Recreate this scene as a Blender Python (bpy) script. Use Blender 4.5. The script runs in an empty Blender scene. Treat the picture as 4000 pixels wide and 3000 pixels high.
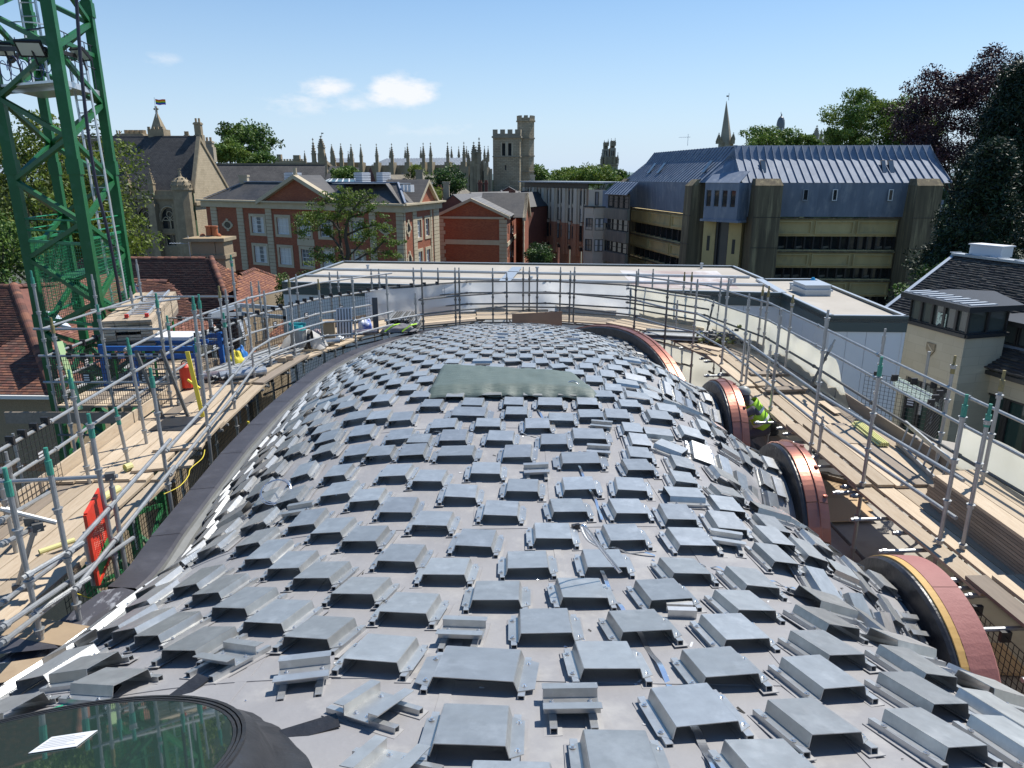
import bpy, bmesh, math, random
import numpy as np
from mathutils import Vector, Matrix, noise as mnoise
S = bpy.context.scene
R = math.radians
rnd = random.Random(7)
# ---------------------------------------------------------------- camera
PITCH = R(16.3); FPX = 2774.0
cam_d = bpy.data.cameras.new('camera')
cam_d.sensor_width = 36.0
cam_d.lens = 36.0*FPX/4000.0
cam_d.clip_start = 0.05; cam_d.clip_end = 6000
cam = bpy.data.objects.new('camera', cam_d)
S.collection.objects.link(cam)
cam.location = (0, 0, 0)
cam.rotation_euler = (R(90)-PITCH, 0, 0)
S.camera = cam
# ---------------------------------------------------------------- sun + sky
SUN_EL = R(57); SUN_AZ = R(52)          # azimuth measured from +Y (view direction) towards +X
sun_dir = Vector((math.cos(SUN_EL)*math.sin(SUN_AZ), math.cos(SUN_EL)*math.cos(SUN_AZ), math.sin(SUN_EL)))
sl = bpy.data.lights.new('sun', 'SUN'); sl.energy = 4.4; sl.angle = R(0.53); sl.color = (1.0, 0.955, 0.88)
so = bpy.data.objects.new('sun', sl); S.collection.objects.link(so)
so.rotation_euler = sun_dir.to_track_quat('Z', 'Y').to_euler()
so.location = (30, 20, 60)
W = bpy.data.worlds.new('World'); S.world = W; W.use_nodes = True
wn = W.node_tree.nodes; wl = W.node_tree.links; wn.clear()
wo = wn.new('ShaderNodeOutputWorld'); bg = wn.new('ShaderNodeBackground')
sky = wn.new('ShaderNodeTexSky'); sky.sky_type = 'NISHITA'; sky.sun_disc = False
sky.sun_elevation = SUN_EL; sky.sun_rotation = SUN_AZ; sky.altitude = 60; sky.air_density = 1.0; sky.dust_density = 0.15; sky.ozone_density = 2.2
bg.inputs['Strength'].default_value = 0.085
wl.new(bg.outputs[0], wo.inputs[0])
S.view_settings.view_transform = 'Standard'; S.view_settings.look = 'None'
S.view_settings.exposure = 0.5; S.view_settings.gamma = 1.0; S.view_settings.use_curve_mapping = False
# thin summer clouds low over the skyline (directional noise on the sky)
def build_sky():
 tc = wn.new('ShaderNodeTexCoord')
 sep = wn.new('ShaderNodeSeparateXYZ'); wl.new(tc.outputs['Generated'], sep.inputs[0])
 mp = wn.new('ShaderNodeMapping'); mp.inputs['Scale'].default_value = (1, 1, 2.3); wl.new(tc.outputs['Generated'], mp.inputs[0])
 n1 = wn.new('ShaderNodeTexNoise'); n1.inputs['Scale'].default_value = 5.5; n1.inputs['Detail'].default_value = 9; n1.inputs['Roughness'].default_value = 0.6
 n1.noise_dimensions = '4D'; n1.inputs['W'].default_value = 3.1
 wl.new(mp.outputs[0], n1.inputs['Vector'])
 n2 = wn.new('ShaderNodeTexNoise'); n2.inputs['Scale'].default_value = 26; n2.inputs['Detail'].default_value = 8; n2.inputs['Roughness'].default_value = 0.62
 wl.new(mp.outputs[0], n2.inputs['Vector'])
 def M(op, a, b=None, c=None, clamp=False):
  m = wn.new('ShaderNodeMath'); m.operation = op; m.use_clamp = clamp
  for i, v in enumerate((a, b, c)):
   if v is None: continue
   if isinstance(v, (int, float)): m.inputs[i].default_value = v
   else: wl.new(v, m.inputs[i])
  return m.outputs[0]
 az = M('ARCTAN2', sep.outputs[0], sep.outputs[1])
 el = M('ARCSINE', sep.outputs[2])
 total = None
 # cumulus: (azimuth, elevation, half width, half height, strength), all in radians
 for (a, e, wa, he, s) in [(-0.142,0.106,0.060,0.028,1.0),(-0.16,0.098,0.05,0.018,.8),(-0.240,0.108,0.050,0.020,0.75),(-0.27,0.088,0.075,0.018,.5),(-0.20,0.094,0.07,0.022,.5),(-0.43,0.132,0.035,0.010,.4),(-0.10,0.06,0.16,0.012,.28),
                              (-0.275,0.078,0.06,0.010,.3),(0.055,0.072,0.03,0.012,.25),(-0.60,0.13,0.16,0.04,.3),(0.62,0.24,0.3,0.08,.14),(1.3,0.16,0.3,0.05,.5),(-1.5,0.15,0.3,0.05,.6),(2.4,0.17,0.5,0.06,.6),(-2.5,0.15,0.4,0.05,.6)]:
  dx = M('DIVIDE', M('SUBTRACT', az, a), wa); dy = M('DIVIDE', M('SUBTRACT', el, e), he)
  r2 = M('ADD', M('MULTIPLY', dx, dx), M('MULTIPLY', dy, dy))
  m = M('MULTIPLY', M('SUBTRACT', 1.0, r2, clamp=True), s)
  total = m if total is None else M('MAXIMUM', total, m)
 nn = M('ADD', M('MULTIPLY', M('SUBTRACT', n2.outputs['Fac'], 0.5), 3.0), M('MULTIPLY', M('SUBTRACT', n1.outputs['Fac'], 0.5), 1.5))
 cov = M('MULTIPLY', M('ADD', M('MULTIPLY', nn, 0.55), M('SUBTRACT', total, 0.25)), 1.7, clamp=True)
 cov = M('MULTIPLY', cov, M('MULTIPLY', total, 1.6, clamp=True), clamp=True)
 cov = M('MULTIPLY', cov, 0.80)
 # pale summer haze towards the horizon, all the way round
 hz = M('POWER', M('SUBTRACT', 1.0, M('MULTIPLY', M('ABSOLUTE', sep.outputs[2]), 1.55), clamp=True), 2.6)
 hs = wn.new('ShaderNodeHueSaturation'); hs.inputs['Saturation'].default_value = 1.3; hs.inputs['Value'].default_value = 1.12; wl.new(sky.outputs[0], hs.inputs['Color'])
 hm = wn.new('ShaderNodeMixRGB'); wl.new(M('MULTIPLY', hz, 0.93), hm.inputs['Fac']); wl.new(hs.outputs[0], hm.inputs[1]); hm.inputs[2].default_value = (4.9, 6.2, 8.0, 1)
 mix = wn.new('ShaderNodeMixRGB'); wl.new(cov, mix.inputs['Fac']); wl.new(hm.outputs[0], mix.inputs[1])
 mix.inputs[2].default_value = (8.6, 8.5, 8.6, 1)
 wl.new(mix.outputs[0], bg.inputs['Color'])
build_sky()
# ---------------------------------------------------------------- measuring helpers (survey of the place)
_c, _s = math.cos(PITCH), math.sin(PITCH)
def ray(px, py):
 u = (px-2000)/FPX; v = (py-1500)/FPX
 return Vector((u, _c-v*_s, -(_s+v*_c)))
def PY(px, py, Y):
 r = ray(px, py); return r*(Y/r.y)
def PZ(px, py, z):
 r = ray(px, py); return r*(z/r.z)
GZ = -15.0      # street level
# ---------------------------------------------------------------- materials
MATS = {}
def mat(name, col, rough=0.7, metal=0.0, col2=None, scale=8.0, detail=5, bump=0.0, bscale=40.0, rand=0.0, spec=0.5,
  stretch=None, contrast=1.0, col3=None, scale3=1.0, f3=0.5, emit=None, trans=0.0, coord='Object', alpha=None):
 if name in MATS: return MATS[name]
 m = bpy.data.materials.new(name); m.use_nodes = True; MATS[name] = m
 nt = m.node_tree; N = nt.nodes; L = nt.links
 b = N['Principled BSDF']
 b.inputs['Roughness'].default_value = rough; b.inputs['Metallic'].default_value = metal
 b.inputs['Specular IOR Level'].default_value = spec
 if trans: b.inputs['Transmission Weight'].default_value = trans
 if alpha is not None: b.inputs['Alpha'].default_value = alpha
 tc = N.new('ShaderNodeTexCoord'); vec = tc.outputs[coord]
 if stretch:
  mp = N.new('ShaderNodeMapping'); mp.inputs['Scale'].default_value = stretch; L.new(vec, mp.inputs[0]); vec = mp.outputs[0]
 if rand:
  oi = N.new('ShaderNodeObjectInfo')
  ad = N.new('ShaderNodeVectorMath'); ad.operation = 'MULTIPLY_ADD'
  L.new(oi.outputs['Random'], ad.inputs[0]); ad.inputs[1].default_value = (37, 91, 53); L.new(vec, ad.inputs[2]); vec = ad.outputs[0]
 out = None
 if col2:
  n = N.new('ShaderNodeTexNoise'); n.inputs['Scale'].default_value = scale; n.inputs['Detail'].default_value = detail; n.inputs['Roughness'].default_value = 0.6
  L.new(vec, n.inputs['Vector'])
  mr = N.new('ShaderNodeMapRange'); mr.inputs[1].default_value = 0.5-0.22/contrast; mr.inputs[2].default_value = 0.5+0.22/contrast
  L.new(n.outputs['Fac'], mr.inputs[0])
  mx = N.new('ShaderNodeMixRGB'); L.new(mr.outputs[0], mx.inputs[0]); mx.inputs[1].default_value = (*col, 1); mx.inputs[2].default_value = (*col2, 1)
  out = mx.outputs[0]
  if col3:
   n3 = N.new('ShaderNodeTexNoise'); n3.inputs['Scale'].default_value = scale3; n3.inputs['Detail'].default_value = 6; n3.inputs['Roughness'].default_value = 0.65
   L.new(vec, n3.inputs['Vector'])
   m3 = N.new('ShaderNodeMapRange'); m3.inputs[1].default_value = 0.52; m3.inputs[2].default_value = 0.68; m3.inputs[4].default_value = f3
   L.new(n3.outputs['Fac'], m3.inputs[0])
   x3 = N.new('ShaderNodeMixRGB'); L.new(m3.outputs[0], x3.inputs[0]); L.new(out, x3.inputs[1]); x3.inputs[2].default_value = (*col3, 1); out = x3.outputs[0]
 if rand:
  hs = N.new('ShaderNodeHueSaturation')
  if out: L.new(out, hs.inputs['Color'])
  else: hs.inputs['Color'].default_value = (*col, 1)
  r2 = N.new('ShaderNodeMapRange'); r2.inputs[3].default_value = 1-rand; r2.inputs[4].default_value = 1+rand
  L.new(oi.outputs['Random'], r2.inputs[0]); L.new(r2.outputs[0], hs.inputs['Value']); out = hs.outputs[0]
 if out: L.new(out, b.inputs['Base Color'])
 else: b.inputs['Base Color'].default_value = (*col, 1)
 if bump:
  n = N.new('ShaderNodeTexNoise'); n.inputs['Scale'].default_value = bscale; n.inputs['Detail'].default_value = 4
  L.new(vec, n.inputs['Vector'])
  bp = N.new('ShaderNodeBump'); bp.inputs['Strength'].default_value = bump; bp.inputs['Distance'].default_value = 0.02
  L.new(n.outputs['Fac'], bp.inputs['Height']); L.new(bp.outputs[0], b.inputs['Normal'])
 if emit:
  b.inputs['Emission Color'].default_value = (*emit[0], 1); b.inputs['Emission Strength'].default_value = emit[1]
 return m
# ---------------------------------------------------------------- object helpers
def tag(o, label=None, cat=None, group=None, kind=None):
 if label: o['label'] = label
 if cat: o['category'] = cat
 if group: o['group'] = group
 if kind: o['kind'] = kind
 return o
def empty(name, loc=(0,0,0), label=None, cat=None, group=None, rz=0.0, parent=None):
 o = bpy.data.objects.new(name, None); S.collection.objects.link(o); o.location = loc; o.rotation_euler = (0,0,rz)
 o.empty_display_size = 0.3
 if parent: o.parent = parent
 return tag(o, label, cat, group)
class MB:
 """collects boxes, bars, tubes and faces; build() links them as one mesh object"""
 def __init__(s): s.v = []; s.f = []; s.mi = []; s.cur = 0
 def add(s, vs, fs):
  n = len(s.v); s.v += [tuple(v) for v in vs]; s.f += [tuple(n+i for i in f) for f in fs]; s.mi += [s.cur]*len(fs); return s
 def box(s, x0, x1, y0, y1, z0, z1, M=None):
  vs = [Vector(p) for p in ((x0,y0,z0),(x1,y0,z0),(x1,y1,z0),(x0,y1,z0),(x0,y0,z1),(x1,y0,z1),(x1,y1,z1),(x0,y1,z1))]
  if M is not None: vs = [M@v for v in vs]
  return s.add(vs, [(0,3,2,1),(4,5,6,7),(0,1,5,4),(1,2,6,5),(2,3,7,6),(3,0,4,7)])
 def prism(s, poly, z0, z1, M=None, cap=True):
  n = len(poly); vs = [Vector((p[0],p[1],z0)) for p in poly]+[Vector((p[0],p[1],z1)) for p in poly]
  if M is not None: vs = [M@v for v in vs]
  fs = [(i,(i+1)%n,n+(i+1)%n,n+i) for i in range(n)]
  if cap: fs += [tuple(range(n-1,-1,-1)), tuple(range(n,2*n))]
  return s.add(vs, fs)
 def bar(s, a, b, w, h=None, up=Vector((0,0,1))):
  """rectangular bar from a to b"""
  a = Vector(a); b = Vector(b); h = w if h is None else h
  d = (b-a); L = d.length
  if L < 1e-6: return s
  d.normalize(); u = up if abs(d.dot(up)) < 0.98 else Vector((0,1,0))
  x = d.cross(u).normalized(); z = x.cross(d)
  vs = []
  for p in (a, b):
   for (i,j) in ((-1,-1),(1,-1),(1,1),(-1,1)): vs.append(p+x*(i*w/2)+z*(j*h/2))
  return s.add(vs, [(0,3,2,1)[::-1],(4,5,6,7)[::-1],(0,1,5,4),(1,2,6,5),(2,3,7,6),(3,0,4,7)])
 def tube(s, pts, r, n=8, cap=True, r2=None):
  pts = [Vector(p) for p in pts]; base = len(s.v); m = len(pts)
  prev = None; vs = []
  for i, p in enumerate(pts):
   d = (pts[min(i+1,m-1)]-pts[max(i-1,0)]).normalized()
   if prev is None:
    u = Vector((0,0,1)) if abs(d.z) < 0.95 else Vector((1,0,0)); x = d.cross(u).normalized()
   else:
    x = (prev - d*prev.dot(d)).normalized()
   prev = x; y = d.cross(x)
   rr = r if r2 is None else r+(r2-r)*i/(m-1)
   for k in range(n):
    a = 2*math.pi*k/n; vs.append(p+x*(rr*math.cos(a))+y*(rr*math.sin(a)))
  fs = []
  for i in range(m-1):
   for k in range(n):
    fs.append((i*n+k, i*n+(k+1)%n, (i+1)*n+(k+1)%n, (i+1)*n+k))
  if cap: fs += [tuple(range(n-1,-1,-1)), tuple((m-1)*n+k for k in range(n))]
  return s.add(vs, fs)
 def grid(s, P):
  """P[i][j] points"""
  ni = len(P); nj = len(P[0]); vs = [p for r_ in P for p in r_]
  return s.add(vs, [(i*nj+j, i*nj+j+1, (i+1)*nj+j+1, (i+1)*nj+j) for i in range(ni-1) for j in range(nj-1)])
 def mesh(s, name, mats, smooth=False):
  me = bpy.data.meshes.new(name); me.from_pydata(s.v, [], s.f)
  if not isinstance(mats, (list, tuple)): mats = [mats]
  for m in mats: me.materials.append(m)
  if len(mats) > 1: me.polygons.foreach_set('material_index', s.mi)
  if smooth: me.polygons.foreach_set('use_smooth', [True]*len(s.f))
  me.update(); return me
 def build(s, name, mats, parent=None, loc=None, smooth=False, kind=None):
  return link(name, s.mesh(name, mats, smooth), parent, loc, kind=kind)
def link(name, me, parent=None, loc=None, M=None, kind=None):
 o = bpy.data.objects.new(name, me); S.collection.objects.link(o)
 if parent is not None: o.parent = parent
 if loc is not None: o.location = loc
 if M is not None: o.matrix_basis = M
 if kind: o['kind'] = kind
 return o
def frame(o, x, y, z):
 return Matrix(((x[0],y[0],z[0],o[0]),(x[1],y[1],z[1],o[1]),(x[2],y[2],z[2],o[2]),(0,0,0,1)))
def fast_mesh(name, V, Fq, mats, smooth=False):
 """V (n,3) array, Fq (m,k) array of equal-sized faces"""
 me = bpy.data.meshes.new(name); V = np.asarray(V, dtype=np.float32); Fq = np.asarray(Fq, dtype=np.int32)
 k = Fq.shape[1]; me.vertices.add(len(V)); me.vertices.foreach_set('co', V.ravel())
 me.loops.add(Fq.size); me.loops.foreach_set('vertex_index', Fq.ravel())
 me.polygons.add(len(Fq)); me.polygons.foreach_set('loop_start', np.arange(0, Fq.size, k, dtype=np.int32))
 me.polygons.foreach_set('loop_total', np.full(len(Fq), k, dtype=np.int32))
 if not isinstance(mats, (list, tuple)): mats = [mats]
 for m in mats: me.materials.append(m)
 if smooth: me.polygons.foreach_set('use_smooth', np.ones(len(Fq), dtype=bool))
 me.update(calc_edges=True); me.validate(); return me
def interp(x, T):
 if x <= T[0][0]: return T[0][1]
 for (a, b), (c, d) in zip(T, T[1:]):
  if x <= c: return b+(d-b)*(x-a)/(c-a)
 return T[-1][1]
def smooth_interp(T):
 xs = [t[0] for t in T]; ys = [t[1] for t in T]; n = len(xs); m = []
 for i in range(n):
  a = max(i-1,0); b = min(i+1,n-1); m.append((ys[b]-ys[a])/(xs[b]-xs[a]))
 def f(x):
  if x <= xs[0]: return ys[0]+m[0]*(x-xs[0])
  if x >= xs[-1]: return ys[-1]+m[-1]*(x-xs[-1])
  for i in range(n-1):
   if x <= xs[i+1]:
    h = xs[i+1]-xs[i]; t = (x-xs[i])/h
    return (2*t**3-3*t*t+1)*ys[i]+(t**3-2*t*t+t)*h*m[i]+(-2*t**3+3*t*t)*ys[i+1]+(t**3-t*t)*h*m[i+1]
 return f
# ================================================================ the curved roof under construction
zr = smooth_interp([(-1,-1.45),(1,-1.88),(2.5,-2.34),(4,-2.70),(5.2,-2.90),(7.5,-3.02),(10,-3.05),(12.8,-3.15),(15.6,-3.46),(17.5,-3.66),(18.5,-3.80),(19.6,-4.05),(20.4,-4.45)])
xLf = smooth_interp([(-1,5.2),(2,5.0),(4,4.5),(5.5,4.1),(6.6,3.78),(7.8,3.88),(9.3,4.0),(10.7,4.1),(12.9,4.12),(15.3,3.95),(17.0,3.5),(18.2,2.9),(19.1,2.2),(20.0,1.2),(20.4,0.5)])
xRf = smooth_interp([(-1,4.3),(3,3.95),(5,3.70),(6,3.62),(9,3.62),(12.4,3.60),(14.5,3.45),(15.8,3.15),(17.2,2.6),(18.4,1.9),(19.4,1.2),(20.4,0.4)])
LOBES = [(2.9,1.1),(5.85,1.0),(8.95,1.1),(12.1,1.15)]
def arch_z(y):
 """top of the scalloped parapet along the right-hand edge"""
 best = -4.62
 for c, h in LOBES:
  d = abs(y-c)
  if d < h: best = max(best, -3.52-(h-math.sqrt(max(0,h*h-d*d))))
 # long last bay that bends round the far end
 d = abs(y-17.0);
 if d < 3.0: best = max(best, -3.62-(4.6-math.sqrt(4.6*4.6-d*d)))
 return best
zeL = smooth_interp([(-1,-4.4),(3,-4.5),(5.5,-4.4),(7,-4.27),(16,-4.25),(20.4,-4.45)])
def zeR(y): return arch_z(y)-0.26
def roof_z(x, y):
 z0 = zr(y)
 if x < 0:
  s = min(1.0, -x/xLf(y)); p = 3.5
  return z0+(zeL(y)-z0)*s**p
 s = min(1.0, x/xRf(y))
 # ordinary shoulder (deep valley) blended with the lobes that rise to each arch
 deep = z0+(-4.95-z0)*s**3.0
 lob = z0+(zeR(y)-z0)*s**1.9
 t = max(0.0, min(1.0, (s-0.78)/0.2)); t = t*t*(3-2*t)
 zz = z0+(max(zeR(y),-4.9)-0.35-z0)*s**5.0
 lob = z0+(zeR(y)-z0)*s**2.6
 return zz*(1-t)+lob*t
def roof_frame(x, y, yaw=0.0):
 e = 0.05
 p = Vector((x, y, roof_z(x, y)))
 tx = Vector((2*e, 0, roof_z(x+e, y)-roof_z(x-e, y))).normalized()
 ty = Vector((0, 2*e, roof_z(x, y+e)-roof_z(x, y-e))).normalized()
 n = tx.cross(ty).normalized()
 yy = (ty*math.cos(yaw)-tx*math.sin(yaw)); yy = (yy-n*yy.dot(n)).normalized(); xx = yy.cross(n)
 return p, xx, yy, n
def roof_hit(px, py, h=0.1):
 r = ray(px, py); t = 1.5; dt = 0.05
 while t < 30:
  p = r*t
  if abs(p.x) < 5.5 and p.z < roof_z(p.x, p.y)+h:
   lo, hi = t-dt, t
   for _ in range(12):
    m = (lo+hi)/2; q = r*m
    if q.z < roof_z(q.x, q.y)+h: hi = m
    else: lo = m
   return r*hi
  t += dt
 return None
m_mem = mat('roof_membrane', (0.245,0.24,0.245), rough=0.6, col2=(0.30,0.293,0.29), scale=1.3, detail=9, bump=0.7, bscale=5, col3=(0.37,0.36,0.345), scale3=2.2, f3=0.8)
m_galv = mat('galvanised_steel', (0.42,0.42,0.405), rough=0.36, metal=0.72, col2=(0.53,0.53,0.51), scale=11, detail=8, rand=0.16, bump=0.10, bscale=9, col3=(0.70,0.69,0.66), scale3=5, f3=0.5)
m_rail = mat('aluminium_rail', (0.55,0.56,0.56), rough=0.4, metal=0.7, col2=(0.45,0.46,0.46), scale=20)
m_screw = mat('steel_screw', (0.75,0.75,0.75), rough=0.25, metal=0.9)
m_black = mat('black_epdm', (0.014,0.014,0.016), rough=0.38, col2=(0.035,0.035,0.038), scale=5, bump=0.6, bscale=9)
roof = empty('curved_roof', (0,10,-5), 'long humped roof under construction covered in grey membrane and rows of galvanised metal brackets', 'roof')
inv = Matrix.Translation((0,-10,5))
def rp(o):            # parent to the roof keeping world coordinates
 o.parent = roof; o.matrix_parent_inverse = inv; return o
ys = list(np.linspace(-0.5, 20.4, 230)); us = list(np.linspace(-1, 1, 90))
mb = MB()
mb.grid([[Vector(((u*(xLf(y) if u < 0 else xRf(y))), y, roof_z(u*(xLf(y) if u < 0 else xRf(y)), y))) for u in us] for y in ys])
rp(mb.build('roof_membrane', m_mem, smooth=True))
# welded lap seams of the membrane sheets: thin raised strips
k = 0
for x0, a, b in [(-2.6,3.6,19),(-1.45,2.6,19.2),(-0.35,1.6,19.5),(0.42,1.2,19.6),(1.55,1.2,19),(2.5,2.4,15)]:
 yy = np.arange(a, b, 0.15); wob = rnd.uniform(0,6)
 P = []
 for y in yy:
  x = x0*(1-0.012*y)+0.03*math.sin(y*0.9+wob)
  P.append([Vector((x+d, y, roof_z(x+d, y)+h)) for d, h in ((-0.03,0.001),(-0.029,0.004),(0.03,0.004),(0.032,0.001))])
 mb = MB(); mb.grid([list(r) for r in P]); rp(mb.build('membrane_seam', m_mem))
for y0 in (3.1, 5.6, 8.4, 11.6, 14.5):
 xs = np.arange(-3.0, 2.9, 0.15); P = []
 for x in xs:
  y = y0+0.04*math.sin(x*1.3+y0)
  P.append([Vector((x, y+d, roof_z(x, y+d)+h)) for d, h in ((-0.03,0.001),(-0.028,0.005),(0.03,0.005),(0.032,0.001))])
 mb = MB(); mb.grid(P); rp(mb.build('membrane_seam', m_mem))
# ---- bracket meshes
def hat_mesh(w=0.30, L=0.34, h=0.050, fl=0.062, rail=0.032, t=0.0035):
 mb = MB(); a = w/2
 z0 = rail+0.002; z1 = z0+h
 def sheet(p, q, y0=0, y1=0, cham=0.0):
  # solid strip of metal between profile points p->q (x,z)
  p = Vector((p[0],0,p[1])); q = Vector((q[0],0,q[1])); d = (q-p).normalized(); n = Vector((-d.z,0,d.x))*t
  c = cham
  vs = []
  for off in (Vector((0,0,0)), n):
   vs += [p+off+Vector((0,-L/2,0)), q+off+Vector((0,-L/2+c,0)), q+off+Vector((0,L/2-c,0)), p+off+Vector((0,L/2,0))]
  mb.add(vs, [(0,1,2,3),(7,6,5,4),(0,4,5,1),(1,5,6,2),(2,6,7,3),(3,7,4,0)])
 sheet((-a, z1), (a, z1))
 sheet((a, z1), (a+0.016, z0)); sheet((a+0.016, z0), (a+0.016+fl, z0), cham=0.035)
 sheet((-a-0.016, z0), (-a, z1)); sheet((-a-0.016, z0), (-a-0.016-fl, z0), cham=0.035)
 return mb
def rail_mesh(L=0.40, w=0.034, h=0.032, t=0.0035):
 mb = MB()
 mb.box(-w/2, w/2, -L/2, L/2, 0.0, t); mb.box(-w/2, w/2, -L/2, L/2, h-t, h)
 mb.box(-w/2, -w/2+t, -L/2, L/2, t, h-t); mb.box(w/2-t, w/2, -L/2, L/2, t, h-t)
 mb.cur = 1; mb.box(-w/2+t+0.001, w/2-t-0.001, L/2-0.03, L/2-0.02, t+0.001, h-t-0.001)
 return mb
def screw_mesh():
 mb = MB(); n = 10
 mb.prism([(0.0135*math.cos(2*math.pi*i/n), 0.0135*math.sin(2*math.pi*i/n)) for i in range(n)], 0, 0.003)
 mb.prism([(0.0075*math.cos(2*math.pi*i/6), 0.0075*math.sin(2*math.pi*i/6)) for i in range(6)], 0.003, 0.011)
 return mb
def pad_mesh(L=0.44, w=0.085):
 mb = MB(); mb.prism([(-w/2,-L/2),(w/2,-L/2+0.01),(w/2+0.004,L/2),(-w/2+0.006,L/2-0.012)], 0.001, 0.005); return mb
me_hat = hat_mesh().mesh('bracket', m_galv)
me_rail = rail_mesh().mesh('rail', [m_rail, m_black]); me_screw = screw_mesh().mesh('screw', m_screw); me_pad = pad_mesh().mesh('pad', m_mem)
def zbr_mesh(L=0.26):
 mb = MB(); t = 0.0035; z0 = 0.034; h = 0.050; a = 0.07
 mb.box(-L/2, L/2, -a, a, z0, z0+t)
 mb.box(-L/2, L/2, -a-t, -a, z0, z0+h); mb.box(-L/2, L/2, a, a+t, z0, z0+h)
 mb.box(-L/2-0.004, L/2+0.004, -a-t-0.055, -a-t, z0+h-t, z0+h); mb.box(-L/2-0.004, L/2+0.004, a+t, a+t+0.055, z0+h-t, z0+h)
 return mb
me_zbr = zbr_mesh().mesh('open_bracket', m_galv)
def low_hat(mb, M, sx):
 """whole bracket with its rails, light geometry, for the far ones"""
 a = 0.15*sx; L = 0.185; z0 = 0.034; z1 = 0.078; f = a+0.078; t = 0.006
 pr = [(-f,z0),(-a-0.016,z0),(-a,z1),(a,z1),(a+0.016,z0),(f,z0)]
 lo = [(-f,z0-t),(-a-0.016+t,z0-t),(-a+t,z1-t),(a-t,z1-t),(a+0.016-t,z0-t),(f,z0-t)]
 vs = [M@Vector((p[0],y,p[1])) for y in (-L,L) for p in pr]+[M@Vector((p[0],y,p[1])) for y in (-L,L) for p in lo]
 fs = [(i,i+1,6+i+1,6+i) for i in range(5)]+[(12+i+1,12+i,18+i,18+i+1) for i in range(5)]+[(i,12+i,12+i+1,i+1) for i in range(5)]+[(6+i+1,18+i+1,18+i,6+i) for i in range(5)]
 mb.add(vs, fs)
 for sgn in (-1,1):
  c = sgn*(a+0.04); mb.box(c-0.017, c+0.017, -0.22, 0.22, 0.002, 0.034, M)
# ---- surveyed positions of the nearer brackets: crop origin, then (x, y, plate width[, kind])
SV = [(1000,2200,[(480,60,270),(760,175,300),(1110,300,330),(1735,210,320),(460,480,330),(900,630,380),(1600,740,560),(1560,1190,490),(1485,480,200,'z0'),(340,775,200,'z-22'),(850,1010,200,'z-70'),(930,1450,220,'z-80')]),
 (2000,2200,[(500,190,310),(1090,200,290),(1240,30,260),(240,430,350),(920,430,345),(1720,110,240),(1670,280,275),(1600,470,315),(680,680,390),(1500,730,375),(1310,1040,440),(780,1390,470),(430,1000,200,'z0')]),
 (2800,2200,[(780,260,240,'r'),(740,150,180),(780,400,245),(790,590,280),(760,800,325),(700,1130,375),(1200,430,190),(1330,560,230,'r'),(1430,720,215),(1480,920,240),(1570,1210,300),(420,1460,470),(2060,1070,280),(2190,1280,280),(1980,890,260,'r'),(1090,250,160),(1780,740,150)]),
 (0,2200,[(2080,60,260),(1770,260,270),(2010,360,300),(1600,160,220),(1450,100,200),(1220,450,215),(1440,560,280),(1050,420,150),(930,400,120),(620,735,240,'r'),(790,840,260,'r'),(330,830,240,'r'),(150,760,200,'r'),(60,1040,240,'r'),(930,870,200,'z20'),(200,1060,240,'z20'),(1650,660,200,'z12'),(120,1180,240,'r')]),
 (600,1600,[(1480,40,170),(1630,40,150),(1790,50,150),(1270,190,150),(1395,150,140),(1510,150,150),(1640,160,160),(1780,180,170),(1250,280,140),(1370,280,150),(1480,290,160),(1640,300,170),
   (1095,430,130),(1200,440,130),(1340,440,150),(1520,430,175),(1750,440,190),(1010,610,150),(1150,580,180),(1350,570,200),(1550,620,200),(1770,690,220),(1040,720,140,'z0'),(1120,780,190),(1300,840,220),(1530,900,240),
   (780,780,180),(760,920,180),(840,1010,200),(1010,1090,230),(1790,1040,260)]),
 (1600,1600,[(90,60,170),(250,100,170),(430,15,230),(565,95,170),(770,10,150),(920,100,170),(1090,55,170),(1300,30,160),(1490,30,160,'b'),(70,210,150),(320,185,180),(655,190,180),(1040,215,180),(1290,175,220),(1600,130,130),(1650,215,130),(1650,310,150),
   (30,290,170),(340,300,240),(780,300,190),(1230,350,260),(1640,400,180),(915,430,150,'z0'),(1380,110,120,'z10'),(1360,290,130,'z8'),(150,480,200),(550,425,200),(1220,535,215),(1590,540,200,'b'),(370,590,215),(815,550,215),
   (170,790,240),(660,715,235),(1140,695,230),(1570,700,220),(480,930,250),(1030,880,250),(1540,890,240),(1400,1080,270),(850,1090,280),(270,1140,290)]),
 (2400,1600,[(310,160,130,'r'),(480,180,130),(400,265,150,'r2'),(610,300,140),(480,380,140),(490,490,150),(500,600,200,'r'),(450,740,200),(550,920,260),(780,470,170),(800,590,170),(800,680,180),(800,800,200),(810,930,150,'z12'),(1120,640,120),(1110,720,150,'r'),(1120,820,150),(1140,910,170),(1150,1040,180),(1090,1090,200),(1440,930,150)])]
SKYL = (-2.02, 1.94)      # skylight centre
placed = []
for ox, oy, L_ in SV:
 for it in L_:
  px = ox+it[0]*0.5425; py = oy+it[1]*0.5425; kd = it[3] if len(it) > 3 else ''
  h = roof_hit(px, py, 0.078 if not kd.startswith('z') else 0.06)
  if h is None: continue
  dep = h.y*_c-h.z*_s
  w = it[2]*0.5425*dep/FPX
  w = max(0.20, min(0.42, w))
  if any(math.hypot(h.x-q[0], h.y-q[1]) < 0.30 for q in placed): continue
  placed.append((h.x, h.y, w, kd))
n_survey = len(placed)
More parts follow.
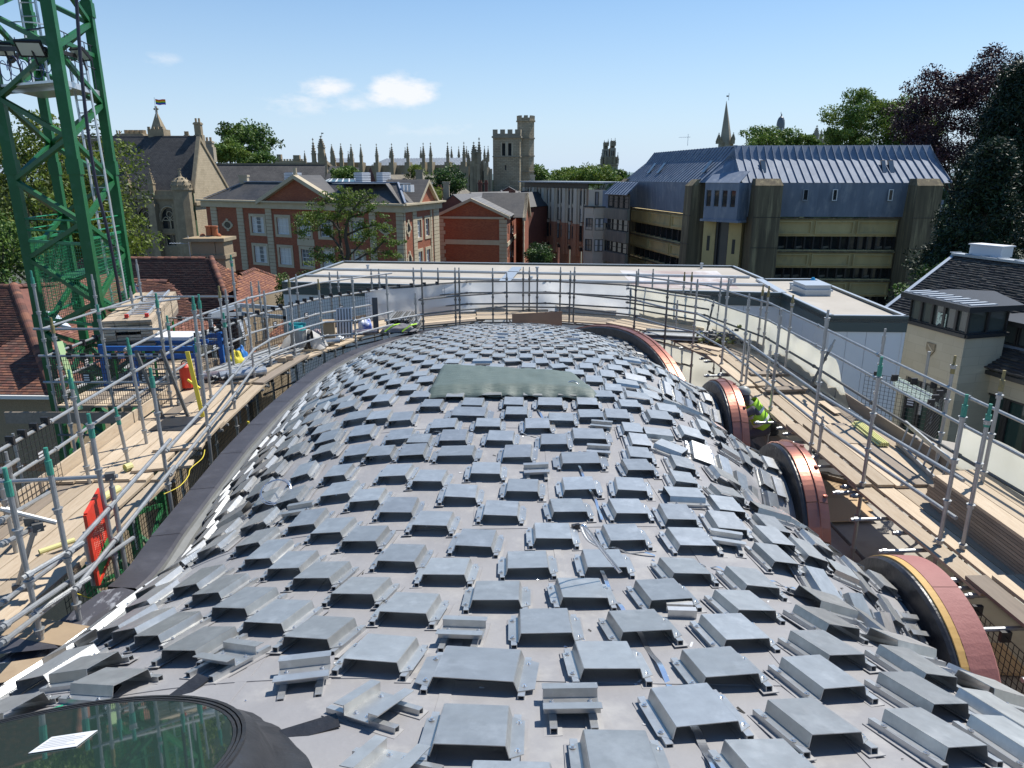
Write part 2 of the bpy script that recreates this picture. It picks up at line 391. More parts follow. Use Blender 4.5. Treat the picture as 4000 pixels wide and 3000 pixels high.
# ---- the rest of the field: staggered courses following the surface
fill = []
y = 0.9; row = 0
while y < 20.0:
 pitch = interp(y, [(0,0.70),(3,0.67),(6,0.60),(9,0.54),(13,0.45),(18,0.37)])
 for side in (-1, 1):
  e = xLf(y) if side < 0 else xRf(y)
  s = (0.0 if row % 2 == 0 else pitch/2); x = 0.0; acc = 0.0; nxt = s if (s > 0 or side > 0) else pitch
  while x < e-0.10:
   if acc >= nxt-1e-6:
    nxt += pitch*(1+0.05*rnd.uniform(-1,1))*(1.0 if x/e < 0.62 else (0.72 if side < 0 else 0.50)); xx = side*x+rnd.uniform(-.03,.03); yy = y+rnd.uniform(-.04,.04)
    if all((xx-q[0])**2+(yy-q[1])**2 > ((0.40 if x/e < 0.62 else (0.3 if side < 0 else 0.23))*min(1,pitch/0.56))**2 for q in placed): fill.append((xx, yy))
   dx = 0.02; dz = roof_z(side*(x+dx), y)-roof_z(side*x, y); acc += math.hypot(dx, dz); x += dx
 y += pitch*0.84; row += 1
for x, y in fill:
 kd = 'z%d' % rnd.choice((0,10,-10)) if rnd.random() < 0.05 else ('r' if rnd.random() < 0.05+0.06*(x > 2) else '')
 ed = abs(x)/(xLf(y) if x < 0 else xRf(y))
 w = interp(y, [(0,0.30),(9,0.26),(13,0.21),(18,0.165)])*rnd.choice((0.95,1,1,1.05,1.05,1.25))*(1 if ed < 0.62 else (0.8 if x < 0 else 0.55))
 placed.append((x, y, w, kd))
TARP = [(-1.05,8.05),(1.45,8.05),(1.2,9.55),(-0.95,9.65)]
def in_sky(x, y): return ((x-SKYL[0])/1.28)**2+((y-SKYL[1])/1.10)**2 < 1
placed = [q for q in placed if not in_sky(q[0], q[1])]
placed.sort(key=lambda q: math.hypot(q[0], q[1])*1.0+ (3 if abs(q[0])>3.3 else 0))
m_bright = m_galv
far = MB(); nobj = 0
for i, (x, y, w, kd) in enumerate(placed):
 if y < 0.7: continue
 yaw = rnd.gauss(0, R(1.6))+(R(10.5)*x/(1+0.15*abs(x)))*max(0.0,min(1.0,(6.6-y)/2.8))-R(2)
 if kd == 'r': yaw += R(90)
 if kd == 'r2': yaw += R(60)
 if kd.startswith('z'): yaw += R(-float(kd[1:] or 0))
 p, xx, yy, n = roof_frame(x, y, yaw)
 # stand-offs are packed level, so plates vary a touch in tilt
 tl = Matrix.Rotation(rnd.gauss(0, R(1.3)), 4, 'Y') @ Matrix.Rotation(rnd.gauss(0, R(1.3)), 4, 'X')
 if n.z < 0.45: continue
 sc = interp(y,[(9,1.0),(13,0.86),(18,0.74)])*(0.8 if x > 0.72*xRf(y) else 1.0)
 M = frame(p, xx, yy, n) @ tl @ Matrix.Scale(sc, 4)
 sx = w/0.30/sc
 if nobj < 300:
  nobj += 1
  isz = kd.startswith('z')
  o = rp(link('bracket', me_zbr if isz else me_hat, M=M @ Matrix.Diagonal((1 if isz else sx, 1, 1, 1))))
  detail = y < 9.5
  rx = (0.09 if isz else 0.15*sx+0.042); LL = 1.0
  for sgn in (-1, 1):
   r_ = link('rail', me_rail, o, M=Matrix.Diagonal((1/(1 if isz else sx),1,1,1)) @ Matrix.Translation((sgn*rx,0,0.001)))
   if detail:
    link('membrane_pad', me_pad, o, M=Matrix.Diagonal((1/(1 if isz else sx),1,1,1)) @ Matrix.Translation((sgn*(rx+0.004),0,0)))
    for q in (-1, 1):
     pos = (sgn*(rx+0.008), q*0.115, 0.0365) if not isz else (sgn*0.09, q*0.035, 0.0365)
     link('screw', me_screw, o, M=Matrix.Diagonal((1/(1 if isz else sx),1,1,1)) @ Matrix.Translation(pos))
 else:
  low_hat(far, M, sx)
o = rp(far.build('far_brackets', m_galv, kind='stuff'))
# ---------------------------------------------------------------- kerb along the left edge
m_kerb = mat('dark_kerb_membrane', (0.045,0.044,0.052), rough=0.5, col2=(0.065,0.064,0.075), scale=3, detail=8, bump=0.25, bscale=7, col3=(0.12,0.12,0.14), scale3=2.2, f3=0.35)
m_kerbw = mat('chalky_kerb_membrane', (0.05,0.05,0.06), rough=0.6, col2=(0.07,0.07,0.085), scale=3, detail=8, col3=(0.42,0.44,0.48), scale3=7, f3=0.95, stretch=(1.0,0.45,1))
m_upst = mat('grey_upstand', (0.19,0.195,0.19), rough=0.6, col2=(0.14,0.145,0.14), scale=4, detail=7, bump=0.3, bscale=5)
kpts = [(-4.62,5.15),(-4.32,5.47),(-4.18,6.03),(-4.12,6.55),(-4.20,7.24),(-4.30,8.3),(-4.42,9.65),(-4.55,11.35),(-4.58,12.91),(-4.50,14.5),(-4.22,16.2),(-3.75,17.5),(-3.2,18.4),(-2.4,19.35),(-1.3,20.05)]
kout = smooth_interp([(p[1],p[0]) for p in kpts[1:]])
def kerb_section(y):
 # outward direction of the kerb in plan from the roof edge curve
 xi = -xLf(y); e = 0.05; d = Vector((-(xLf(y+e)-xLf(y-e)), 2*e, 0)).normalized(); o = Vector((-d.y, d.x, 0))
 if o.x > 0: o = -o
 zin = roof_z(xi, y)
 base = Vector((xi, y, 0)); W_ = 0.31
 return [base+Vector((0.03,0,zin-0.10)), base-o*(-0.0)+Vector((0,0,zin+0.06)), base+o*0.07+Vector((0,0,-4.17)), base+o*0.08+Vector((0,0,-4.13)), base+o*0.11+Vector((0,0,-4.10)), base+o*(0.13+W_)+Vector((0,0,-4.12)), base+o*(0.13+W_)+Vector((0,0,-4.42)), base+o*(0.05+W_)+Vector((0,0,-4.75))]
ks = [6.45,7.7,9.0,10.3,11.6,12.9,14.2,15.4,16.5,17.5,18.3,19.0,19.6]
for a, b in zip(ks, ks[1:]):
 P = [kerb_section(y) for y in np.linspace(a+0.006, b-0.006, 8)]
 mb = MB(); mb.grid([s_[3:] for s_ in P]);
 rp(mb.build('kerb', m_kerb))
P = [kerb_section(y)[:4] for y in np.linspace(6.3, 19.8, 60)]
mb = MB(); mb.grid(P); rp(mb.build('membrane_upstand', m_upst))
# lap joints across the kerb
for y in ks[1:-1]:
 P = [[p+Vector((0,0,0.004)) for p in kerb_section(yy)[3:7]] for yy in (y-0.035, y+0.035)]
 mb = MB(); mb.grid(P); rp(mb.build('kerb_lap', m_kerb))
# pointed near end of the kerb, chalky white scuffs
P = []
for t in np.linspace(0, 1, 14):
 y = 5.25+(6.45-5.25)*t
 s_ = kerb_section(6.45)
 xo = -4.62+(s_[5].x+4.62)*t**0.8; xi = -4.30+(s_[3].x+4.30)*t
 z = -4.13+0.02*t
 P.append([Vector((xi+0.10,y-0.06,-4.5)), Vector((xi,y,z-0.05)), Vector((xi-0.03,y,z)), Vector((0.5*(xo+xi),y+0.04,z+0.01)), Vector((xo,y+0.05*(1-t),z)), Vector((xo,y,z-0.3))])
mb = MB(); mb.grid(P); rp(mb.build('kerb_end', m_kerbw))
# ---------------------------------------------------------------- scalloped copper parapet along the right edge
m_cop = mat('copper_sheet', (0.42,0.185,0.13), rough=0.36, metal=0.8, col2=(0.30,0.125,0.095), scale=3, detail=8, bump=0.2, bscale=5, col3=(0.33,0.15,0.125), scale3=4, f3=0.6)
m_ply = mat('yellow_plywood', (0.50,0.30,0.09), rough=0.7, col2=(0.60,0.38,0.13), scale=6, stretch=(1,6,1))
m_redm = mat('brick_red_membrane', (0.30,0.12,0.105), rough=0.7, col2=(0.36,0.155,0.135), scale=4, bump=0.2)
def edge_frame(y):
 e = 0.04; d = Vector((xRf(y+e)-xRf(y-e), 2*e, 0)).normalized(); o = Vector((d.y, -d.x, 0))
 return Vector((xRf(y), y, 0)), d, o
def band(name, y0, y1, offs, m, n=18, arch=arch_z):
 """offs: list of (outward offset, height above arch line) section points"""
 P = []
 for y in np.linspace(y0, y1, n):
  b, d, o = edge_frame(y); z = arch(y)
  P.append([b+o*a+Vector((0,0,z+h)) for a, h in offs])
 mb = MB(); mb.grid(P); return rp(mb.build(name, m))
bays = [(1.85,3.97,'red'),(3.98,4.88,'red'),(4.88,7.02,'red'),(7.03,7.88,'cop'),(7.88,10.02,'cop'),(10.03,10.97,'cop'),(10.97,13.23,'cop'),(13.24,14.1,'cop'),(14.1,19.8,'cop')]
for a, b, kd in bays:
 n = 30
 band('black_gutter_face', a, b, [(-0.10,-0.34),(-0.02,-0.20),(0.0,-0.02),(0.03,0.0),(0.06,0.0)], m_black, n)
 if b-a > 1.5: band('white_seal_strip', a+0.2, b-0.2, [(-0.13,-0.30),(-0.09,-0.27),(-0.085,-0.29)], mat('white_sealant_tape', (0.7,0.72,0.74), rough=0.4, bump=0.8, bscale=30), n)
 segs = 3 if b-a < 1.5 else (10 if b-a < 4 else 16)
 if kd == 'cop':
  yy = np.linspace(a, b, segs+1)
  for i, (p, q) in enumerate(zip(yy, yy[1:])):
   h = 0.004*(i % 2)
   band('copper_panel', p+0.002, q-0.002, [(0.055,0.006+h),(0.06,0.022+h),(0.20,0.03+h),(0.205,0.05+h),(0.215,0.05+h),(0.22,0.024+h),(0.33,0.005+h),(0.335,-0.12),(0.33,-0.60)], m_cop, 5)
   for oo in (0.10, 0.34):
    b_, d_, o_ = edge_frame((p+q)/2)
  # side fascia panels running down the wall face
 else:
  band('plywood_edge', a, b, [(0.055,0.004),(0.06,0.014),(0.13,0.014)], m_ply, n)
  yy = np.linspace(a, b, 4)
  for p, q in zip(yy, yy[1:]):
   band('red_sheathing', p+0.003, q-0.003, [(0.13,0.018),(0.38,0.006),(0.40,-0.02),(0.40,-1.0)], m_redm, 12)
# wall below the parapet
m_shth = mat('brick_red_sheathing_board', (0.22,0.10,0.09), rough=0.8, col2=(0.16,0.085,0.08), scale=3)
P = []
for y in np.linspace(1.9, 19.8, 260):
 b, d, o = edge_frame(y); P.append([b+o*0.385+Vector((0,0,arch_z(y)-0.4)), b+o*0.385+Vector((0,0,-7.4))])
mb = MB(); mb.grid(P); rp(mb.build('outer_wall', m_shth))
P = [[kerb_section(y)[6]+Vector((0.1,0,0.05)), kerb_section(y)[6]+Vector((0.1,0,-5))] for y in np.linspace(5.3, 19.6, 60)]
mb = MB(); mb.grid(P); rp(mb.build('outer_wall', mat('sheathing_board_grey', (0.30,0.30,0.28), rough=0.8, col2=(0.22,0.22,0.2), scale=2)))
# round cladding rosettes on the copper
m_ros = m_cop
for y in (8.15,8.5,9.0,9.5,11.4,12.0,12.9):
 b, d, o = edge_frame(y); z = arch_z(y)
 mb = MB(); n = 12; c = b+o*0.31+Vector((0,0,z+0.022))
 mb.prism([(0.028*math.cos(2*math.pi*i/n), 0.028*math.sin(2*math.pi*i/n)) for i in range(n)], -0.008, 0.008, Matrix.Translation(c))
 rp(mb.build('rosette', m_cop))
# ---------------------------------------------------------------- oval rooflight at the near left
sk_root = empty('rooflight', (SKYL[0], SKYL[1], roof_z(*SKYL)), 'large oval glass rooflight set in a black rubber surround at the near left', 'rooflight')
p, xx, yy, n = roof_frame(SKYL[0], SKYL[1])
zc = roof_z(*SKYL)
Ms = frame(Vector((0,0,0)), xx, yy, n)
m_glass = mat('tinted_glass', (0.025,0.045,0.04), rough=0.02, metal=0.0, spec=1.0)
MATS['tinted_glass'].node_tree.nodes['Principled BSDF'].inputs['IOR'].default_value = 1.75
MATS['tinted_glass'].node_tree.nodes['Principled BSDF'].inputs['Coat Weight'].default_value = 0.6
AX, AY = 1.02, 0.82
def ell(k, z, rag=0.0, n=72):
 return [Vector(((AX+k)*math.cos(t)+rag*mnoise.noise(Vector((math.cos(t)*3,math.sin(t)*3,k*7))), (AY+k)*math.sin(t)+rag*mnoise.noise(Vector((math.cos(t)*3+9,math.sin(t)*3,k*7))), z)) for t in np.linspace(0, 2*math.pi, n+1)]
def surf_ring(k, h, rag):
 out = []
 for v in ell(k, 0, rag):
  wx = SKYL[0]+v.x; wy = SKYL[1]+v.y; out.append(Vector((v.x, v.y, roof_z(wx, wy)-zc+h+rag*0.5*mnoise.noise(v*5))))
 return out
mb = MB(); mb.grid([ell(0.30,0), ell(0.30,0)][:0] or [surf_ring(0.26,0.004,0.05), surf_ring(0.21,0.03,0.04), surf_ring(0.15,0.05,0.02), [Ms@v for v in ell(0.10,0.09,0.015)], [Ms@v for v in ell(0.05,0.13)]])
mb.build('rubber_surround', m_black, sk_root, smooth=True)
for j, (ka, kb, za, zb) in enumerate([(0.05,0.035,0.132,0.142),(0.03,0.018,0.128,0.140),(0.013,0.0,0.126,0.138)]):
 mb = MB(); mb.grid([[Ms@v for v in ell(ka,za-0.02)], [Ms@v for v in ell(ka,zb)], [Ms@v for v in ell(kb,zb)], [Ms@v for v in ell(kb,za-0.02)]]); mb.build('glazing_gasket', m_black, sk_root)
mb = MB(); e = [Ms@v for v in ell(-0.002,0.137)][:-1]; e2 = [Ms@v for v in ell(-0.002,0.115)][:-1]; nn = len(e)
mb.add(e+e2, [tuple(range(nn)), tuple(range(2*nn-1,nn-1,-1))]+[(i,nn+i,nn+(i+1)%nn,(i+1)%nn) for i in range(nn)])
mb.build('glass_pane', m_glass, sk_root)
m_lab = mat('white_paper', (0.62,0.63,0.64), rough=0.6)
# printed label sheet stuck on the glass: small grey lines of print
m_ink = mat('grey_print', (0.25,0.27,0.3), rough=0.7)
mb = MB(); Ml = Ms @ Matrix.Translation((0.20,0.42,0.1395)) @ Matrix.Rotation(R(-2),4,'Z'); mb.box(-0.10,0.10,-0.07,0.07,0,0.0015,Ml)
mb.cur = 1
for j in range(6): mb.box(-0.085, -0.085+0.17*(0.55+0.45*rnd.random()), 0.045-0.017*j, 0.049-0.017*j, 0.0016, 0.0020, Ml)
mb.build('label_sheet', [m_lab, m_ink], sk_root)
for a in (158, 186, 128):
 c = Vector(((AX+0.03)*math.cos(R(a)), (AY+0.03)*math.sin(R(a)), 0.13)); Mk = Ms @ Matrix.Translation(c) @ Matrix.Rotation(R(a),4,'Z')
 mb = MB(); mb.box(-0.075,0.05,-0.022,0.022,0.012,0.02,Mk); mb.box(0.042,0.05,-0.022,0.022,-0.06,0.012,Mk); mb.build('white_clip', m_lab, sk_root)
for a, l in ((35,0.16),(75,0.13),(95,0.12),(150,0.14)):
 mb = MB(); c = Vector(((AX+0.36)*math.cos(R(a)), (AY+0.36)*math.sin(R(a)),0)); wx, wy = SKYL[0]+c.x, SKYL[1]+c.y
 Mk = Matrix.Translation((c.x, c.y, roof_z(wx,wy)-zc+0.012)) @ Matrix.Rotation(R(a-10),4,'Z')
 mb.box(-l,l*0.7,-0.045,0.045,-0.004,0.002,Mk); mb.build('rubber_patch', m_black, sk_root)
# ---------------------------------------------------------------- green mesh sheet laid over a roof opening
m_tarp = mat('green_debris_netting', (0.085,0.115,0.10), rough=0.55, col2=(0.12,0.155,0.135), scale=14, detail=7, bump=0.6, bscale=14, stretch=(0.4,3,1))
tc_ = [roof_hit(*p_, 0.16) for p_ in ((1660,1530),(2355,1535),(2240,1445),(1725,1415))]
P = []
nI, nJ = 14, 44
for i in range(nI):
 r_ = []
 for j in range(nJ):
  a = i/(nI-1); b = j/(nJ-1)
  q = (tc_[0]*(1-b)+tc_[1]*b)*(1-a)+(tc_[3]*(1-b)+tc_[2]*b)*a
  x, y = q.x, q.y - 0.25*math.sin(b*math.pi)*(1-a)*-1.0*0.35
  edge = min(a, 1-a, b, 1-b)
  h = 0.13+0.05*min(1, edge*6)+0.020*mnoise.noise(Vector((x*2.5,y*9,1)))+0.012*mnoise.noise(Vector((x*9,y*6,4)))
  if a < 0.08: h -= 0.07+0.04*mnoise.noise(Vector((x*6,0,0)))
  if edge < 0.01 and (b < 0.01 or b > 0.99): h -= 0.06
  r_.append(Vector((x, y+0.03*mnoise.noise(Vector((x*5,3,0)))*(a<0.1), roof_z(x, y)+h)))
 P.append(r_)
mb = MB(); mb.grid(P)
t_ = mb.build('netting_sheet', m_tarp, smooth=True); tag(t_, 'dark green netting sheet draped over the middle of the bracketed roof', 'tarpaulin')
sol = t_.modifiers.new('s','SOLIDIFY'); sol.thickness = 0.006
# ---------------------------------------------------------------- steel banding straps and scraps lying on the roof
m_strap = mat('steel_strap', (0.70,0.74,0.80), rough=0.22, metal=0.9)
def strap_surface(pix, w=0.020, lift=0.012, label='', name='banding_strap'):
 pts = [roof_hit(a, b, 0.01) for a, b in pix]; P = []
 # resample
 out = []
 for a, b in zip(pts, pts[1:]):
  for t in np.linspace(0, 1, 14, endpoint=False): out.append(a*(1-t)+b*t)
 out.append(pts[-1])
 for i, q in enumerate(out):
  d = (out[min(i+1,len(out)-1)]-out[max(i-1,0)]); d.z = 0; d.normalize(); s_ = Vector((-d.y, d.x, 0))*w/2
  z = roof_z(q.x, q.y)+lift+0.012*math.sin(i*0.35)
  P.append([Vector((q.x+s_.x,q.y+s_.y,z)), Vector((q.x-s_.x,q.y-s_.y,z+0.003))])
 mb = MB(); mb.grid(P); o = mb.build(name, m_strap); sd = o.modifiers.new('s','SOLIDIFY'); sd.thickness = 0.0015
 return tag(o, label, 'strap')
strap_surface([(2262,1820),(2290,1890),(2330,1960),(2352,2035)], 0.026, label='short silver strap between brackets beyond the curled loop of strap')
strap_surface([(2350,2230),(2395,2340),(2440,2390),(2500,2480),(2570,2590),(2630,2700)], 0.03, label='silver steel strap running down the middle under several brackets')
strap_surface([(2700,2830),(2760,2930),(2810,3040)], 0.04, label='nearest silver strap emerging under a bracket at the bottom edge')
strap_surface([(2380,2140),(2460,2158),(2560,2170)], 0.025, label='pale strap lying crosswise just behind the bright bracket')
strap_surface([(2100,1600),(2125,1640),(2160,1695)], 0.03, label='short silver strap between brackets just below the green netting')
strap_surface([(1690,1690),(1740,1688),(1800,1686)], 0.02, label='thin strap lying crosswise in the middle of the roof, left part')
strap_surface([(2020,1692),(2070,1700),(2110,1708)], 0.02, label='thin strap lying crosswise in the middle of the roof, right part')
strap_surface([(2715,2208),(2770,2213),(2830,2228)], 0.022, label='thin strap with buckle between two brackets right of the middle')
strap_surface([(3005,2272),(3070,2290),(3120,2312)], 0.022, label='thin strap with buckle reaching the tilted dark bracket at right')
# curled loop standing up
c0 = roof_hit(2420, 2240, 0.1)
def loop(pts3, w, name, label, side=Vector((0,1,0.3))):
 P = []; n = len(pts3)
 for i, q in enumerate(pts3):
  d = (pts3[min(i+1,n-1)]-pts3[max(i-1,0)]).normalized(); s_ = d.cross(Vector((0,-0.6,0.8))).normalized()*w*0.5 if False else side.normalized()*w/2
  P.append([q+s_, q-s_])
 mb = MB(); mb.grid(P); o = mb.build(name, m_strap, smooth=True); sd = o.modifiers.new('s','SOLIDIFY'); sd.thickness = 0.0015
 return tag(o, label, 'strap')
pts3 = []
dl = c0.y*0.98
for (a, b, dd) in [(2424,2236,0),(2390,2195,-.02),(2350,2145,-.05),(2310,2090,-.08),(2285,2060,-.10),(2273,2050,-.08),(2278,2075,-.03),(2300,2110,.02),(2340,2135,.05),(2362,2150,.08)]:
 pts3.append(PY(a, b, c0.y+dd-0.03))
def catmull(p, n=8):
 o = []
 for i in range(len(p)-1):
  p0 = p[max(i-1,0)]; p1 = p[i]; p2 = p[i+1]; p3 = p[min(i+2,len(p)-1)]
  for t in np.linspace(0,1,n,endpoint=False):
   o.append(0.5*((2*p1)+(p2-p0)*t+(2*p0-5*p1+4*p2-p3)*t*t+(3*p1-p0-3*p2+p3)*t**3))
 o.append(p[-1]); return o
loop(catmull(pts3), 0.028, 'curled_strap', 'shiny curled strap standing up over a bracket right of the middle', Vector((1,0,0.5)))
def coil(px, py, r, turns, label, tilt=20, wire=0.004, h=0.13):
 c = roof_hit(px, py, h); pts = []
 for t in np.linspace(0, turns*2*math.pi, int(turns*28)):
  rr = r*(1+0.05*math.sin(t*0.37)); pts.append(c+Vector((rr*math.cos(t), rr*math.sin(t)*math.cos(R(tilt))+0.008*t/6, rr*math.sin(t)*math.sin(R(tilt))*1.0+0.006*math.sin(t*1.3))))
 mb = MB(); mb.tube(pts, wire, 5); return tag(mb.build('wire_coil', m_strap), label, 'coil')
coil(1075, 1922, 0.15, 3.2, 'loose loop of silver strap resting on left brackets', 30)
coil(2238, 1508, 0.09, 3.0, 'small coil of bright strap at the right corner of the netting', 35)
# two loose angle pieces leaning at a bracket
m_warm = m_rail
for (px, py, l, lab) in ((2655,2376,0.17,'loose folded metal strip tucked under a bracket'),(2665,2400,0.18,'loose folded metal strip lying in front of a bracket')):
 q = roof_hit(px, py, 0.03); mb = MB(); Mk = Matrix.Translation(q) @ Matrix.Rotation(R(-3),4,'Z')
 mb.box(-l/2,l/2,-0.002,0.002,-0.03,0.03,Mk); mb.box(-l/2,l/2,0.0021,0.04,0.027,0.03,Mk)
 tag(mb.build('metal_strip', m_warm), lab, 'metal strip')
q = roof_hit(595*0+145+0, 2785, 0.01)
mb = MB(); q = roof_hit(203, 2775, 0.02); mb.box(-0.075,0.075,-0.012,0.012,0,0.004,Matrix.Translation(q)@Matrix.Rotation(R(35),4,'Z'))
tag(mb.build('plastic_shim', mat('green_plastic', (0.02,0.33,0.16), rough=0.4)), 'small green plastic shim on the membrane left of the rooflight', 'shim')
mb = MB(); q = roof_hit(2250, 2057, 0.03); mb.box(-0.035,0.035,-0.02,0.02,-0.01,0.02,Matrix.Translation(q)@Matrix.Rotation(R(20),4,'Z')); mb.box(-0.01,0.05,-0.03,-0.022,-0.01,0.035,Matrix.Translation(q))
tag(mb.build('strap_clamp', m_black), 'small black clamp lying on the membrane near the curled strap', 'clamp')
# ================================================================ scaffold walkways around the roof
DZ = -4.10
m_tube = mat('galvanised_tube', (0.42,0.43,0.43), rough=0.45, metal=0.55, col2=(0.30,0.31,0.31), scale=9, stretch=(1,1,0.5), bump=0.1)
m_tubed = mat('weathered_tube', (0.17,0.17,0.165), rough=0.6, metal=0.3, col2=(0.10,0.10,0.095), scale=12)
m_green = mat('green_spigot_paint', (0.03,0.21,0.15), rough=0.5, col2=(0.06,0.30,0.22), scale=20)
m_yel = mat('yellow_plastic', (0.75,0.60,0.06), rough=0.5)
m_ytip = mat('worn_yellow_tip', (0.30,0.24,0.08), rough=0.7, col2=(0.16,0.15,0.10), scale=20)
m_wood = mat('scaffold_board_wood', (0.50,0.41,0.30), rough=0.8, col2=(0.41,0.32,0.22), scale=2.2, detail=9, stretch=(9,1.1,9), rand=0.22, bump=0.2, bscale=12, col3=(0.36,0.27,0.18), scale3=3.5, f3=0.55)
m_woodd = mat('old_board_wood', (0.28,0.23,0.18), rough=0.85, col2=(0.20,0.165,0.13), scale=2.2, stretch=(9,1.1,9), rand=0.15)
m_mesh = mat('black_mesh', (0.018,0.018,0.020), rough=0.5)
m_cream = mat('cream_sheeting', (0.80,0.77,0.63), rough=0.6, col2=(0.86,0.83,0.71), scale=2.0, detail=7, bump=0.5, bscale=5)
m_white = mat('white_sheeting', (0.86,0.86,0.84), rough=0.55, col2=(0.78,0.78,0.76), scale=2.4, bump=0.5, bscale=4)
for m_ in (m_cream, m_white):
 nt_ = m_.node_tree; N_ = nt_.nodes; b_ = N_['Principled BSDF']; tr_ = N_.new('ShaderNodeBsdfTranslucent'); mx_ = N_.new('ShaderNodeMixShader'); mx_.inputs[0].default_value = 0.6
 nt_.links.new(b_.inputs['Base Color'].links[0].from_socket, tr_.inputs['Color']); nt_.links.new(b_.outputs[0], mx_.inputs[1]); nt_.links.new(tr_.outputs[0], mx_.inputs[2]); nt_.links.new(mx_.outputs[0], N_['Material Output'].inputs[0])
IN = [(-4.95,2.4),(-4.80,4.7),(-4.74,7.0),(-4.82,9.2),(-4.98,11.6),(-5.08,14.0),(-4.80,16.3),(-4.05,18.3),(-2.75,19.9),(-1.0,20.75),(0.9,20.85),(2.75,20.2),(4.05,18.7),(4.62,16.3),(4.68,13.8),(4.68,11.4),(4.72,9.0),(4.80,6.6),(4.90,4.2),(5.0,1.8)]
IN = [Vector((a,b,0)) for a, b in IN]
def nrm(i):
 a = IN[max(i-1,0)]; b = IN[min(i+1,len(IN)-1)]; d = (b-a).normalized(); return Vector((-d.y, d.x, 0))
OUTV = [IN[i]+nrm(i)*1.42 for i in range(len(IN))]
def std_mb(h, collars=True, tip=None, r=0.0245):
 mb = MB(); mb.tube([(0,0,0),(0,0,h-(0.22 if tip else 0))], r, 10)
 if collars:
  z = 0.22
  while z < h-0.15:
   mb.tube([(0,0,z),(0,0,z+0.045)], r+0.013, 10); mb.tube([(0,0,z+0.045),(0,0,z+0.05)], r+0.022, 10); z += 0.5
 if tip:
  mb.cur = 1; mb.tube([(0,0,h-0.26),(0,0,h-0.12)], r+0.006, 10); mb.tube([(0,0,h-0.12),(0,0,h)], r-0.006, 10)
 return mb
def standard(parent, base, top, tip=None, dark=False, collars=True, name='standard'):
 h = top.z-base.z
 tipm = {'g': m_green, 'y': m_ytip, 's': m_tube, None: m_tube}[tip]
 o = std_mb(h, collars, tip or 's').build(name, [m_tubed if dark else m_tube, tipm], None, base)
 d = Vector((top.x-base.x, top.y-base.y, h)).normalized()
 o.rotation_euler = d.to_track_quat('Z','X').to_euler(); o.parent = parent
 return o
def tubep(parent, a, b, name='tube', dark=False, r=0.0242, m=None):
 mb = MB(); mb.tube([a, b], r, 8); mb.tube([Vector(a)+(Vector(b)-Vector(a)).normalized()*0.04, Vector(a)+(Vector(b)-Vector(a)).normalized()*0.09], r+0.012, 8)
 return mb.build(name, m or (m_tubed if dark else m_tube), parent)
def coupler(parent, p, m=None):
 mb = MB(); p = Vector(p); mb.box(-0.045,0.045,-0.035,0.035,-0.04,0.04,Matrix.Translation(p)@Matrix.Rotation(rnd.random(),4,'Z')); mb.tube([p+Vector((0.03,-0.06,-0.02)),p+Vector((0.03,0.06,-0.02))],0.008,6)
 return mb.build('coupler', m or m_tubed, parent)
left = empty('scaffold', (0,0,0), 'scaffold walkway with timber boards along the left side of the curved roof', 'scaffold')
back = empty('scaffold', (0,0,0), 'curved scaffold run with white sheeting behind the far end of the roof', 'scaffold')
right = empty('scaffold', (0,0,0), 'scaffold walkway with timber boards along the right side past the copper arches', 'scaffold')
def owner(i): return left if i < 8 else (back if i < 11 else right)
# ---- boards, bay by bay
BW = 0.225
for i in range(len(IN)-1):
 a, b = IN[i], IN[i+1]; n = Vector((-(b-a).y, (b-a).x, 0)).normalized(); d = (b-a).normalized(); own = owner(i)
 lift = 0.045*(i % 2)
 for j in range(6):
  off = 0.0 if j == 0 else 0.29+(j-1)*(BW+0.018)
  ex = 0.18 if i % 2 == 0 else 0.02
  p = a+n*(off+BW/2)-d*(ex+rnd.uniform(0,.05)); q = b+n*(off+BW/2)+d*(ex+rnd.uniform(0,.05)+ (0.15 if (8 <= i <= 12) else 0.03)*j*0.35)
  mb = MB(); mb.box(-BW/2, BW/2, -(q-p).length/2, (q-p).length/2, -0.038, 0.0)
  c = (p+q)/2; M = frame(Vector((c.x,c.y,DZ+lift+rnd.uniform(-.004,.004))), -n if False else Vector((d.y,-d.x,0)), d, Vector((0,0,1)))
  o = link('board', mb.mesh('board', m_wood if rnd.random() < 0.8 else m_woodd), own, M=M)
 # transoms poking out under the boards
 for t in (0.06, 0.5, 0.94):
  p = a+(b-a)*t; tubep(own, (p-n*(0.12 if i > 10 else 0.02)+Vector((0,0,DZ-0.075))), (p+n*1.62+Vector((0,0,DZ-0.075))), 'transom')
 # ledgers below deck
 for off, zz in ((0.26,-0.13),(1.45,-0.13),(0.26,-1.1),(1.45,-1.1),(1.45,-0.6)):
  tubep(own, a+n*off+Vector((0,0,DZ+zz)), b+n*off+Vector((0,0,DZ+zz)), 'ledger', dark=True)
 # toe board on the outer side
 mb = MB(); mb.bar(a+n*1.52+Vector((0,0,DZ+0.13)), b+n*1.52+Vector((0,0,DZ+0.13)), 0.035, 0.21); mb.build('toe_board', m_woodd if i > 10 else m_wood, own)
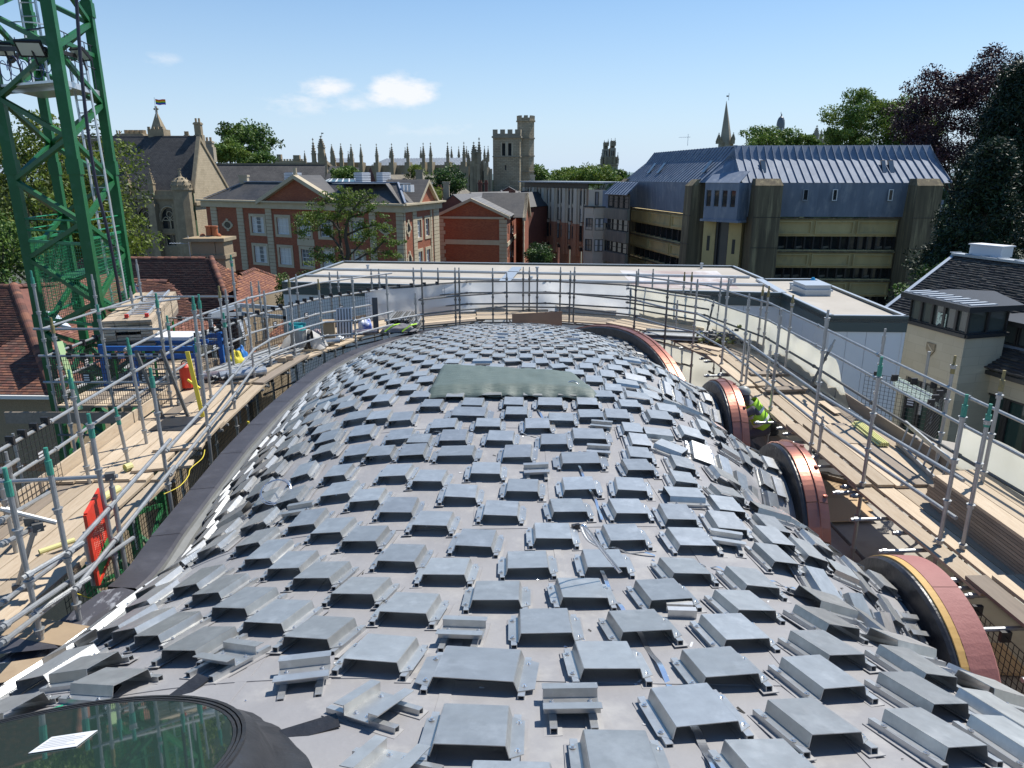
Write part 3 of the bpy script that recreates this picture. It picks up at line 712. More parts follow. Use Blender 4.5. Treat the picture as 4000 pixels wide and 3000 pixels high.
# ---- uprights surveyed from the photograph (top pixel, base pixel)
def pz_std(own, t, b, z=DZ, tip='s', dark=False, zb=None):
 B = PZ(b[0], b[1], z); T = PY(t[0], t[1], B.y); T = Vector((B.x+(T.x-B.x)*0.5, B.y, T.z))
 if zb is not None: B = Vector((B.x, B.y, zb))
 standard(own, B, T, tip, dark); return B, T
def px_std(own, t, b, X, tip='s', dark=False, zb=None):
 r = ray(*b); B = r*(X/r.x); T = PY(t[0], t[1], B.y); B2 = Vector((X, B.y, B.z if zb is None else zb)); standard(own, B2, Vector((X, B.y, T.z)), tip, dark); return B2
def py_std(own, t, Y, tip='s', dark=False, zb=DZ-1.2):
 T = PY(t[0], t[1], Y); standard(own, Vector((T.x, Y, zb)), T, tip, dark); return T
LI = [((18,1827),(166,2518),'g'),((176,1749),(310,2416),'g'),((339,1616),(456,2219),'g'),((580,1437),(666,1934),'g'),((765,1157),(814,1738),'g'),((868,1222),(919,1597),'g'),((963,1163),(995,1485),'s'),((1031,1136),(1060,1439),'s'),
      ((1128,1079),(1153,1400),'y'),((1239,1090),(1266,1362),'y'),((1375,1077),(1392,1353),'s'),((1508,1068),(1521,1316),'s')]
inner = []
for t, b, tip in LI:
 inner.append(pz_std(left, t, b, tip=tip, zb=DZ-1.6)[0])
pz_std(left, (1621,1145), (1628,1290));
LO = [((434,1591),(504,1819),'g'),((483,1320),(575,1743),'g'),((266,1445),(350,1890),'g')]
outer = []
for t, b, tip in LO: outer.append(pz_std(left, t, b, tip=tip)[0])
for t, Y, tip in [((651,1233),12.6,'g'),((775,1150),13.0,'g'),((762,1320),12.3,'g'),((198,1241),11.4,'y'),((374,1168),14.4,'s'),((507,1117),15.2,'s'),((854,1117),15.2,'y'),((880,1130),15.0,'s'),((979,1100),17.6,'s'),((1009,1098),17.8,'s'),
                  ((1155,1072),19.2,'s'),((1286,1063),20.2,'s'),((1318,1059),20.3,'s'),((1449,1050),21.2,'s'),((1479,1050),21.2,'s'),((1614,1045),21.8,'s')]:
 outer.append(py_std(left, t, Y, tip))
# short posts in the foreground left
pz_std(left, (333,2078), (366,2285), tip='s'); standard(left, PY(492,2226,7.0), PY(430,1860,7.0), 's', collars=False)
standard(left, PY(330,1760,9.0)+Vector((0,0,-1.5)), PY(178,1290,11.0)+Vector((0,0,-1.2)), None, collars=False) if False else None
for (t, b, Y) in [((50,1693),(110,2010),9.5),((22,1765),(70,2230),8.0),((0,1870),(72,2190),7.2)]:
 T = PY(*t, Y); B = PY(*b, Y); standard(left, Vector((T.x,Y,B.z)), T, 's')
def rail_chain(own, pts, dz, dark=False, name='guard_rail', ov=0.12):
 for a, b in zip(pts, pts[1:]):
  d = (b-a); d.z = 0; d.normalize()
  tubep(own, Vector((a.x,a.y,DZ+dz))-d*ov, Vector((b.x,b.y,DZ+dz))+d*ov, name, dark)
sx = Vector((0.05,0.02,0))
rail_chain(left, [p+sx for p in inner[3:]], 0.66); rail_chain(left, [p+sx for p in inner[3:]], 0.32)
rail_chain(left, [p+sx for p in inner[:4]], 0.74); rail_chain(left, [p+sx for p in inner[:4]], 0.36)
O_left = [OUTV[i] for i in range(0, 9)]
O_left = [Vector((p.x, p.y, 0)) for p in O_left]
for dz in (0.92, 0.52): rail_chain(left, O_left[1:], dz)
# upper rail only on the far half
rail_chain(left, O_left[4:], 1.35)
# foreground tubes crossing the lower left corner
for a, b, ya, yb in [((0,1883),(458,1859),6.9,7.0),((0,1988),(220,2042),6.0,6.2),((0,2129),(154,2052),5.6,6.3),((0,2035),(190,1925),6.5,8.0),((0,2360),(376,2088),5.4,7.3),((0,2457),(520,2101),5.0,7.2),((0,2518),(397,2211),4.9,6.9),((138,2057),(67,2293),6.2,6.2),((0,1840),(70,1795),7.2,8.2)]:
 tubep(left, PY(*a,ya), PY(*b,yb), 'tube', r=0.0245)
for a, Y in [((430,1860),6.98),((120,2035),6.15),((148,2058),6.1),((70,2295),6.2),((455,2120),7.0),((376,2095),7.2),((390,2210),6.9),((110,2290),6.2)]:
 coupler(left, PY(*a,Y))
# ---- black mesh guard panels along the outer edge
def mesh_panel(own, a, b, z0, h, nx=18, nz=9, name='mesh_guard', lab=True, th=0.0055):
 mb = MB(); a = Vector(a); b = Vector(b); a.z = b.z = z0; d = b-a; up = Vector((0,0,h))
 for i in range(nx+1): mb.bar(a+d*(i/nx), a+d*(i/nx)+up, th)
 for j in range(nz+1): mb.bar(a+up*(j/nz), b+up*(j/nz), th*1.2 if j in (0,nz) else th*0.9)
 for t in (0.15,0.38,0.62,0.86): mb.box(-0.05,0.05,-0.02,0.02,-0.06,0.05, Matrix.Translation(a+d*t+up))
 o = mb.build(name, m_mesh, own)
 if lab:
  mb = MB(); n = Vector((d.y,-d.x,0)).normalized(); dn = d.normalized(); c = a+d*0.62+up*0.55; M = frame(c+n*0.015, dn, n, Vector((0,0,1)))
  mb.box(-0.07,0.07,-0.003,0.003,-0.09,0.09,M); mb.cur = 1
  for q in range(3): mb.box(-0.05,0.05,0.0031,0.0045,-0.05+0.045*q,-0.025+0.045*q,M); mb.box(-0.05,0.05,-0.0045,-0.0031,-0.05+0.045*q,-0.025+0.045*q,M)
  mb.build('maker_plate', [m_mesh, m_lab], o)
 return o
for i in (0,1,2,5,6,7,8):
 a, b = OUTV[i], OUTV[i+1] if i < 8 else OUTV[8]+(OUTV[9]-OUTV[8])*0.7
 own = left if i < 8 else back
 n = (b-a); L2 = n.length; k2 = 1 if i == 8 else 2
 for q in range(k2):
  p = a+n*((q+0.02)/k2); r_ = a+n*((q+0.98)/k2)
  mesh_panel(own, p, r_, DZ+0.05, 0.92, nx=int(L2/k2/0.085), nz=10)
for i in (2,3,4,5,6):   # lower guard panels below the boards
 mesh_panel(left, IN[i]+nrm(i)*0.3, IN[i+1]+nrm(i+1)*0.3, DZ-1.05, 0.9, nx=34, nz=12, lab=False)
# ---- back and right uprights
B_IN = []
for t, b in [((1645,1045),(1655,1290)),((1778,1045),(1781,1272)),((1793,1045),(1797,1272)),((1924,1046),(1926,1261)),((1979,1065),(1980,1257)),((2100,1046),(2097,1261)),((2230,1057),(2223,1261)),((2246,1042),(2239,1261))]:
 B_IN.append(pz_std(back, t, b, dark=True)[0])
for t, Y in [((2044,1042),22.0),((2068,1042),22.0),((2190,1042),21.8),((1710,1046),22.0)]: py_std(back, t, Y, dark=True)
R_IN = []
for t, b, X in [((2487,1058),(2476,1294),3.35),((2615,1074),(2592,1400),3.95)]:
 R_IN.append(px_std(right, t, b, X, dark=True, zb=DZ-1.6))
for t, b, X in [((2726,1090),(2698,1467),4.5),((2851,1085),(2814,1475),4.72),((2928,1148),(2893,1514),4.72),((3054,1207),(2999,1696),4.72),((3247,1210),(3168,1746),4.72)]:
 R_IN.append(px_std(right, t, b, X, zb=-5.3))
for t, b, X in [((3462,1394),(3341,2082),4.82),((3793,1541),(3662,2156),4.95),((3877,1578),(3761,2130),5.15)]:
 R_IN.append(px_std(right, t, b, X, tip='g', zb=-5.3))
for t, b, X in [((2934,1302),(2912,1499),4.75),((3011,1345),(2994,1510),5.0),((3224,1625),(3194,1788),4.72),((2642,1172),(2637,1318),4.4)]:
 px_std(right, t, b, X, zb=DZ-0.3)
for t, Y, tip in [((2495,1050),21.6,'s'),((2552,1050),21.2,'s'),((2675,1062),20.4,'y'),((2704,1062),20.0,'y'),((2818,1081),18.8,'s'),((2982,1113),16.9,'y'),((3005,1117),16.4,'y'),((3099,1152),14.6,'y'),((3459,1284),11.6,'s'),((3732,1389),9.6,'y'),((3924,1447),8.2,'y')]:
 py_std(right, t, Y, tip)
for (t, b, Y) in [((3270,1310),(3150,1540),13.0),((2790,1170),(2760,1300),18.5)]:
 T = PY(*t,Y); B = PY(*b,Y); standard(right, B, T, None, dark=True)
ri = [Vector((p.x, p.y, 0))+Vector((0.05,0,0)) for p in R_IN]
for dz, dk in ((0.86,False),(0.40,False)): rail_chain(right, [ri[i] for i in (0,1,2,3,5,6,7,8)], dz, dk)
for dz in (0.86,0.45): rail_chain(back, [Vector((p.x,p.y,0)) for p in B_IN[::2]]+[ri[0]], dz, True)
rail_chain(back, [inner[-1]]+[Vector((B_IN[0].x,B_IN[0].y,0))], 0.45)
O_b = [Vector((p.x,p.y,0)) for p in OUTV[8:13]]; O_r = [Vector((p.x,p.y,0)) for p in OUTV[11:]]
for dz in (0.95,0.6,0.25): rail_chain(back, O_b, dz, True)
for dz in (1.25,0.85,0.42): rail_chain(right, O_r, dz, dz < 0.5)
# ---- sheeting hung on the outer face
def sheet(own, pts, top, bot, m, name='sheeting', seed=0, nz=12):
 P = [];
 path = []
 for a, b in zip(pts, pts[1:]):
  n = max(4, int((b-a).length/0.12))
  for t in np.linspace(0,1,n,endpoint=False): path.append(a+(b-a)*t)
 path.append(pts[-1]); L = len(path)
 for i, p in enumerate(path):
  q = path[min(i+1,L-1)]; r_ = path[max(i-1,0)]; d = (q-r_).normalized(); n = Vector((-d.y,d.x,0)); col = []
  tz = top(i/(L-1)) if callable(top) else top
  for j in range(nz+1):
   t = j/nz; z = DZ+tz+(bot-tz)*t+ (0.03*mnoise.noise(Vector((i*0.12+seed,0,0))) if j == 0 else 0)
   w = 0.06+0.05*mnoise.noise(Vector((p.x*1.6+seed,p.y*1.6,z*2.2)))+0.03*mnoise.noise(Vector((p.x*5,p.y*5,z*1.2+seed)))+0.012*mnoise.noise(Vector((p.x*14,p.y*14,z*5)))
   col.append(Vector((p.x,p.y,z))+n*w)
  P.append(col)
 mb = MB(); mb.grid(P); return mb.build(name, m, own, smooth=True)
ob = [OUTV[i] for i in range(7,14)]
sheet(back, [OUTV[7]*0.35+OUTV[8]*0.65]+[OUTV[i] for i in (9,10,11)], lambda t: 0.92, -0.35, m_white, seed=3)
sheet(right, [OUTV[11],OUTV[12],OUTV[13],OUTV[14],OUTV[14]*0.4+OUTV[15]*0.6], lambda t: 0.92-0.18*t+ (0.0 if t < 0.93 else -(t-0.93)*10), -0.4, m_cream, seed=9)
sheet(right, [OUTV[i] for i in (11,12,13,14)], -0.42, -2.2, m_cream, seed=5)
sheet(right, [OUTV[15]*0.1+OUTV[16]*0.9,OUTV[17],OUTV[18],OUTV[19]], lambda t: 0.85, -2.4, m_cream, seed=15)
# inner black mesh basket on the right walkway
mesh_panel(right, Vector((6.3,12.2,0)), Vector((7.2,11.3,0)), DZ-0.1, 0.85, nx=18, nz=12)
mesh_panel(right, Vector((7.2,11.3,0)), Vector((6.35,10.3,0)), DZ-0.1, 0.85, nx=18, nz=12)
mesh_panel(right, Vector((4.75,7.0,0)), Vector((4.75,5.2,0)), DZ-1.0, 0.85, nx=26, nz=12, lab=False)
# short transom stubs poking inwards on the right, bright open tube ends
for a, Y in [((2700,1285),0)]: pass
for y in (5.2,5.9,6.6,7.4,8.2,9.0,9.9,10.9,11.9,12.9,13.9,15.0):
 x = 4.66; tubep(right, (x-0.22-rnd.random()*0.25, y, DZ-0.10), (x+0.5, y+0.05, DZ-0.10), 'tube', m=m_tube)
# planks laid along the right walkway
def plank(a, b, w=0.225, h=0.038, m=None, label=None, cat='plank', name='plank', group=None):
 a = Vector(a); b = Vector(b); d = (b-a); L = d.length; d.normalize(); x = Vector((d.y,-d.x,0)).normalized(); z = x.cross(d)
 mb = MB(); mb.box(-w/2,w/2,-L/2,L/2,0,h); o = link(name, mb.mesh(name, m or m_wood), M=frame((a+b)/2, x, d, z))
 return tag(o, label, cat, group)
# ================================================================ ground and site floors
m_ground = mat('ground_soil', (0.10,0.10,0.085), rough=0.95, col2=(0.065,0.08,0.045), scale=0.05, detail=10, col3=(0.16,0.15,0.13), scale3=0.02)
mb = MB(); n = 40
pts = [Vector((3000*math.cos(2*math.pi*i/n), 3000*math.sin(2*math.pi*i/n), GZ)) for i in range(n)]
mb.add(pts, [tuple(range(n))]); mb.build('ground', m_ground, kind='structure')
m_slab = mat('site_slab', (0.40,0.37,0.32), rough=0.85, col2=(0.30,0.27,0.23), scale=1.2, detail=9, col3=(0.22,0.19,0.16), scale3=2.5, f3=0.5)
FZ = -5.25
mb = MB(); mb.prism([(3.9,1.0),(9.3,1.0),(9.3,13.5),(6.2,16.0),(4.2,16.0),(4.3,13.5)], FZ-0.4, FZ); mb.build('terrace_floor', m_slab, kind='structure')
m_lowslab = mat('concrete_floor', (0.25,0.24,0.22), rough=0.9, col2=(0.18,0.175,0.165), scale=0.8)
mb = MB(); mb.prism([(-12,-8),(-12,24),(12,24),(12,-8)], GZ+0.01, GZ+0.25); mb.build('site_floor', m_lowslab, kind='structure')
# ================================================================ white flat-roofed temporary building behind
m_panel = mat('white_wall_panel', (0.80,0.80,0.80), rough=0.5, col2=(0.74,0.75,0.75), scale=1.0)
m_fascia = mat('dark_green_grey_fascia', (0.075,0.098,0.095), rough=0.4, metal=0.0)
m_froof = mat('pale_flat_roof', (0.42,0.385,0.33), rough=0.85, col2=(0.35,0.32,0.27), scale=0.9, detail=9, col3=(0.50,0.47,0.42), scale3=0.5, f3=0.6)
m_froofw = mat('wet_stained_flat_roof', (0.58,0.56,0.53), rough=0.55, col2=(0.30,0.20,0.16), scale=0.35, detail=9, contrast=1.3, col3=(0.66,0.65,0.64), scale3=0.6, f3=0.8)
m_metal = mat('grey_metal_trim', (0.42,0.46,0.50), rough=0.4, metal=0.5)
wb = empty('flat_roofed_building', (0,26,GZ), 'white panel-clad building with a pale flat roof and dark fascia behind the scaffold', 'building')
wi = Matrix.Translation((0,-26,-GZ))
def wp(o): o.parent = wb; o.matrix_parent_inverse = wi; return o
RZ = -3.70
A = Vector((-8.35,25.75,0)); Bc = Vector((8.85,23.2,0)); C1 = Vector((8.75,19.25,0)); D1 = Vector((10.85,19.15,0)); E1 = Vector((11.35,26.6,0)); F1 = Vector((9.45,26.6,0)); G1 = Vector((9.5,30.6,0)); H1 = Vector((-7.65,32.4,0))
outline = [A,Bc,C1,D1,E1,F1,G1,H1]
mb = MB(); mb.prism([(p.x,p.y) for p in outline], RZ-0.16, RZ-0.05); wp(mb.build('roof', m_froof))
mb = MB()
for p, q in zip(outline, outline[1:]+outline[:1]):
 d = (q-p).normalized(); n = Vector((d.y,-d.x,0)); mb.add([p+Vector((0,0,RZ-0.42)), q+Vector((0,0,RZ-0.42)), q+Vector((0,0,RZ)), p+Vector((0,0,RZ))], [(0,1,2,3)])
 mb.bar(p+Vector((0,0,RZ))-n*0.05, q+Vector((0,0,RZ))-n*0.05, 0.12, 0.05)
wp(mb.build('fascia', m_fascia))
mb = MB()
for p, q in zip(outline, outline[1:]+outline[:1]):
 d = (q-p).normalized(); n = Vector((d.y,-d.x,0)); mb.bar(p+Vector((0,0,RZ+0.03))-n*0.06, q+Vector((0,0,RZ+0.03))-n*0.06, 0.10, 0.02)
wp(mb.build('metal_capping', m_metal))
def panels(p, q, w, z0, z1):
 d = (q-p); L = d.length; d.normalize(); n = Vector((d.y,-d.x,0)); k = max(1, round(L/w)); me = None
 for i in range(k):
  a = p+d*(L*i/k+0.006)-n*0.03; b = p+d*(L*(i+1)/k-0.006)-n*0.03
  mb = MB(); mb.add([a+Vector((0,0,z0)), b+Vector((0,0,z0)), b+Vector((0,0,z1)), a+Vector((0,0,z1)), a-n*0.06+Vector((0,0,z0)), b-n*0.06+Vector((0,0,z0)), b-n*0.06+Vector((0,0,z1)), a-n*0.06+Vector((0,0,z1))], [(0,1,2,3),(5,4,7,6),(0,4,5,1),(3,2,6,7),(0,3,7,4),(1,5,6,2)])
  wp(mb.build('wall_panel', m_panel))
panels(A, Bc, 1.15, -9.0, RZ-0.40); panels(Bc, C1, 1.0, -9.0, RZ-0.40); panels(C1, D1, 0.55, -9.0, RZ-0.40); panels(D1, E1, 1.15, -9.0, RZ-0.4); panels(H1, A, 1.15, -9.0, RZ-0.4)
# roof joints: long silver cappings and the cross gutter
for ya, yb in ((0.30,0.30),(0.60,0.60)):
 a = A+(H1-A)*ya+Vector((0.1,0,RZ)); b = Bc+(G1-Bc)*yb*0.92+Vector((-0.1,0,RZ)); mb = MB(); mb.bar(a, b, 0.14, 0.07); wp(mb.build('roof_joint_capping', m_metal))
cj = [PZ(2020,1045,RZ), PZ(1945,1130,RZ)]
mb = MB(); mb.bar(cj[0]+Vector((0,0,0.02)), cj[1]+Vector((0,0,0.02)), 0.42, 0.03); wp(mb.build('cross_joint_flashing', m_metal))
a = F1+Vector((-0.2,0,RZ-0.02)); b = Bc+Vector((0.1,0.2,RZ-0.02)); mb = MB(); mb.bar(a,b,0.25,0.1); wp(mb.build('parapet_capping', m_metal))
# damp patch at the right of the main roof: its own sheet of roofing felt
q = [PZ(2480,1125,RZ-0.045), PZ(2890,1128,RZ-0.045), PZ(2800,1058,RZ-0.045), PZ(2420,1056,RZ-0.045)]
mb = MB(); mb.add(q, [(0,1,2,3)]); wp(mb.build('stained_roof_patch', m_froofw))
def vent(px, py):
 p = PZ(px, py, RZ); mb = MB(); mb.tube([p+Vector((0,0,-0.06)), p+Vector((0,0,0.14))], 0.05, 8); mb.tube([p+Vector((0,0,0.14)), p+Vector((0,0,0.19))], 0.075, 8); wp(mb.build('roof_vent', m_metal))
for a_ in ((1437,1052),(1323,1098),(2074,1100),(2098,1060),(2740,1045),(2855,1110),(2870,1098),(3090,1125)): vent(*a_)
p = PZ(3168,1140,RZ)
mb = MB(); M = Matrix.Translation(p); mb.box(-0.42,0.42,-0.55,0.55,-0.05,0.10,M); mb.box(-0.46,0.46,-0.6,0.6,0.10,0.16,M); mb.box(-0.41,0.41,-0.54,0.54,0.16,0.27,M); mb.box(-0.43,0.43,-0.56,0.56,0.27,0.30,M)
wp(mb.build('roof_hatch', m_metal))
# small cable line and blue cap
p = PZ(3175,1100,RZ); mb = MB(); mb.tube([p, p+Vector((0,0,0.15))], 0.12, 8, r2=0.05); tag(mb.build('blue_cover', mat('blue_plastic', (0.02,0.28,0.55), rough=0.4)), 'small blue plastic cover on the back edge of the flat roof', 'cover')
# ================================================================ clay tiled roofs at the left
m_tile = [mat('clay_tile_a', (0.19,0.075,0.052), rough=0.85, col2=(0.13,0.055,0.042), scale=9, rand=0.22), mat('clay_tile_b', (0.135,0.06,0.045), rough=0.85, col2=(0.095,0.046,0.036), scale=9, rand=0.22), mat('clay_tile_c', (0.25,0.105,0.065), rough=0.85, col2=(0.18,0.08,0.05), scale=9, rand=0.22), mat('clay_tile_d', (0.10,0.055,0.045), rough=0.9, col2=(0.15,0.085,0.065), scale=9, rand=0.2)]
def in_poly(x, y, P):
 c = False; n = len(P)
 for i in range(n):
  (x1,y1),(x2,y2) = P[i],P[(i+1)%n]
  if (y1 > y) != (y2 > y) and x < (x2-x1)*(y-y1)/(y2-y1)+x1: c = not c
 return c
def tiled(parent, poly, inv_m, gauge=0.105, w=0.165, mats=m_tile, near=0, under=None, thick=0.018, name='tile', jit=0.004, lift=1.0):
 """tiles laid in courses on a planar roof slope given by world points; poly[0]->poly[1] is the eave"""
 poly = [Vector(p) for p in poly]; o = poly[0]; u = (poly[1]-poly[0]).normalized()
 n = Vector((0,0,0))
 for i in range(1, len(poly)-1): n += (poly[i]-o).cross(poly[i+1]-o)
 n.normalize();
 if n.z < 0: n = -n
 v = n.cross(u);
 if v.z < 0: v = -v
 P2 = [((p-o).dot(u), (p-o).dot(v)) for p in poly]
 x0 = min(p[0] for p in P2); x1 = max(p[0] for p in P2); y1 = max(p[1] for p in P2)
 mb = MB(); mb.add([p-n*0.02 for p in poly], [tuple(range(len(poly)))]); q_ = mb.build('roof_deck', under or mats[1], parent); q_.matrix_parent_inverse = inv_m
 cells = []; r = 0; y = 0.0
 while y < y1:
  x = x0-(w/2 if r % 2 else 0)
  while x < x1:
   if in_poly(x+w/2, y+gauge/2, P2): cells.append((x, y))
   x += w
  y += gauge; r += 1
 def verts(x, y):
  j = rnd.uniform(-jit, jit); a = x+0.003; b = x+w-0.003; yb = y-0.01+rnd.uniform(-.004,.004); yt = y+gauge+0.012
  h0 = thick+0.006+j+0.003*rnd.random(); h1 = 0.004+j
  P = []
  for (xx, yy, hh) in ((a,yb,h0),(b,yb,h0),(b,yt,h1),(a,yt,h1),(a,yb,h0-thick),(b,yb,h0-thick)):
   P.append(o+u*xx+v*yy+n*hh*lift)
  return P
 cells.sort(key=lambda c: (o+u*c[0]+v*c[1]).length)
 me = None
 for c in cells[:near]:
  if me is None:
   m_ = MB(); m_.add([Vector((0.003,-0.01,thick+.006)),Vector((w-.003,-0.01,thick+.006)),Vector((w-.003,gauge+.012,.004)),Vector((.003,gauge+.012,.004)),Vector((.003,-.01,.006)),Vector((w-.003,-.01,.006))], [(0,1,2,3),(4,5,1,0),(4,0,3),(1,5,2)])
   me = [m_.mesh(name, m) for m in mats]
  rr = Matrix.Rotation(rnd.gauss(0,0.012), 4, 'Z') @ Matrix.Rotation(rnd.gauss(0,0.02), 4, 'X')
  ob = link(name, rnd.choice(me), parent, M=frame(o+u*c[0]+v*c[1], u, v, n) @ rr); ob.matrix_parent_inverse = inv_m
 V = []; F = []; MI = []
 for c in cells[near:]:
  k = len(V); V += verts(*c); F += [(k,k+1,k+2,k+3),(k+4,k+5,k+1,k)]; m = rnd.choice((0,0,1,1,2,3)) if len(mats) >= 4 else rnd.randrange(len(mats)); MI += [m, m]
 if F:
  me2 = fast_mesh(name+'s', np.array([tuple(a) for a in V]), np.array(F), mats); me2.polygons.foreach_set('material_index', MI)
  ob = link(name+'s', me2, parent, kind='stuff'); ob.matrix_parent_inverse = inv_m
def ridge_tiles(parent, a, b, inv_m, r=0.11, step=0.30, m=None, near=True, bonnet=False, name='ridge_tile'):
 a = Vector(a); b = Vector(b); d = b-a; L = d.length; d.normalize(); k = int(L/step); me = None
 x = d.cross(Vector((0,0,1))).normalized(); z = x.cross(d)
 for i in range(k):
  mb = MB(); P = []
  for t, rr in ((-0.02, r*1.05), (step*1.0, r*0.93)):
   P.append([Vector((rr*math.cos(q), t, rr*math.sin(q)*0.9-0.03)) for q in np.linspace(-0.15, math.pi+0.15, 9)])
  mb.grid(P); pp = P[0];
  if me is None: me = [mb.mesh(name, q) for q in (m or [m_tile[0], m_tile[2], m_tile[1]])]
  tilt = Matrix.Rotation(R(-5 if bonnet else -1.5)+rnd.gauss(0,0.01),4,'X')
  o = link(name, rnd.choice(me), parent, M=frame(a+d*(i*step), x, d, z) @ tilt); o.matrix_parent_inverse = inv_m
m_render = mat('pebbledash_render', (0.34,0.27,0.18), rough=0.95, col2=(0.26,0.20,0.13), scale=30, detail=6, bump=0.8, bscale=60)
m_band = mat('terracotta_band', (0.33,0.17,0.09), rough=0.8)
m_gutter = mat('white_gutter', (0.70,0.70,0.67), rough=0.5)
hA = empty('tiled_house', (-14,21,GZ), 'rendered house with steep hipped red clay tile roof at the far left', 'house'); iA = Matrix.Translation((14,-21,-GZ))
e0 = PY(212,1542,19.0); h0 = PY(54,1117,22.8)          # hip foot, hip head
eave_z = e0.z
def onz(px, py, z): return PZ(px, py, z)
eL = onz(-700,1545,eave_z); eL = Vector((e0.x-9.0, e0.y+0.3, eave_z)); hL = Vector((h0.x-6, h0.y+0.2, h0.z))
tiled(hA, [eL, e0, h0, hL], iA, near=300, gauge=0.10)
eR = Vector((e0.x+0.9, e0.y+8.5, eave_z)); hR = Vector((h0.x+1.0, h0.y+5.5, h0.z)); hR = PY(420,1098,28.0); eR = Vector((e0.x+0.7,28.5,eave_z))
n_ = 1
tiled(hA, [e0, eR, hR, h0], iA, gauge=0.10, mats=[m_tile[2], m_tile[0], mat('sunlit_pink_clay_tile', (0.34,0.155,0.115), rough=0.85, col2=(0.25,0.11,0.085), scale=9), m_tile[2]])  # lighter, pinker tiles put the sun on this slope into the colour
ridge_tiles(hA, h0+Vector((0,0,0.03)), e0+Vector((0,0,0.05)), iA, step=0.13, r=0.13, bonnet=False)
ridge_tiles(hA, h0, hR, iA); ridge_tiles(hA, h0, hL, iA)
def wallA(p, q, z0, z1, m, name='wall', parent=None, im=None):
 d = (q-p); d.z = 0; d.normalize(); n = Vector((d.y,-d.x,0)); mb = MB()
 mb.add([Vector((p.x,p.y,z0)),Vector((q.x,q.y,z0)),Vector((q.x,q.y,z1)),Vector((p.x,p.y,z1))], [(0,1,2,3)])
 o = mb.build(name, m, parent); o.matrix_parent_inverse = im; return o
in1 = e0+Vector((-0.35,0.35,0)); inL = eL+Vector((0,0.35,0)); inR = eR+Vector((-0.35,0,0))
wallA(inL, in1, GZ, eave_z-0.05, m_render, 'wall', hA, iA); wallA(in1, inR, GZ, eave_z-0.05, m_render, 'wall', hA, iA)
mb = MB(); mb.bar(in1+Vector((0.01,-0.01,-2.35)), inL+Vector((0,-0.01,-2.35)), 0.03, 0.22); o = mb.build('string_course', m_band, hA); o.matrix_parent_inverse = iA
mb = MB(); mb.bar(eL+Vector((0,-0.05,-0.06)), e0+Vector((0.05,-0.05,-0.06)), 0.12, 0.10); mb.bar(e0+Vector((0.05,-0.05,-0.06)), eR+Vector((0.05,0,-0.06)), 0.12, 0.10); o = mb.build('gutter', m_gutter, hA); o.matrix_parent_inverse = iA
# skylight on the right slope
pa = [onz(185,1218,-4.35), onz(230,1275,-4.6), onz(262,1262,-4.6), onz(205,1215,-4.35)]
mb = MB(); mb.bar(PY(186,1220,20.7), PY(245,1275,20.0), 0.45, 0.08, up=Vector((0.6,0,0.8))); o = mb.build('roof_window', mat('white_roof_window', (0.62,0.66,0.72), rough=0.3), hA); o.matrix_parent_inverse = iA
hB = empty('tiled_house', (-10,28,GZ), 'long brown clay tiled roof with a sunlit orange-tinted hip end between crane and flat roof', 'house'); iB = Matrix.Translation((10,-28,-GZ))
rB0 = PY(330,1000,32.0); rB1 = PY(825,1008,32.0); zB = rB1.z; rB0.z = zB
zE = zB-4.2
c1 = Vector((rB1.x+3.2, rB1.y-4.6, zE)); c0 = Vector((rB0.x-6, rB0.y-4.6, zE))
tiled(hB, [c0, c1, rB1, rB0], iB, gauge=0.10, mats=[m_tile[1], m_tile[3], m_tile[1], m_tile[3]])
c2 = Vector((rB1.x+3.2, rB1.y+5.0, zE));
tiled(hB, [c1, c2, rB1+Vector((0,0.0,0))], iB, gauge=0.10, mats=[m_tile[2], m_tile[0], m_tile[2], mat('sunlit_orange_clay_tile', (0.40,0.175,0.09), rough=0.85, col2=(0.3,0.13,0.07), scale=9)])  # orange tint paints the sunlight falling on the hip end
ridge_tiles(hB, rB0, rB1, iB, step=0.3); ridge_tiles(hB, rB1+Vector((0,0,0.05)), c1+Vector((0,0,0.05)), iB, step=0.14, r=0.12)
# right wing with its own small ridge, sunlight put into its orange tile tint
w0 = PY(936,1072,31.0); w1 = PY(990,1054,33.0); w1.z = w0.z; wE = PY(1096,1124,30.0); zW = wE.z-0.2
wf = Vector((w0.x-0.3,w0.y-0.3,w0.z)); L0 = PY(915,1222,27.0); L1 = PY(1120,1176,28.3); L1.z = L0.z = min(L0.z, L1.z)
dw = (w1-w0).normalized(); L1 = L0+dw*8.5; E2 = L1+Vector((dw.y,-dw.x,0))*-6.5
tiled(hB, [L1, E2, w1], iB, gauge=0.10, mats=[m_tile[2], m_tile[0], m_tile[2], MATS['sunlit_orange_clay_tile']])
ridge_tiles(hB, w1, L1, iB, step=0.2)
tiled(hB, [L0, L1, w1, w0], iB, gauge=0.10, mats=[m_tile[2], m_tile[0], m_tile[2], MATS['sunlit_orange_clay_tile']])
ridge_tiles(hB, w0, w1, iB, step=0.25)
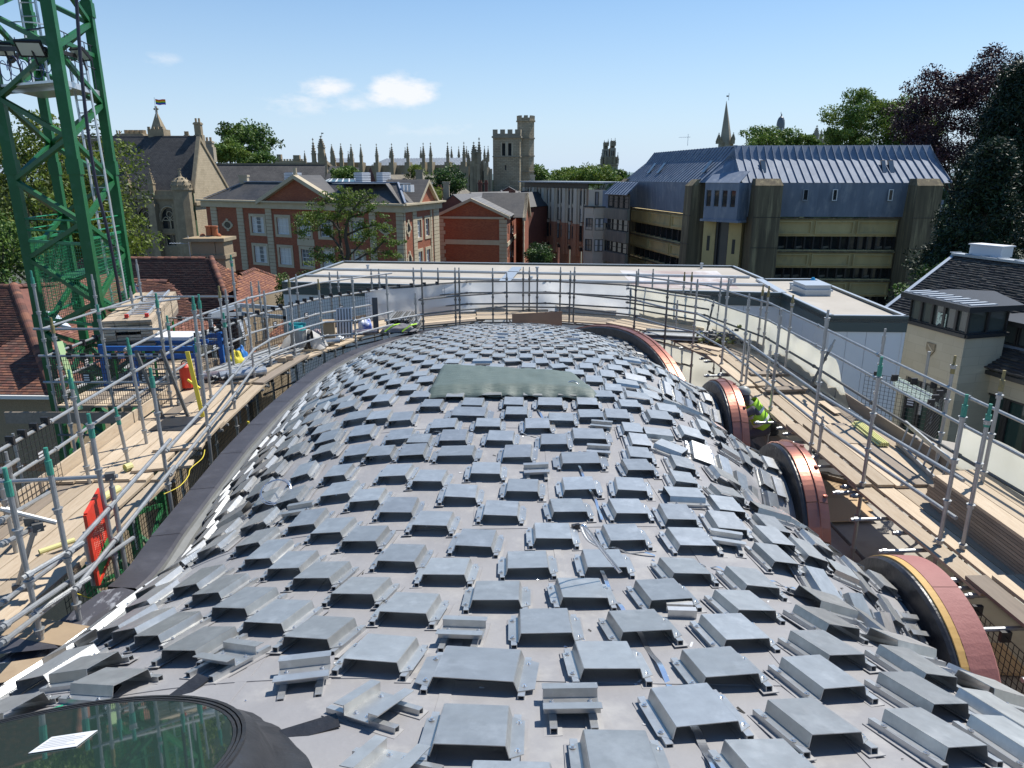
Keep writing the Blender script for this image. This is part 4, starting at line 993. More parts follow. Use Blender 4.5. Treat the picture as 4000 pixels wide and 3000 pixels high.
# projecting gable in front
g0 = PY(526,1100,25.5); g1 = PY(656,1076,25.5); g1.z = g0.z; gE0 = PY(600,1215,23.4); gE1 = PY(800,1235,24.0); gz = min(gE0.z,gE1.z); gE0.z = gE1.z = gz
tiled(hB, [gE0, gE1, g1, g0], iB, gauge=0.10, mats=[m_tile[2], m_tile[0], m_tile[1], m_tile[2]])
ridge_tiles(hB, g0, g1, iB, step=0.24, r=0.13)
gb = Vector((g0.x-1.5, g0.y+0.4, gz-0.4));
mb = MB(); mb.add([Vector((g0.x-0.1,g0.y,g0.z-0.1)), gE0+Vector((-0.1,0,0)), Vector((gE0.x-0.1,gE0.y,GZ)), Vector((gE0.x-2.6,gE0.y+2,GZ)), Vector((g0.x-2.2,g0.y+2.4,gz))], [(0,4,3,2,1)])
o = mb.build('wall', m_render, hB); o.matrix_parent_inverse = iB
mb = MB(); mb.bar(g0+Vector((0,0,-0.06)), gE0+Vector((0,0,-0.06)), 0.1, 0.12); o = mb.build('barge_board', m_gutter, hB); o.matrix_parent_inverse = iB
wallA(Vector((c0.x,c0.y+0.3,0)), Vector((c1.x,c1.y+0.3,0)), GZ, zE, m_render, 'wall', hB, iB); wallA(Vector((c1.x-0.3,c1.y,0)), Vector((c2.x-0.3,c2.y,0)), GZ, zE, m_render, 'wall', hB, iB)
wallA(Vector((L0.x,L0.y+0.2,0)), Vector((L1.x,L1.y+0.2,0)), GZ, L0.z, m_render, 'wall', hB, iB)
# ================================================================ green tower crane mast
m_crane = mat('green_crane_paint', (0.009,0.125,0.034), rough=0.5, col2=(0.007,0.09,0.024), scale=1.2, detail=8, col3=(0.05,0.16,0.09), scale3=3, f3=0.4)
m_alu = mat('aluminium', (0.62,0.64,0.66), rough=0.35, metal=0.6)
m_dk = mat('dark_cable', (0.03,0.03,0.05), rough=0.5)
cr = empty('crane_tower', (-10.6,17.7,GZ), 'tall green lattice crane mast standing at the left beside the scaffold', 'crane'); iC = Matrix.Translation((10.6,-17.7,-GZ))
def cp(o): o.parent = cr; o.matrix_parent_inverse = iC; return o
CC = Vector((-9.42,16.05,0)); CL = Vector((-11.45,17.0,0)); CR = Vector((-9.95,18.45,0)); CF = CL+(CR-CC)
CC.x = PY(300,700,16.05).x;
cx = (CR-CC); CF = CL+cx
for leg, sz in ((CC,0.215),(CL,0.21),(CR,0.195),(CF,0.19)):
 d = Vector((cx.x,cx.y,0)).normalized(); mb = MB(); mb.bar(Vector((leg.x,leg.y,GZ)), Vector((leg.x,leg.y,11)), sz, sz, up=d)
 cp(mb.build('mast_leg', m_crane))
 for z in (-6.9,-3.35,0.2,3.75,7.3):
  mb = MB(); M = Matrix.Translation((leg.x,leg.y,z)) @ Matrix.Rotation(math.atan2(d.y,d.x),4,'Z'); mb.box(-sz*0.62,sz*0.62,-sz*0.62,sz*0.62,-0.16,0.16,M); cp(mb.build('mast_joint', m_crane))
def vz(p, z): return Vector((p.x,p.y,z))
P_ = 1.775
for (a, b, ph) in ((CC,CR,0.0),(CC,CL,0.0),(CL,CF,0.5),(CR,CF,0.5)):
 z = -13.4+ (0 if ph == 0 else P_/2); up = True; z0 = 2.57-P_*9
 for k in range(14):
  za = z0+P_*k
  if ph == 0: ends = ((vz(a,za),vz(b,za+P_/2)),(vz(b,za+P_/2),vz(a,za+P_)))
  else: ends = ((vz(a,za+P_/2),vz(b,za+P_)),(vz(b,za),vz(a,za+P_/2)))
  for e in ends:
   mb = MB(); mb.bar(e[0], e[1], 0.10, 0.10); cp(mb.build('lattice_brace', m_crane))
for z in (2.75, -0.9-3.6):
 for a, b in ((CC,CR),(CC,CL),(CL,CF),(CR,CF)):
  mb = MB(); mb.bar(vz(a,z), vz(b,z), 0.07, 0.09); cp(mb.build('cross_beam', m_crane))
# platform inside the mast
zp = 1.95; cen = (CC+CL+CR+CF)*0.25
mb = MB(); q = [CC*0.97+cen*0.03, CR*0.97+cen*0.03, CF*0.97+cen*0.03, CL*0.97+cen*0.03]; mb.prism([(p.x,p.y) for p in (CC,CR,cen+(CR-cen)*0.6+(CF-cen)*0.3,CF,CL)], zp-0.05, zp, cap=True)
cp(mb.build('platform', m_alu))
mb = MB(); mb.bar(vz(CC*0.8+CR*0.2,zp-0.09), vz(CL*0.8+CF*0.2,zp-0.09), 0.06, 0.1); mb.bar(vz(CC,zp-0.04), vz(CR,zp-0.04), 0.04, 0.12); cp(mb.build('platform_beam', m_alu))
# ladders
def ladder(a, b, w, parent, inv_m, m, step=0.28, name='ladder', side=Vector((1,0,0))):
 a = Vector(a); b = Vector(b); L = (b-a).length; d = (b-a).normalized(); s_ = side.normalized()*w/2; mb = MB()
 mb.bar(a+s_, b+s_, 0.03, 0.06); mb.bar(a-s_, b-s_, 0.03, 0.06)
 for i in range(int(L/step)): mb.tube([a+d*(step*(i+0.5))+s_, a+d*(step*(i+0.5))-s_], 0.014, 6)
 o = mb.build(name, m, parent);
 if parent: o.matrix_parent_inverse = inv_m
 return o
lp = cen+Vector((0.75,-0.05,0)); ladder(vz(lp,-3.2)+Vector((0.12,0,0)), vz(lp,2.6), 0.36, cr, iC, m_alu); lp2 = cen+Vector((-0.25,0.1,0)); ladder(vz(lp2,zp), vz(lp2,8.5), 0.36, cr, iC, m_alu)
for z in (3.3,4.2,5.1,6.0):
 mb = MB(); pts = [vz(lp2,z)+Vector((0.38*math.cos(t),0.0-0.42*math.sin(t),0)) for t in np.linspace(0,math.pi,10)]; mb.tube(pts,0.015,5); cp(mb.build('ladder_hoop', m_alu))
# handrails inside
for z in (0.6,1.1):
 mb = MB(); mb.tube([vz(CC*0.5+CL*0.5,z+zp-0.1), vz(CC,z+zp-0.1)],0.015,5); mb.tube([vz(CL,z+zp-0.1), vz(CF,z+zp-0.1)],0.015,5); mb.tube([vz(CC,z+zp-0.1), vz(CR,z+zp-0.1)],0.012,5); cp(mb.build('handrail', m_dk))
for t in np.linspace(0.1,0.9,6):
 mb = MB(); p = vz(CC*(1-t)+CR*t, zp); mb.tube([p, p+Vector((0,0,1.0))],0.01,5); p = vz(CC*(1-t)+CL*t, zp); mb.tube([p, p+Vector((0,0,0.9))],0.01,5); cp(mb.build('handrail_post', m_dk))
# blue hoses looped on the rail
for k in range(5):
 c = vz(CL*(0.85-0.16*k)+CC*(0.15+0.16*k), zp+0.28+0.08*math.sin(k*2)); mb = MB(); pts = [c+Vector(((0.10+0.04*(k%2))*math.cos(t),0.02*t,0.20*math.sin(t))) for t in np.linspace(0,7.5,26)]; mb.tube(pts,0.009,5); cp(mb.build('hose_loop', mat('blue_hose', (0.03,0.06,0.22), rough=0.4)))
# heavy cable
pts = [PY(288,-200,15.9),PY(305,100,15.9),PY(330,400,15.9),PY(372,700,15.9),PY(420,900,16.0),PY(455,1080,16.2),PY(480,1225,16.6)]
mb = MB(); mb.tube(catmull(pts,6),0.035,7); cp(mb.build('power_cable', m_dk))
# floodlights clamped to the mast
m_lamp = mat('floodlight_glass', (0.55,0.58,0.52), rough=0.15)
def flood(px, py, Y, yaw, w=0.42):
 p = PY(px,py,Y); M = Matrix.Translation(p) @ Matrix.Rotation(yaw,4,'Z') @ Matrix.Rotation(R(-48),4,'X'); mb = MB()
 mb.box(-w/2,w/2,-w*0.36,w*0.36,0.0,0.06,M); mb.box(-w*0.42,w*0.42,0.0,0.03,0.06,0.10,M)
 o = cp(mb.build('floodlight', m_mesh)); mb = MB(); mb.box(-w*0.43,w*0.43,-w*0.28,w*0.28,-0.006,-0.001,M); mb.build('glass', m_lamp, o).matrix_parent_inverse = Matrix.Identity(4); mb = MB(); mb.bar(p+Vector((0,0,0.1)), p+Vector((0.05,0.1,-0.3)), 0.03); mb.build('bracket_arm', m_mesh, o)
flood(118,192,15.9,R(10),0.50); flood(312,215,16.9,R(-25),0.42); flood(12,195,16.6,R(30),0.42); flood(60,232,17.2,R(140),0.36)
mb = MB(); mb.bar(PY(-20,190,16.6), PY(180,192,15.95), 0.05, 0.09); mb.bar(PY(225,200,16.0), PY(350,232,17.8), 0.05, 0.08); cp(mb.build('light_rail', m_mesh))
# fine green mesh anti-climb panels round the mast foot
m_gmesh = mat('green_wire_mesh', (0.015,0.20,0.08), rough=0.4)
def fine_mesh(a, b, z0, z1, s=0.075):
 mb = MB(); a = Vector((a.x,a.y,z0)); b = Vector((b.x,b.y,z0)); d = b-a; L = d.length; n = int(L/s); m = int((z1-z0)/s)
 for i in range(n+1): mb.bar(a+d*(i/n), a+d*(i/n)+Vector((0,0,z1-z0)), 0.007)
 for j in range(m+1): mb.bar(a+Vector((0,0,j*s)), b+Vector((0,0,j*s)), 0.007)
 mb.bar(a+Vector((0,0,z1-z0)), b+Vector((0,0,z1-z0)), 0.06); mb.bar(a, b, 0.06)
 cp(mb.build('mesh_panel', m_gmesh))
fine_mesh(CC, CR, -3.3, -1.35); fine_mesh(CC, CL, -3.3, -1.45); fine_mesh(CL, CF, -3.3, -1.45)
for a, b in ((CC,CR),(CC,CL),(CL,CF)):
 for z in (-0.95,-1.2):
  mb = MB(); mb.tube([vz(a,z), vz(b,z)],0.02,6); cp(mb.build('handrail', m_gmesh))
mb = MB(); mb.bar(vz((CC+CL)/2,-2.3), vz((CR+CF)/2,-2.3), 0.5, 0.05); cp(mb.build('inner_platform', m_crane))
# ================================================================ facade tools
def course_mat(name, c1, c2, mortar, row, bw, d=(1,0), rough=0.85, ms=0.012, bump=0.3, var=None, off=0.5, squash=1.0, patch=None, pscale=0.3, pf=0.5):
 """courses of brick / slate in material, for walls too far away to pick the pieces apart"""
 if name in MATS: return MATS[name]
 m = bpy.data.materials.new(name); m.use_nodes = True; MATS[name] = m; nt = m.node_tree; N = nt.nodes; L = nt.links; b = N['Principled BSDF']; b.inputs['Roughness'].default_value = rough
 tc = N.new('ShaderNodeTexCoord'); sp = N.new('ShaderNodeSeparateXYZ'); L.new(tc.outputs['Object'], sp.inputs[0])
 dt = N.new('ShaderNodeVectorMath'); dt.operation = 'DOT_PRODUCT'; L.new(tc.outputs['Object'], dt.inputs[0]); dt.inputs[1].default_value = (d[0], d[1], 0)
 cb = N.new('ShaderNodeCombineXYZ'); L.new(dt.outputs['Value'], cb.inputs[0]); L.new(sp.outputs[2], cb.inputs[1])
 br = N.new('ShaderNodeTexBrick'); L.new(cb.outputs[0], br.inputs['Vector']); br.inputs['Scale'].default_value = 1.0; br.inputs['Brick Width'].default_value = bw; br.inputs['Row Height'].default_value = row
 br.inputs['Mortar Size'].default_value = ms; br.inputs['Color1'].default_value = (*c1,1); br.inputs['Color2'].default_value = (*c2,1); br.inputs['Mortar'].default_value = (*mortar,1); br.inputs['Bias'].default_value = 0.0; br.offset = off
 out = br.outputs['Color']
 n = N.new('ShaderNodeTexNoise'); n.inputs['Scale'].default_value = pscale; n.inputs['Detail'].default_value = 9; n.inputs['Roughness'].default_value = 0.7; L.new(tc.outputs['Object'], n.inputs['Vector'])
 mr = N.new('ShaderNodeMapRange'); mr.inputs[1].default_value = 0.4; mr.inputs[2].default_value = 0.65; mr.inputs[4].default_value = pf; L.new(n.outputs['Fac'], mr.inputs[0])
 mx = N.new('ShaderNodeMixRGB'); L.new(mr.outputs[0], mx.inputs[0]); L.new(out, mx.inputs[1]); mx.inputs[2].default_value = (*(patch or c2),1)
 L.new(mx.outputs[0], b.inputs['Base Color'])
 bp = N.new('ShaderNodeBump'); bp.inputs['Strength'].default_value = bump; bp.inputs['Distance'].default_value = 0.03; bp.invert = True; L.new(br.outputs['Fac'], bp.inputs['Height']); L.new(bp.outputs[0], b.inputs['Normal'])
 return m
class Fac:
 """vertical facade plane through two plan points (left, right as seen); s runs along it, z is height, positive depth comes towards the viewer"""
 def __init__(f, P0, P1, parent, inv_m):
  f.o = Vector((P0[0],P0[1],0)); e = Vector((P1[0],P1[1],0)); f.L = (e-f.o).length; f.d = (e-f.o).normalized(); f.n = Vector((f.d.y,-f.d.x,0)); f.par = parent; f.inv = inv_m
  f.M = frame(f.o, f.d, -f.n, Vector((0,0,1)))      # local: x=s, y=-depth, z=z
 def at(f, px, py):
  r = ray(px, py); t = f.o.dot(f.n)/r.dot(f.n); p = r*t; return ((p-f.o).dot(f.d), p.z)
 def place(f, mb, name, m, parent=None, smooth=False):
  o = mb.build(name, m, parent or f.par, smooth=smooth); o.matrix_parent_inverse = (parent.matrix_world.inverted() if False else Matrix.Identity(4)) if parent else f.inv; return o
 def box(f, name, m, s0, s1, z0, z1, dep=0.1, back=0.0, parent=None):
  mb = MB(); mb.box(s0, s1, -dep, -back, z0, z1, f.M); return f.place(mb, name, m, parent)
 def wall(f, m, z0, z1, holes=(), s0=0, s1=None, name='wall', rev=0.22, dback=0.0):
  """wall sheet with real rectangular openings and reveals"""
  s1 = f.L if s1 is None else s1
  xs = sorted(set([s0,s1]+[h[0] for h in holes]+[h[1] for h in holes])); zs = sorted(set([z0,z1]+[h[2] for h in holes]+[h[3] for h in holes])); xs = [x for x in xs if s0 <= x <= s1]; zs = [z for z in zs if z0 <= z <= z1]
  mb = MB(); yb = dback
  for a, b in zip(xs, xs[1:]):
   for c, d in zip(zs, zs[1:]):
    mx, mz = (a+b)/2, (c+d)/2
    if any(h[0] < mx < h[1] and h[2] < mz < h[3] for h in holes): continue
    mb.add([f.M@Vector(p) for p in ((a,yb,c),(b,yb,c),(b,yb,d),(a,yb,d))], [(0,1,2,3)])
  for (a,b,c,d) in [h[:4] for h in holes]:
   q = [(a,c),(b,c),(b,d),(a,d)]
   for i in range(4):
    u, v = q[i], q[(i+1)%4]; mb.add([f.M@Vector(p) for p in ((u[0],yb,u[1]),(v[0],yb,v[1]),(v[0],yb+rev,v[1]),(u[0],yb+rev,u[1]))], [(3,2,1,0)])
  return f.place(mb, name, m)
 def window(f, a, b, c, d, mf, mg, nx=2, nz=3, rev=0.15, fw=0.07, name='window', curtain=None, sash=True):
  mb = MB(); y = rev
  for (p,q,r,s) in ((a,a+fw,c,d),(b-fw,b,c,d),(a+fw,b-fw,c,c+fw),(a+fw,b-fw,d-fw,d)): mb.box(p,q,y-0.05,y+0.02,r,s,f.M)
  for i in range(1,nx): x = a+(b-a)*i/nx; mb.box(x-fw*0.28,x+fw*0.28,y-0.02,y+0.01,c+fw,d-fw,f.M)
  for j in range(1,nz): z = c+(d-c)*j/nz; hh = fw*(0.5 if (sash and abs(j-nz/2) < 0.6) else 0.25); mb.box(a+fw,b-fw,y-0.025,y+0.012,z-hh,z+hh,f.M)
  o = f.place(mb, name, mf)
  mb = MB(); mb.add([f.M@Vector(p) for p in ((a+fw/2,y+0.03,c+fw/2),(b-fw/2,y+0.03,c+fw/2),(b-fw/2,y+0.03,d-fw/2),(a+fw/2,y+0.03,d-fw/2))], [(0,1,2,3)]); f.place(mb, 'pane', mg, o)
  if curtain:
   for (u,v) in ((a+fw,a+(b-a)*0.36),(b-(b-a)*0.34,b-fw)) if rnd.random()<0.5 else ((a+fw,b-fw),):
    mb = MB(); n_ = 8; mb.grid([[f.M@Vector((u+(v-u)*i/n_, y+0.022-0.006*(i%2), z)) for i in range(n_+1)] for z in (c+fw, d-fw)]); f.place(mb, 'curtain', curtain, o)
  return o
 def poly(f, name, m, pts, dep=0.0, th=0.0, parent=None):
  mb = MB()
  if th:
   n = len(pts); vs = [f.M@Vector((p[0],-dep,p[1])) for p in pts]+[f.M@Vector((p[0],-dep+th,p[1])) for p in pts]
   mb.add(vs, [tuple(range(n)), tuple(range(2*n-1,n-1,-1))]+[(i,n+i,n+(i+1)%n,(i+1)%n) for i in range(n)])
  else: mb.add([f.M@Vector((p[0],-dep,p[1])) for p in pts], [tuple(range(len(pts)))])
  return f.place(mb, name, m, parent)
def poly3(name, pts, m, parent=None, im=None, th=0.0):
 pts = [Vector(p) for p in pts]; mb = MB(); n = len(pts)
 if th:
  nn = Vector((0,0,0))
  for i in range(1,n-1): nn += (pts[i]-pts[0]).cross(pts[i+1]-pts[0])
  nn.normalize(); nn = nn if nn.z > 0 else -nn; lo = [p-nn*th for p in pts]
  mb.add(pts+lo, [tuple(range(n)), tuple(range(2*n-1,n-1,-1))]+[(i,n+i,n+(i+1)%n,(i+1)%n) for i in range(n)])
 else: mb.add(pts, [tuple(range(n))])
 o = mb.build(name, m, parent)
 if parent: o.matrix_parent_inverse = im
 return o
def bld(name, loc, label, cat='building'):
 e = empty(name, loc, label, cat); return e, Matrix.Translation(-Vector(loc))
def boxp(name, m, parent, im, x0,x1,y0,y1,z0,z1, M=None):
 mb = MB(); mb.box(x0,x1,y0,y1,z0,z1,M); o = mb.build(name, m, parent); o.matrix_parent_inverse = im; return o
m_win = mat('dark_window_glass', (0.025,0.03,0.035), rough=0.05, spec=0.9)
m_win2 = mat('blue_reflecting_glass', (0.10,0.13,0.16), rough=0.05, spec=1.0)
m_wfr = mat('white_window_frame', (0.72,0.72,0.70), rough=0.5)
m_curt = mat('white_curtain', (0.62,0.62,0.60), rough=0.9)
m_stone = mat('cream_dressed_stone', (0.52,0.45,0.32), rough=0.85, col2=(0.43,0.36,0.25), scale=1.4, detail=8)
m_lead = mat('lead_sheet', (0.15,0.185,0.245), rough=0.6, metal=0.2, col2=(0.22,0.265,0.335), scale=1.1, detail=9, stretch=(1,1,0.35), col3=(0.36,0.39,0.43), scale3=1.3, f3=0.6)
m_leadl = mat('pale_lead_roof', (0.30,0.33,0.36), rough=0.5, metal=0.3, col2=(0.36,0.39,0.42), scale=0.6)
# ---------------------------------------------------------------- Georgian style brick building
P0 = PZ(801,782,-2.72); P1 = PZ(1572,801,-2.72); P2 = PZ(1713,787,-2.72)
gb_, ig = bld('brick_building', (P1.x,P1.y+6,GZ), 'long red brick building with stone bands, sash windows and a central pediment')
d1 = (P1-P0).normalized(); d2 = (P2-P1).normalized()
m_brA = course_mat('red_brick_front', (0.46,0.135,0.058), (0.27,0.07,0.033), (0.17,0.09,0.06), 0.075, 0.225, (d1.x,d1.y), patch=(0.24,0.06,0.03), pf=0.5)
m_brB = course_mat('red_brick_side', (0.42,0.12,0.05), (0.27,0.07,0.03), (0.22,0.12,0.08), 0.075, 0.225, (d2.x,d2.y), patch=(0.30,0.085,0.05), pf=0.4)
F = Fac(P0, P1, gb_, ig)
def c2(x, y): return (700+x*0.482, 300+y*0.482)
holes = []; wins = []
for (xa, ya, xb, yb) in ((592,1140,684,1272),(800,1145,885,1282),(978,1150,1058,1285),(1148,1152,1225,1290),(1405,1160,1480,1296),(622,1388,708,1518),(824,1395,908,1530),(1000,1400,1076,1535),(1165,1405,1245,1540),(1418,1408,1495,1545)):
 a = F.at(*c2(xa,yb)); b = F.at(*c2(xb,ya)); wins.append((a[0],b[0],a[1],b[1]))
# align the two rows
z_t = [(w[2]+0,w[3]) for w in wins]; zt0 = sum(w[2] for w in wins[:5])/5; zt1 = sum(w[3] for w in wins[:5])/5; zb0 = sum(w[2] for w in wins[5:])/5; zb1 = sum(w[3] for w in wins[5:])/5
W2 = []
for i in range(5):
 s0 = (wins[i][0]+wins[i+5][0])/2; s1 = (wins[i][1]+wins[i+5][1])/2; W2 += [(s0,s1,zt0,zt1),(s0,s1,zb0,zb1)]
W2 += [(w[0],w[1],zb0-3.9,zb1-3.9) for w in W2[1::2]]
ZC = -2.72
F.wall(m_brA, GZ, ZC-0.7, W2)
for w in W2:
 s0,s1,z0,z1 = w
 for (a,b,c,d) in ((s0-0.30,s0,z0-0.3,z1+0.3),(s1,s1+0.30,z0-0.3,z1+0.3),(s0,s1,z1,z1+0.3),(s0,s1,z0-0.3,z0)): F.box('window_surround', m_stone, a,b,c,d,0.07)
 F.window(s0,s1,z0,z1,m_wfr,m_win2,3,4,curtain=m_curt if rnd.random()<0.75 else None)
for xa, xb in ((255,303),(466,514),(697,745),(1537,1588),(1757,1812)):
 s0 = F.at(*c2(xa,1060))[0]; s1 = F.at(*c2(xb,1060))[0]; z = ZC-0.75
 while z > GZ: F.box('quoin_block', m_stone, s0, s1, z-0.36, z, 0.09+0.006*rnd.random()); z -= 0.40
F.box('cornice', m_stone, -0.5, F.L+0.35, ZC-0.72, ZC-0.05, 0.30); F.box('cornice_lip', m_stone, -0.8, F.L+0.7, ZC-0.05, ZC+0.12, 0.70)
sA = W2[4][0]-0.45; sB = W2[4][1]+0.45; F.box('stone_panel', m_stone, sA, sB, zb1+0.35, zt0-0.35, 0.05)
def oval(F_, px, py, rx=0.55, rz=0.36, name='oval_window'):
 s, z = F_.at(px, py); mb = MB(); n = 20; P = []
 for (k, dp) in ((1.45,0.0),(1.45,0.08),(1.0,0.08),(1.0,-0.1)): P.append([F_.M@Vector((s+rx*k*math.cos(t), -dp, z+rz*k*math.sin(t))) for t in np.linspace(0,2*math.pi,n+1)])
 mb.grid(P)
 for dx,dz in ((1.35,0),(-1.35,0),(0,1.5),(0,-1.5)): mb.box(s+dx*rx-0.17,s+dx*rx+0.17,-0.11,0,z+dz*rz-0.17,z+dz*rz+0.17,F_.M)
 o = F_.place(mb, name, m_stone); mb = MB(); mb.add([F_.M@Vector((s+rx*math.cos(t), -0.03, z+rz*math.sin(t))) for t in np.linspace(0,2*math.pi,n,endpoint=False)], [tuple(range(n))]); F_.place(mb, 'pane', m_win, o)
oval(F, *c2(395,1200)); oval(F, *c2(1675,1235))
# pediment
sa = F.at(*c2(690,1015))[0]; sb = F.at(*c2(1290,1035))[0]; sm = (sa+sb)/2; zp_ = 2.55
F.poly('pediment', m_brA, [(sa,ZC+0.1),(sb,ZC+0.1),(sm,ZC+zp_)], dep=0.25)
for (p,q) in (((sa-0.6,ZC+0.12),(sm,ZC+zp_+0.35)),((sm,ZC+zp_+0.35),(sb+0.6,ZC+0.12))):
 F.poly('raking_cornice', m_stone, [p,q,(q[0],q[1]-0.42),(p[0],p[1]-0.42)] , dep=0.75, th=0.7)
oval(F, *c2(990,985), rx=0.6, rz=0.42)
mb = MB(); mb.box(sm-0.16,sm+0.16,-0.5,-0.2,ZC+zp_+0.3,ZC+zp_+0.55,F.M); mb.tube([F.M@Vector((sm,-0.35,ZC+zp_+0.5+0.06*i)) for i in range(10)],0.2,8); F.place(mb,'finial',m_stone)
m_slA = course_mat('grey_slate_front', (0.075,0.072,0.07), (0.045,0.044,0.045), (0.02,0.02,0.02), 0.16, 0.30, (d1.x,d1.y), rough=0.6, patch=(0.12,0.105,0.085), pf=0.5)
nb = Vector((-d1.y,d1.x,0)); nb = nb if nb.y > 0 else -nb
def g3(s, dep, z): return F.M@Vector((s, dep, z))
RD = 3.2; RH = 2.05; DB = 12.5
poly3('roof', [g3(-0.4,0.1,ZC+0.1), g3(F.L+0.3,0.1,ZC+0.1), g3(F.L-3.0,RD,ZC+RH), g3(3.4,RD,ZC+RH)], m_slA, gb_, ig, 0.1)
poly3('roof', [g3(-0.4,DB,ZC+0.1), g3(-0.4,0.1,ZC+0.1), g3(3.4,RD,ZC+RH), g3(3.4,DB-RD,ZC+RH)], m_slA, gb_, ig, 0.1)
poly3('flat_roof', [g3(3.4,RD,ZC+RH), g3(F.L-3.0,RD,ZC+RH), g3(F.L-3.0,DB-RD,ZC+RH), g3(3.4,DB-RD,ZC+RH)], m_leadl, gb_, ig, 0.1)
mb = MB(); mb.bar(g3(3.4,RD,ZC+RH+0.06), g3(F.L-3.0,RD,ZC+RH+0.06), 0.35, 0.12); mb.bar(g3(-0.4,0.1,ZC+0.2), g3(3.4,RD,ZC+RH+0.06), 0.2, 0.1); mb.bar(g3(F.L+0.3,0.1,ZC+0.2), g3(F.L-3.0,RD,ZC+RH+0.06), 0.2, 0.1); o = mb.build('lead_roll', m_lead, gb_); o.matrix_parent_inverse = ig
# pediment roof going back
poly3('roof', [g3(sa-0.4,-0.6,ZC+0.15), g3(sm,-0.6,ZC+zp_+0.3), g3(sm,3.4,ZC+zp_+0.3), g3(sa-0.4,0.4,ZC+0.2)], m_slA, gb_, ig); poly3('roof', [g3(sb+0.4,-0.6,ZC+0.15), g3(sb+0.4,0.4,ZC+0.2), g3(sm,3.4,ZC+zp_+0.3), g3(sm,-0.6,ZC+zp_+0.3)], m_slA, gb_, ig)
# glass roof lantern
m_rg = mat('blue_green_roof_glass', (0.13,0.22,0.24), rough=0.08, spec=1.0)
dl_ = 6.2; sL0 = F.at(1196,734)[0]*1.045; sL1 = F.at(1471,746)[0]*1.03; zl = ZC+RH+0.3; zh = zl+1.65
FL_ = Fac(P0+nb*dl_, P1+nb*dl_, gb_, ig); FM_ = Fac(P0+nb*(dl_+2.9), P1+nb*(dl_+2.9), gb_, ig); sL0 = FL_.at(1185,737)[0]; sL1 = FL_.at(1475,747)[0]; sM0, zh = FM_.at(1290,700); sM1 = FM_.at(1396,702)[0]; zl = FL_.at(1330,741)[1]
a,b,c,d = g3(sL0,dl_,zl), g3(sL1,dl_,zl), g3(sM1,dl_+2.9,zh), g3(sM0,dl_+2.9,zh)
poly3('lantern_glass', [a,b,c,d], m_rg, gb_, ig); poly3('lantern_glass', [b, g3(sL1,dl_+5.8,zl), c], m_rg, gb_, ig); poly3('lantern_glass', [g3(sL0,dl_+5.8,zl), a, d], m_rg, gb_, ig)
mb = MB()
for t in np.linspace(0,1,9):
 top = d.lerp(c, min(1,max(0,(t-0.2)/0.6))); mb.bar(a.lerp(b,t)+Vector((0,0,0.05)), top+Vector((0,0,0.05)), 0.12, 0.08)
mb.bar(d,c,0.2,0.12); mb.bar(a,b,0.2,0.2); o = mb.build('lantern_glazing_bar', m_wfr, gb_); o.matrix_parent_inverse = ig
for t in (0.30,0.62):
 q = a.lerp(b,t).lerp(d.lerp(c,t),0.45); mb = MB(); mb.box(-0.9,0.9,-0.35,0.35,0.05,0.16,Matrix.Translation(q)@Matrix.Rotation(math.atan2(d1.y,d1.x),4,'Z')@Matrix.Rotation(R(30),4,'X')); o = mb.build('opening_light', m_rg, gb_); o.matrix_parent_inverse = ig
m_vent = mat('white_louvre', (0.66,0.67,0.69), rough=0.5)
for (xa,xb,yt,yb) in ((1112,1146,716,741),(1384,1416,724,748),(1472,1496,725,750)):
 FV_ = Fac(P0+nb*4.2, P1+nb*4.2, gb_, ig); s0 = FV_.at(xa,yt)[0]; s1 = FV_.at(xb,yt)[0]; kx = 1.0
 for j in range(6):
  mb = MB(); mb.box(s0*kx,s1*kx,4.2,5.6,ZC+RH+0.1+0.17*j,ZC+RH+0.2+0.17*j,F.M); F.place(mb,'vent_louvre',m_vent)
 mb = MB(); mb.box(s0*kx+0.1,s1*kx-0.1,4.3,5.5,ZC+RH,ZC+RH+1.1,F.M); F.place(mb,'vent_box',m_lead)
for k in range(3):
 s0 = F.at(1512+k*14,745)[0]; mb = MB(); mb.box(s0,s0+0.32,2.2,2.8,ZC+1.2,ZC+1.9,F.M); F.place(mb,'air_unit',m_vent)
m_chim = mat('render_chimney', (0.40,0.35,0.26), rough=0.9, col2=(0.33,0.28,0.2), scale=2)
def chimney(px0, px1, pyt, pyb, Y, parent, im, m=None, pots=0, name='chimney', pm=None):
 a = PY(px0,pyb,Y); b = PY(px1,pyb,Y); t = PY(px0,pyt,Y); w = b.x-a.x; mb = MB(); mb.box(a.x,b.x,Y,Y+w*0.8,a.z-1.0,t.z); mb.box(a.x-0.08,b.x+0.08,Y-0.08,Y+w*0.8+0.08,t.z-0.22,t.z-0.02)
 o = mb.build(name, m or m_chim, parent)
 if parent: o.matrix_parent_inverse = im
 for k in range(pots):
  p = Vector((a.x+w*(k+0.5)/pots, Y+w*0.4, t.z)); mb = MB(); mb.tube([p, p+Vector((0,0,0.42))],0.12,8,r2=0.10); q = mb.build('chimney_pot', pm or m_tile[2], o)
 return o
chimney(937,968,683,736,88,gb_,ig);
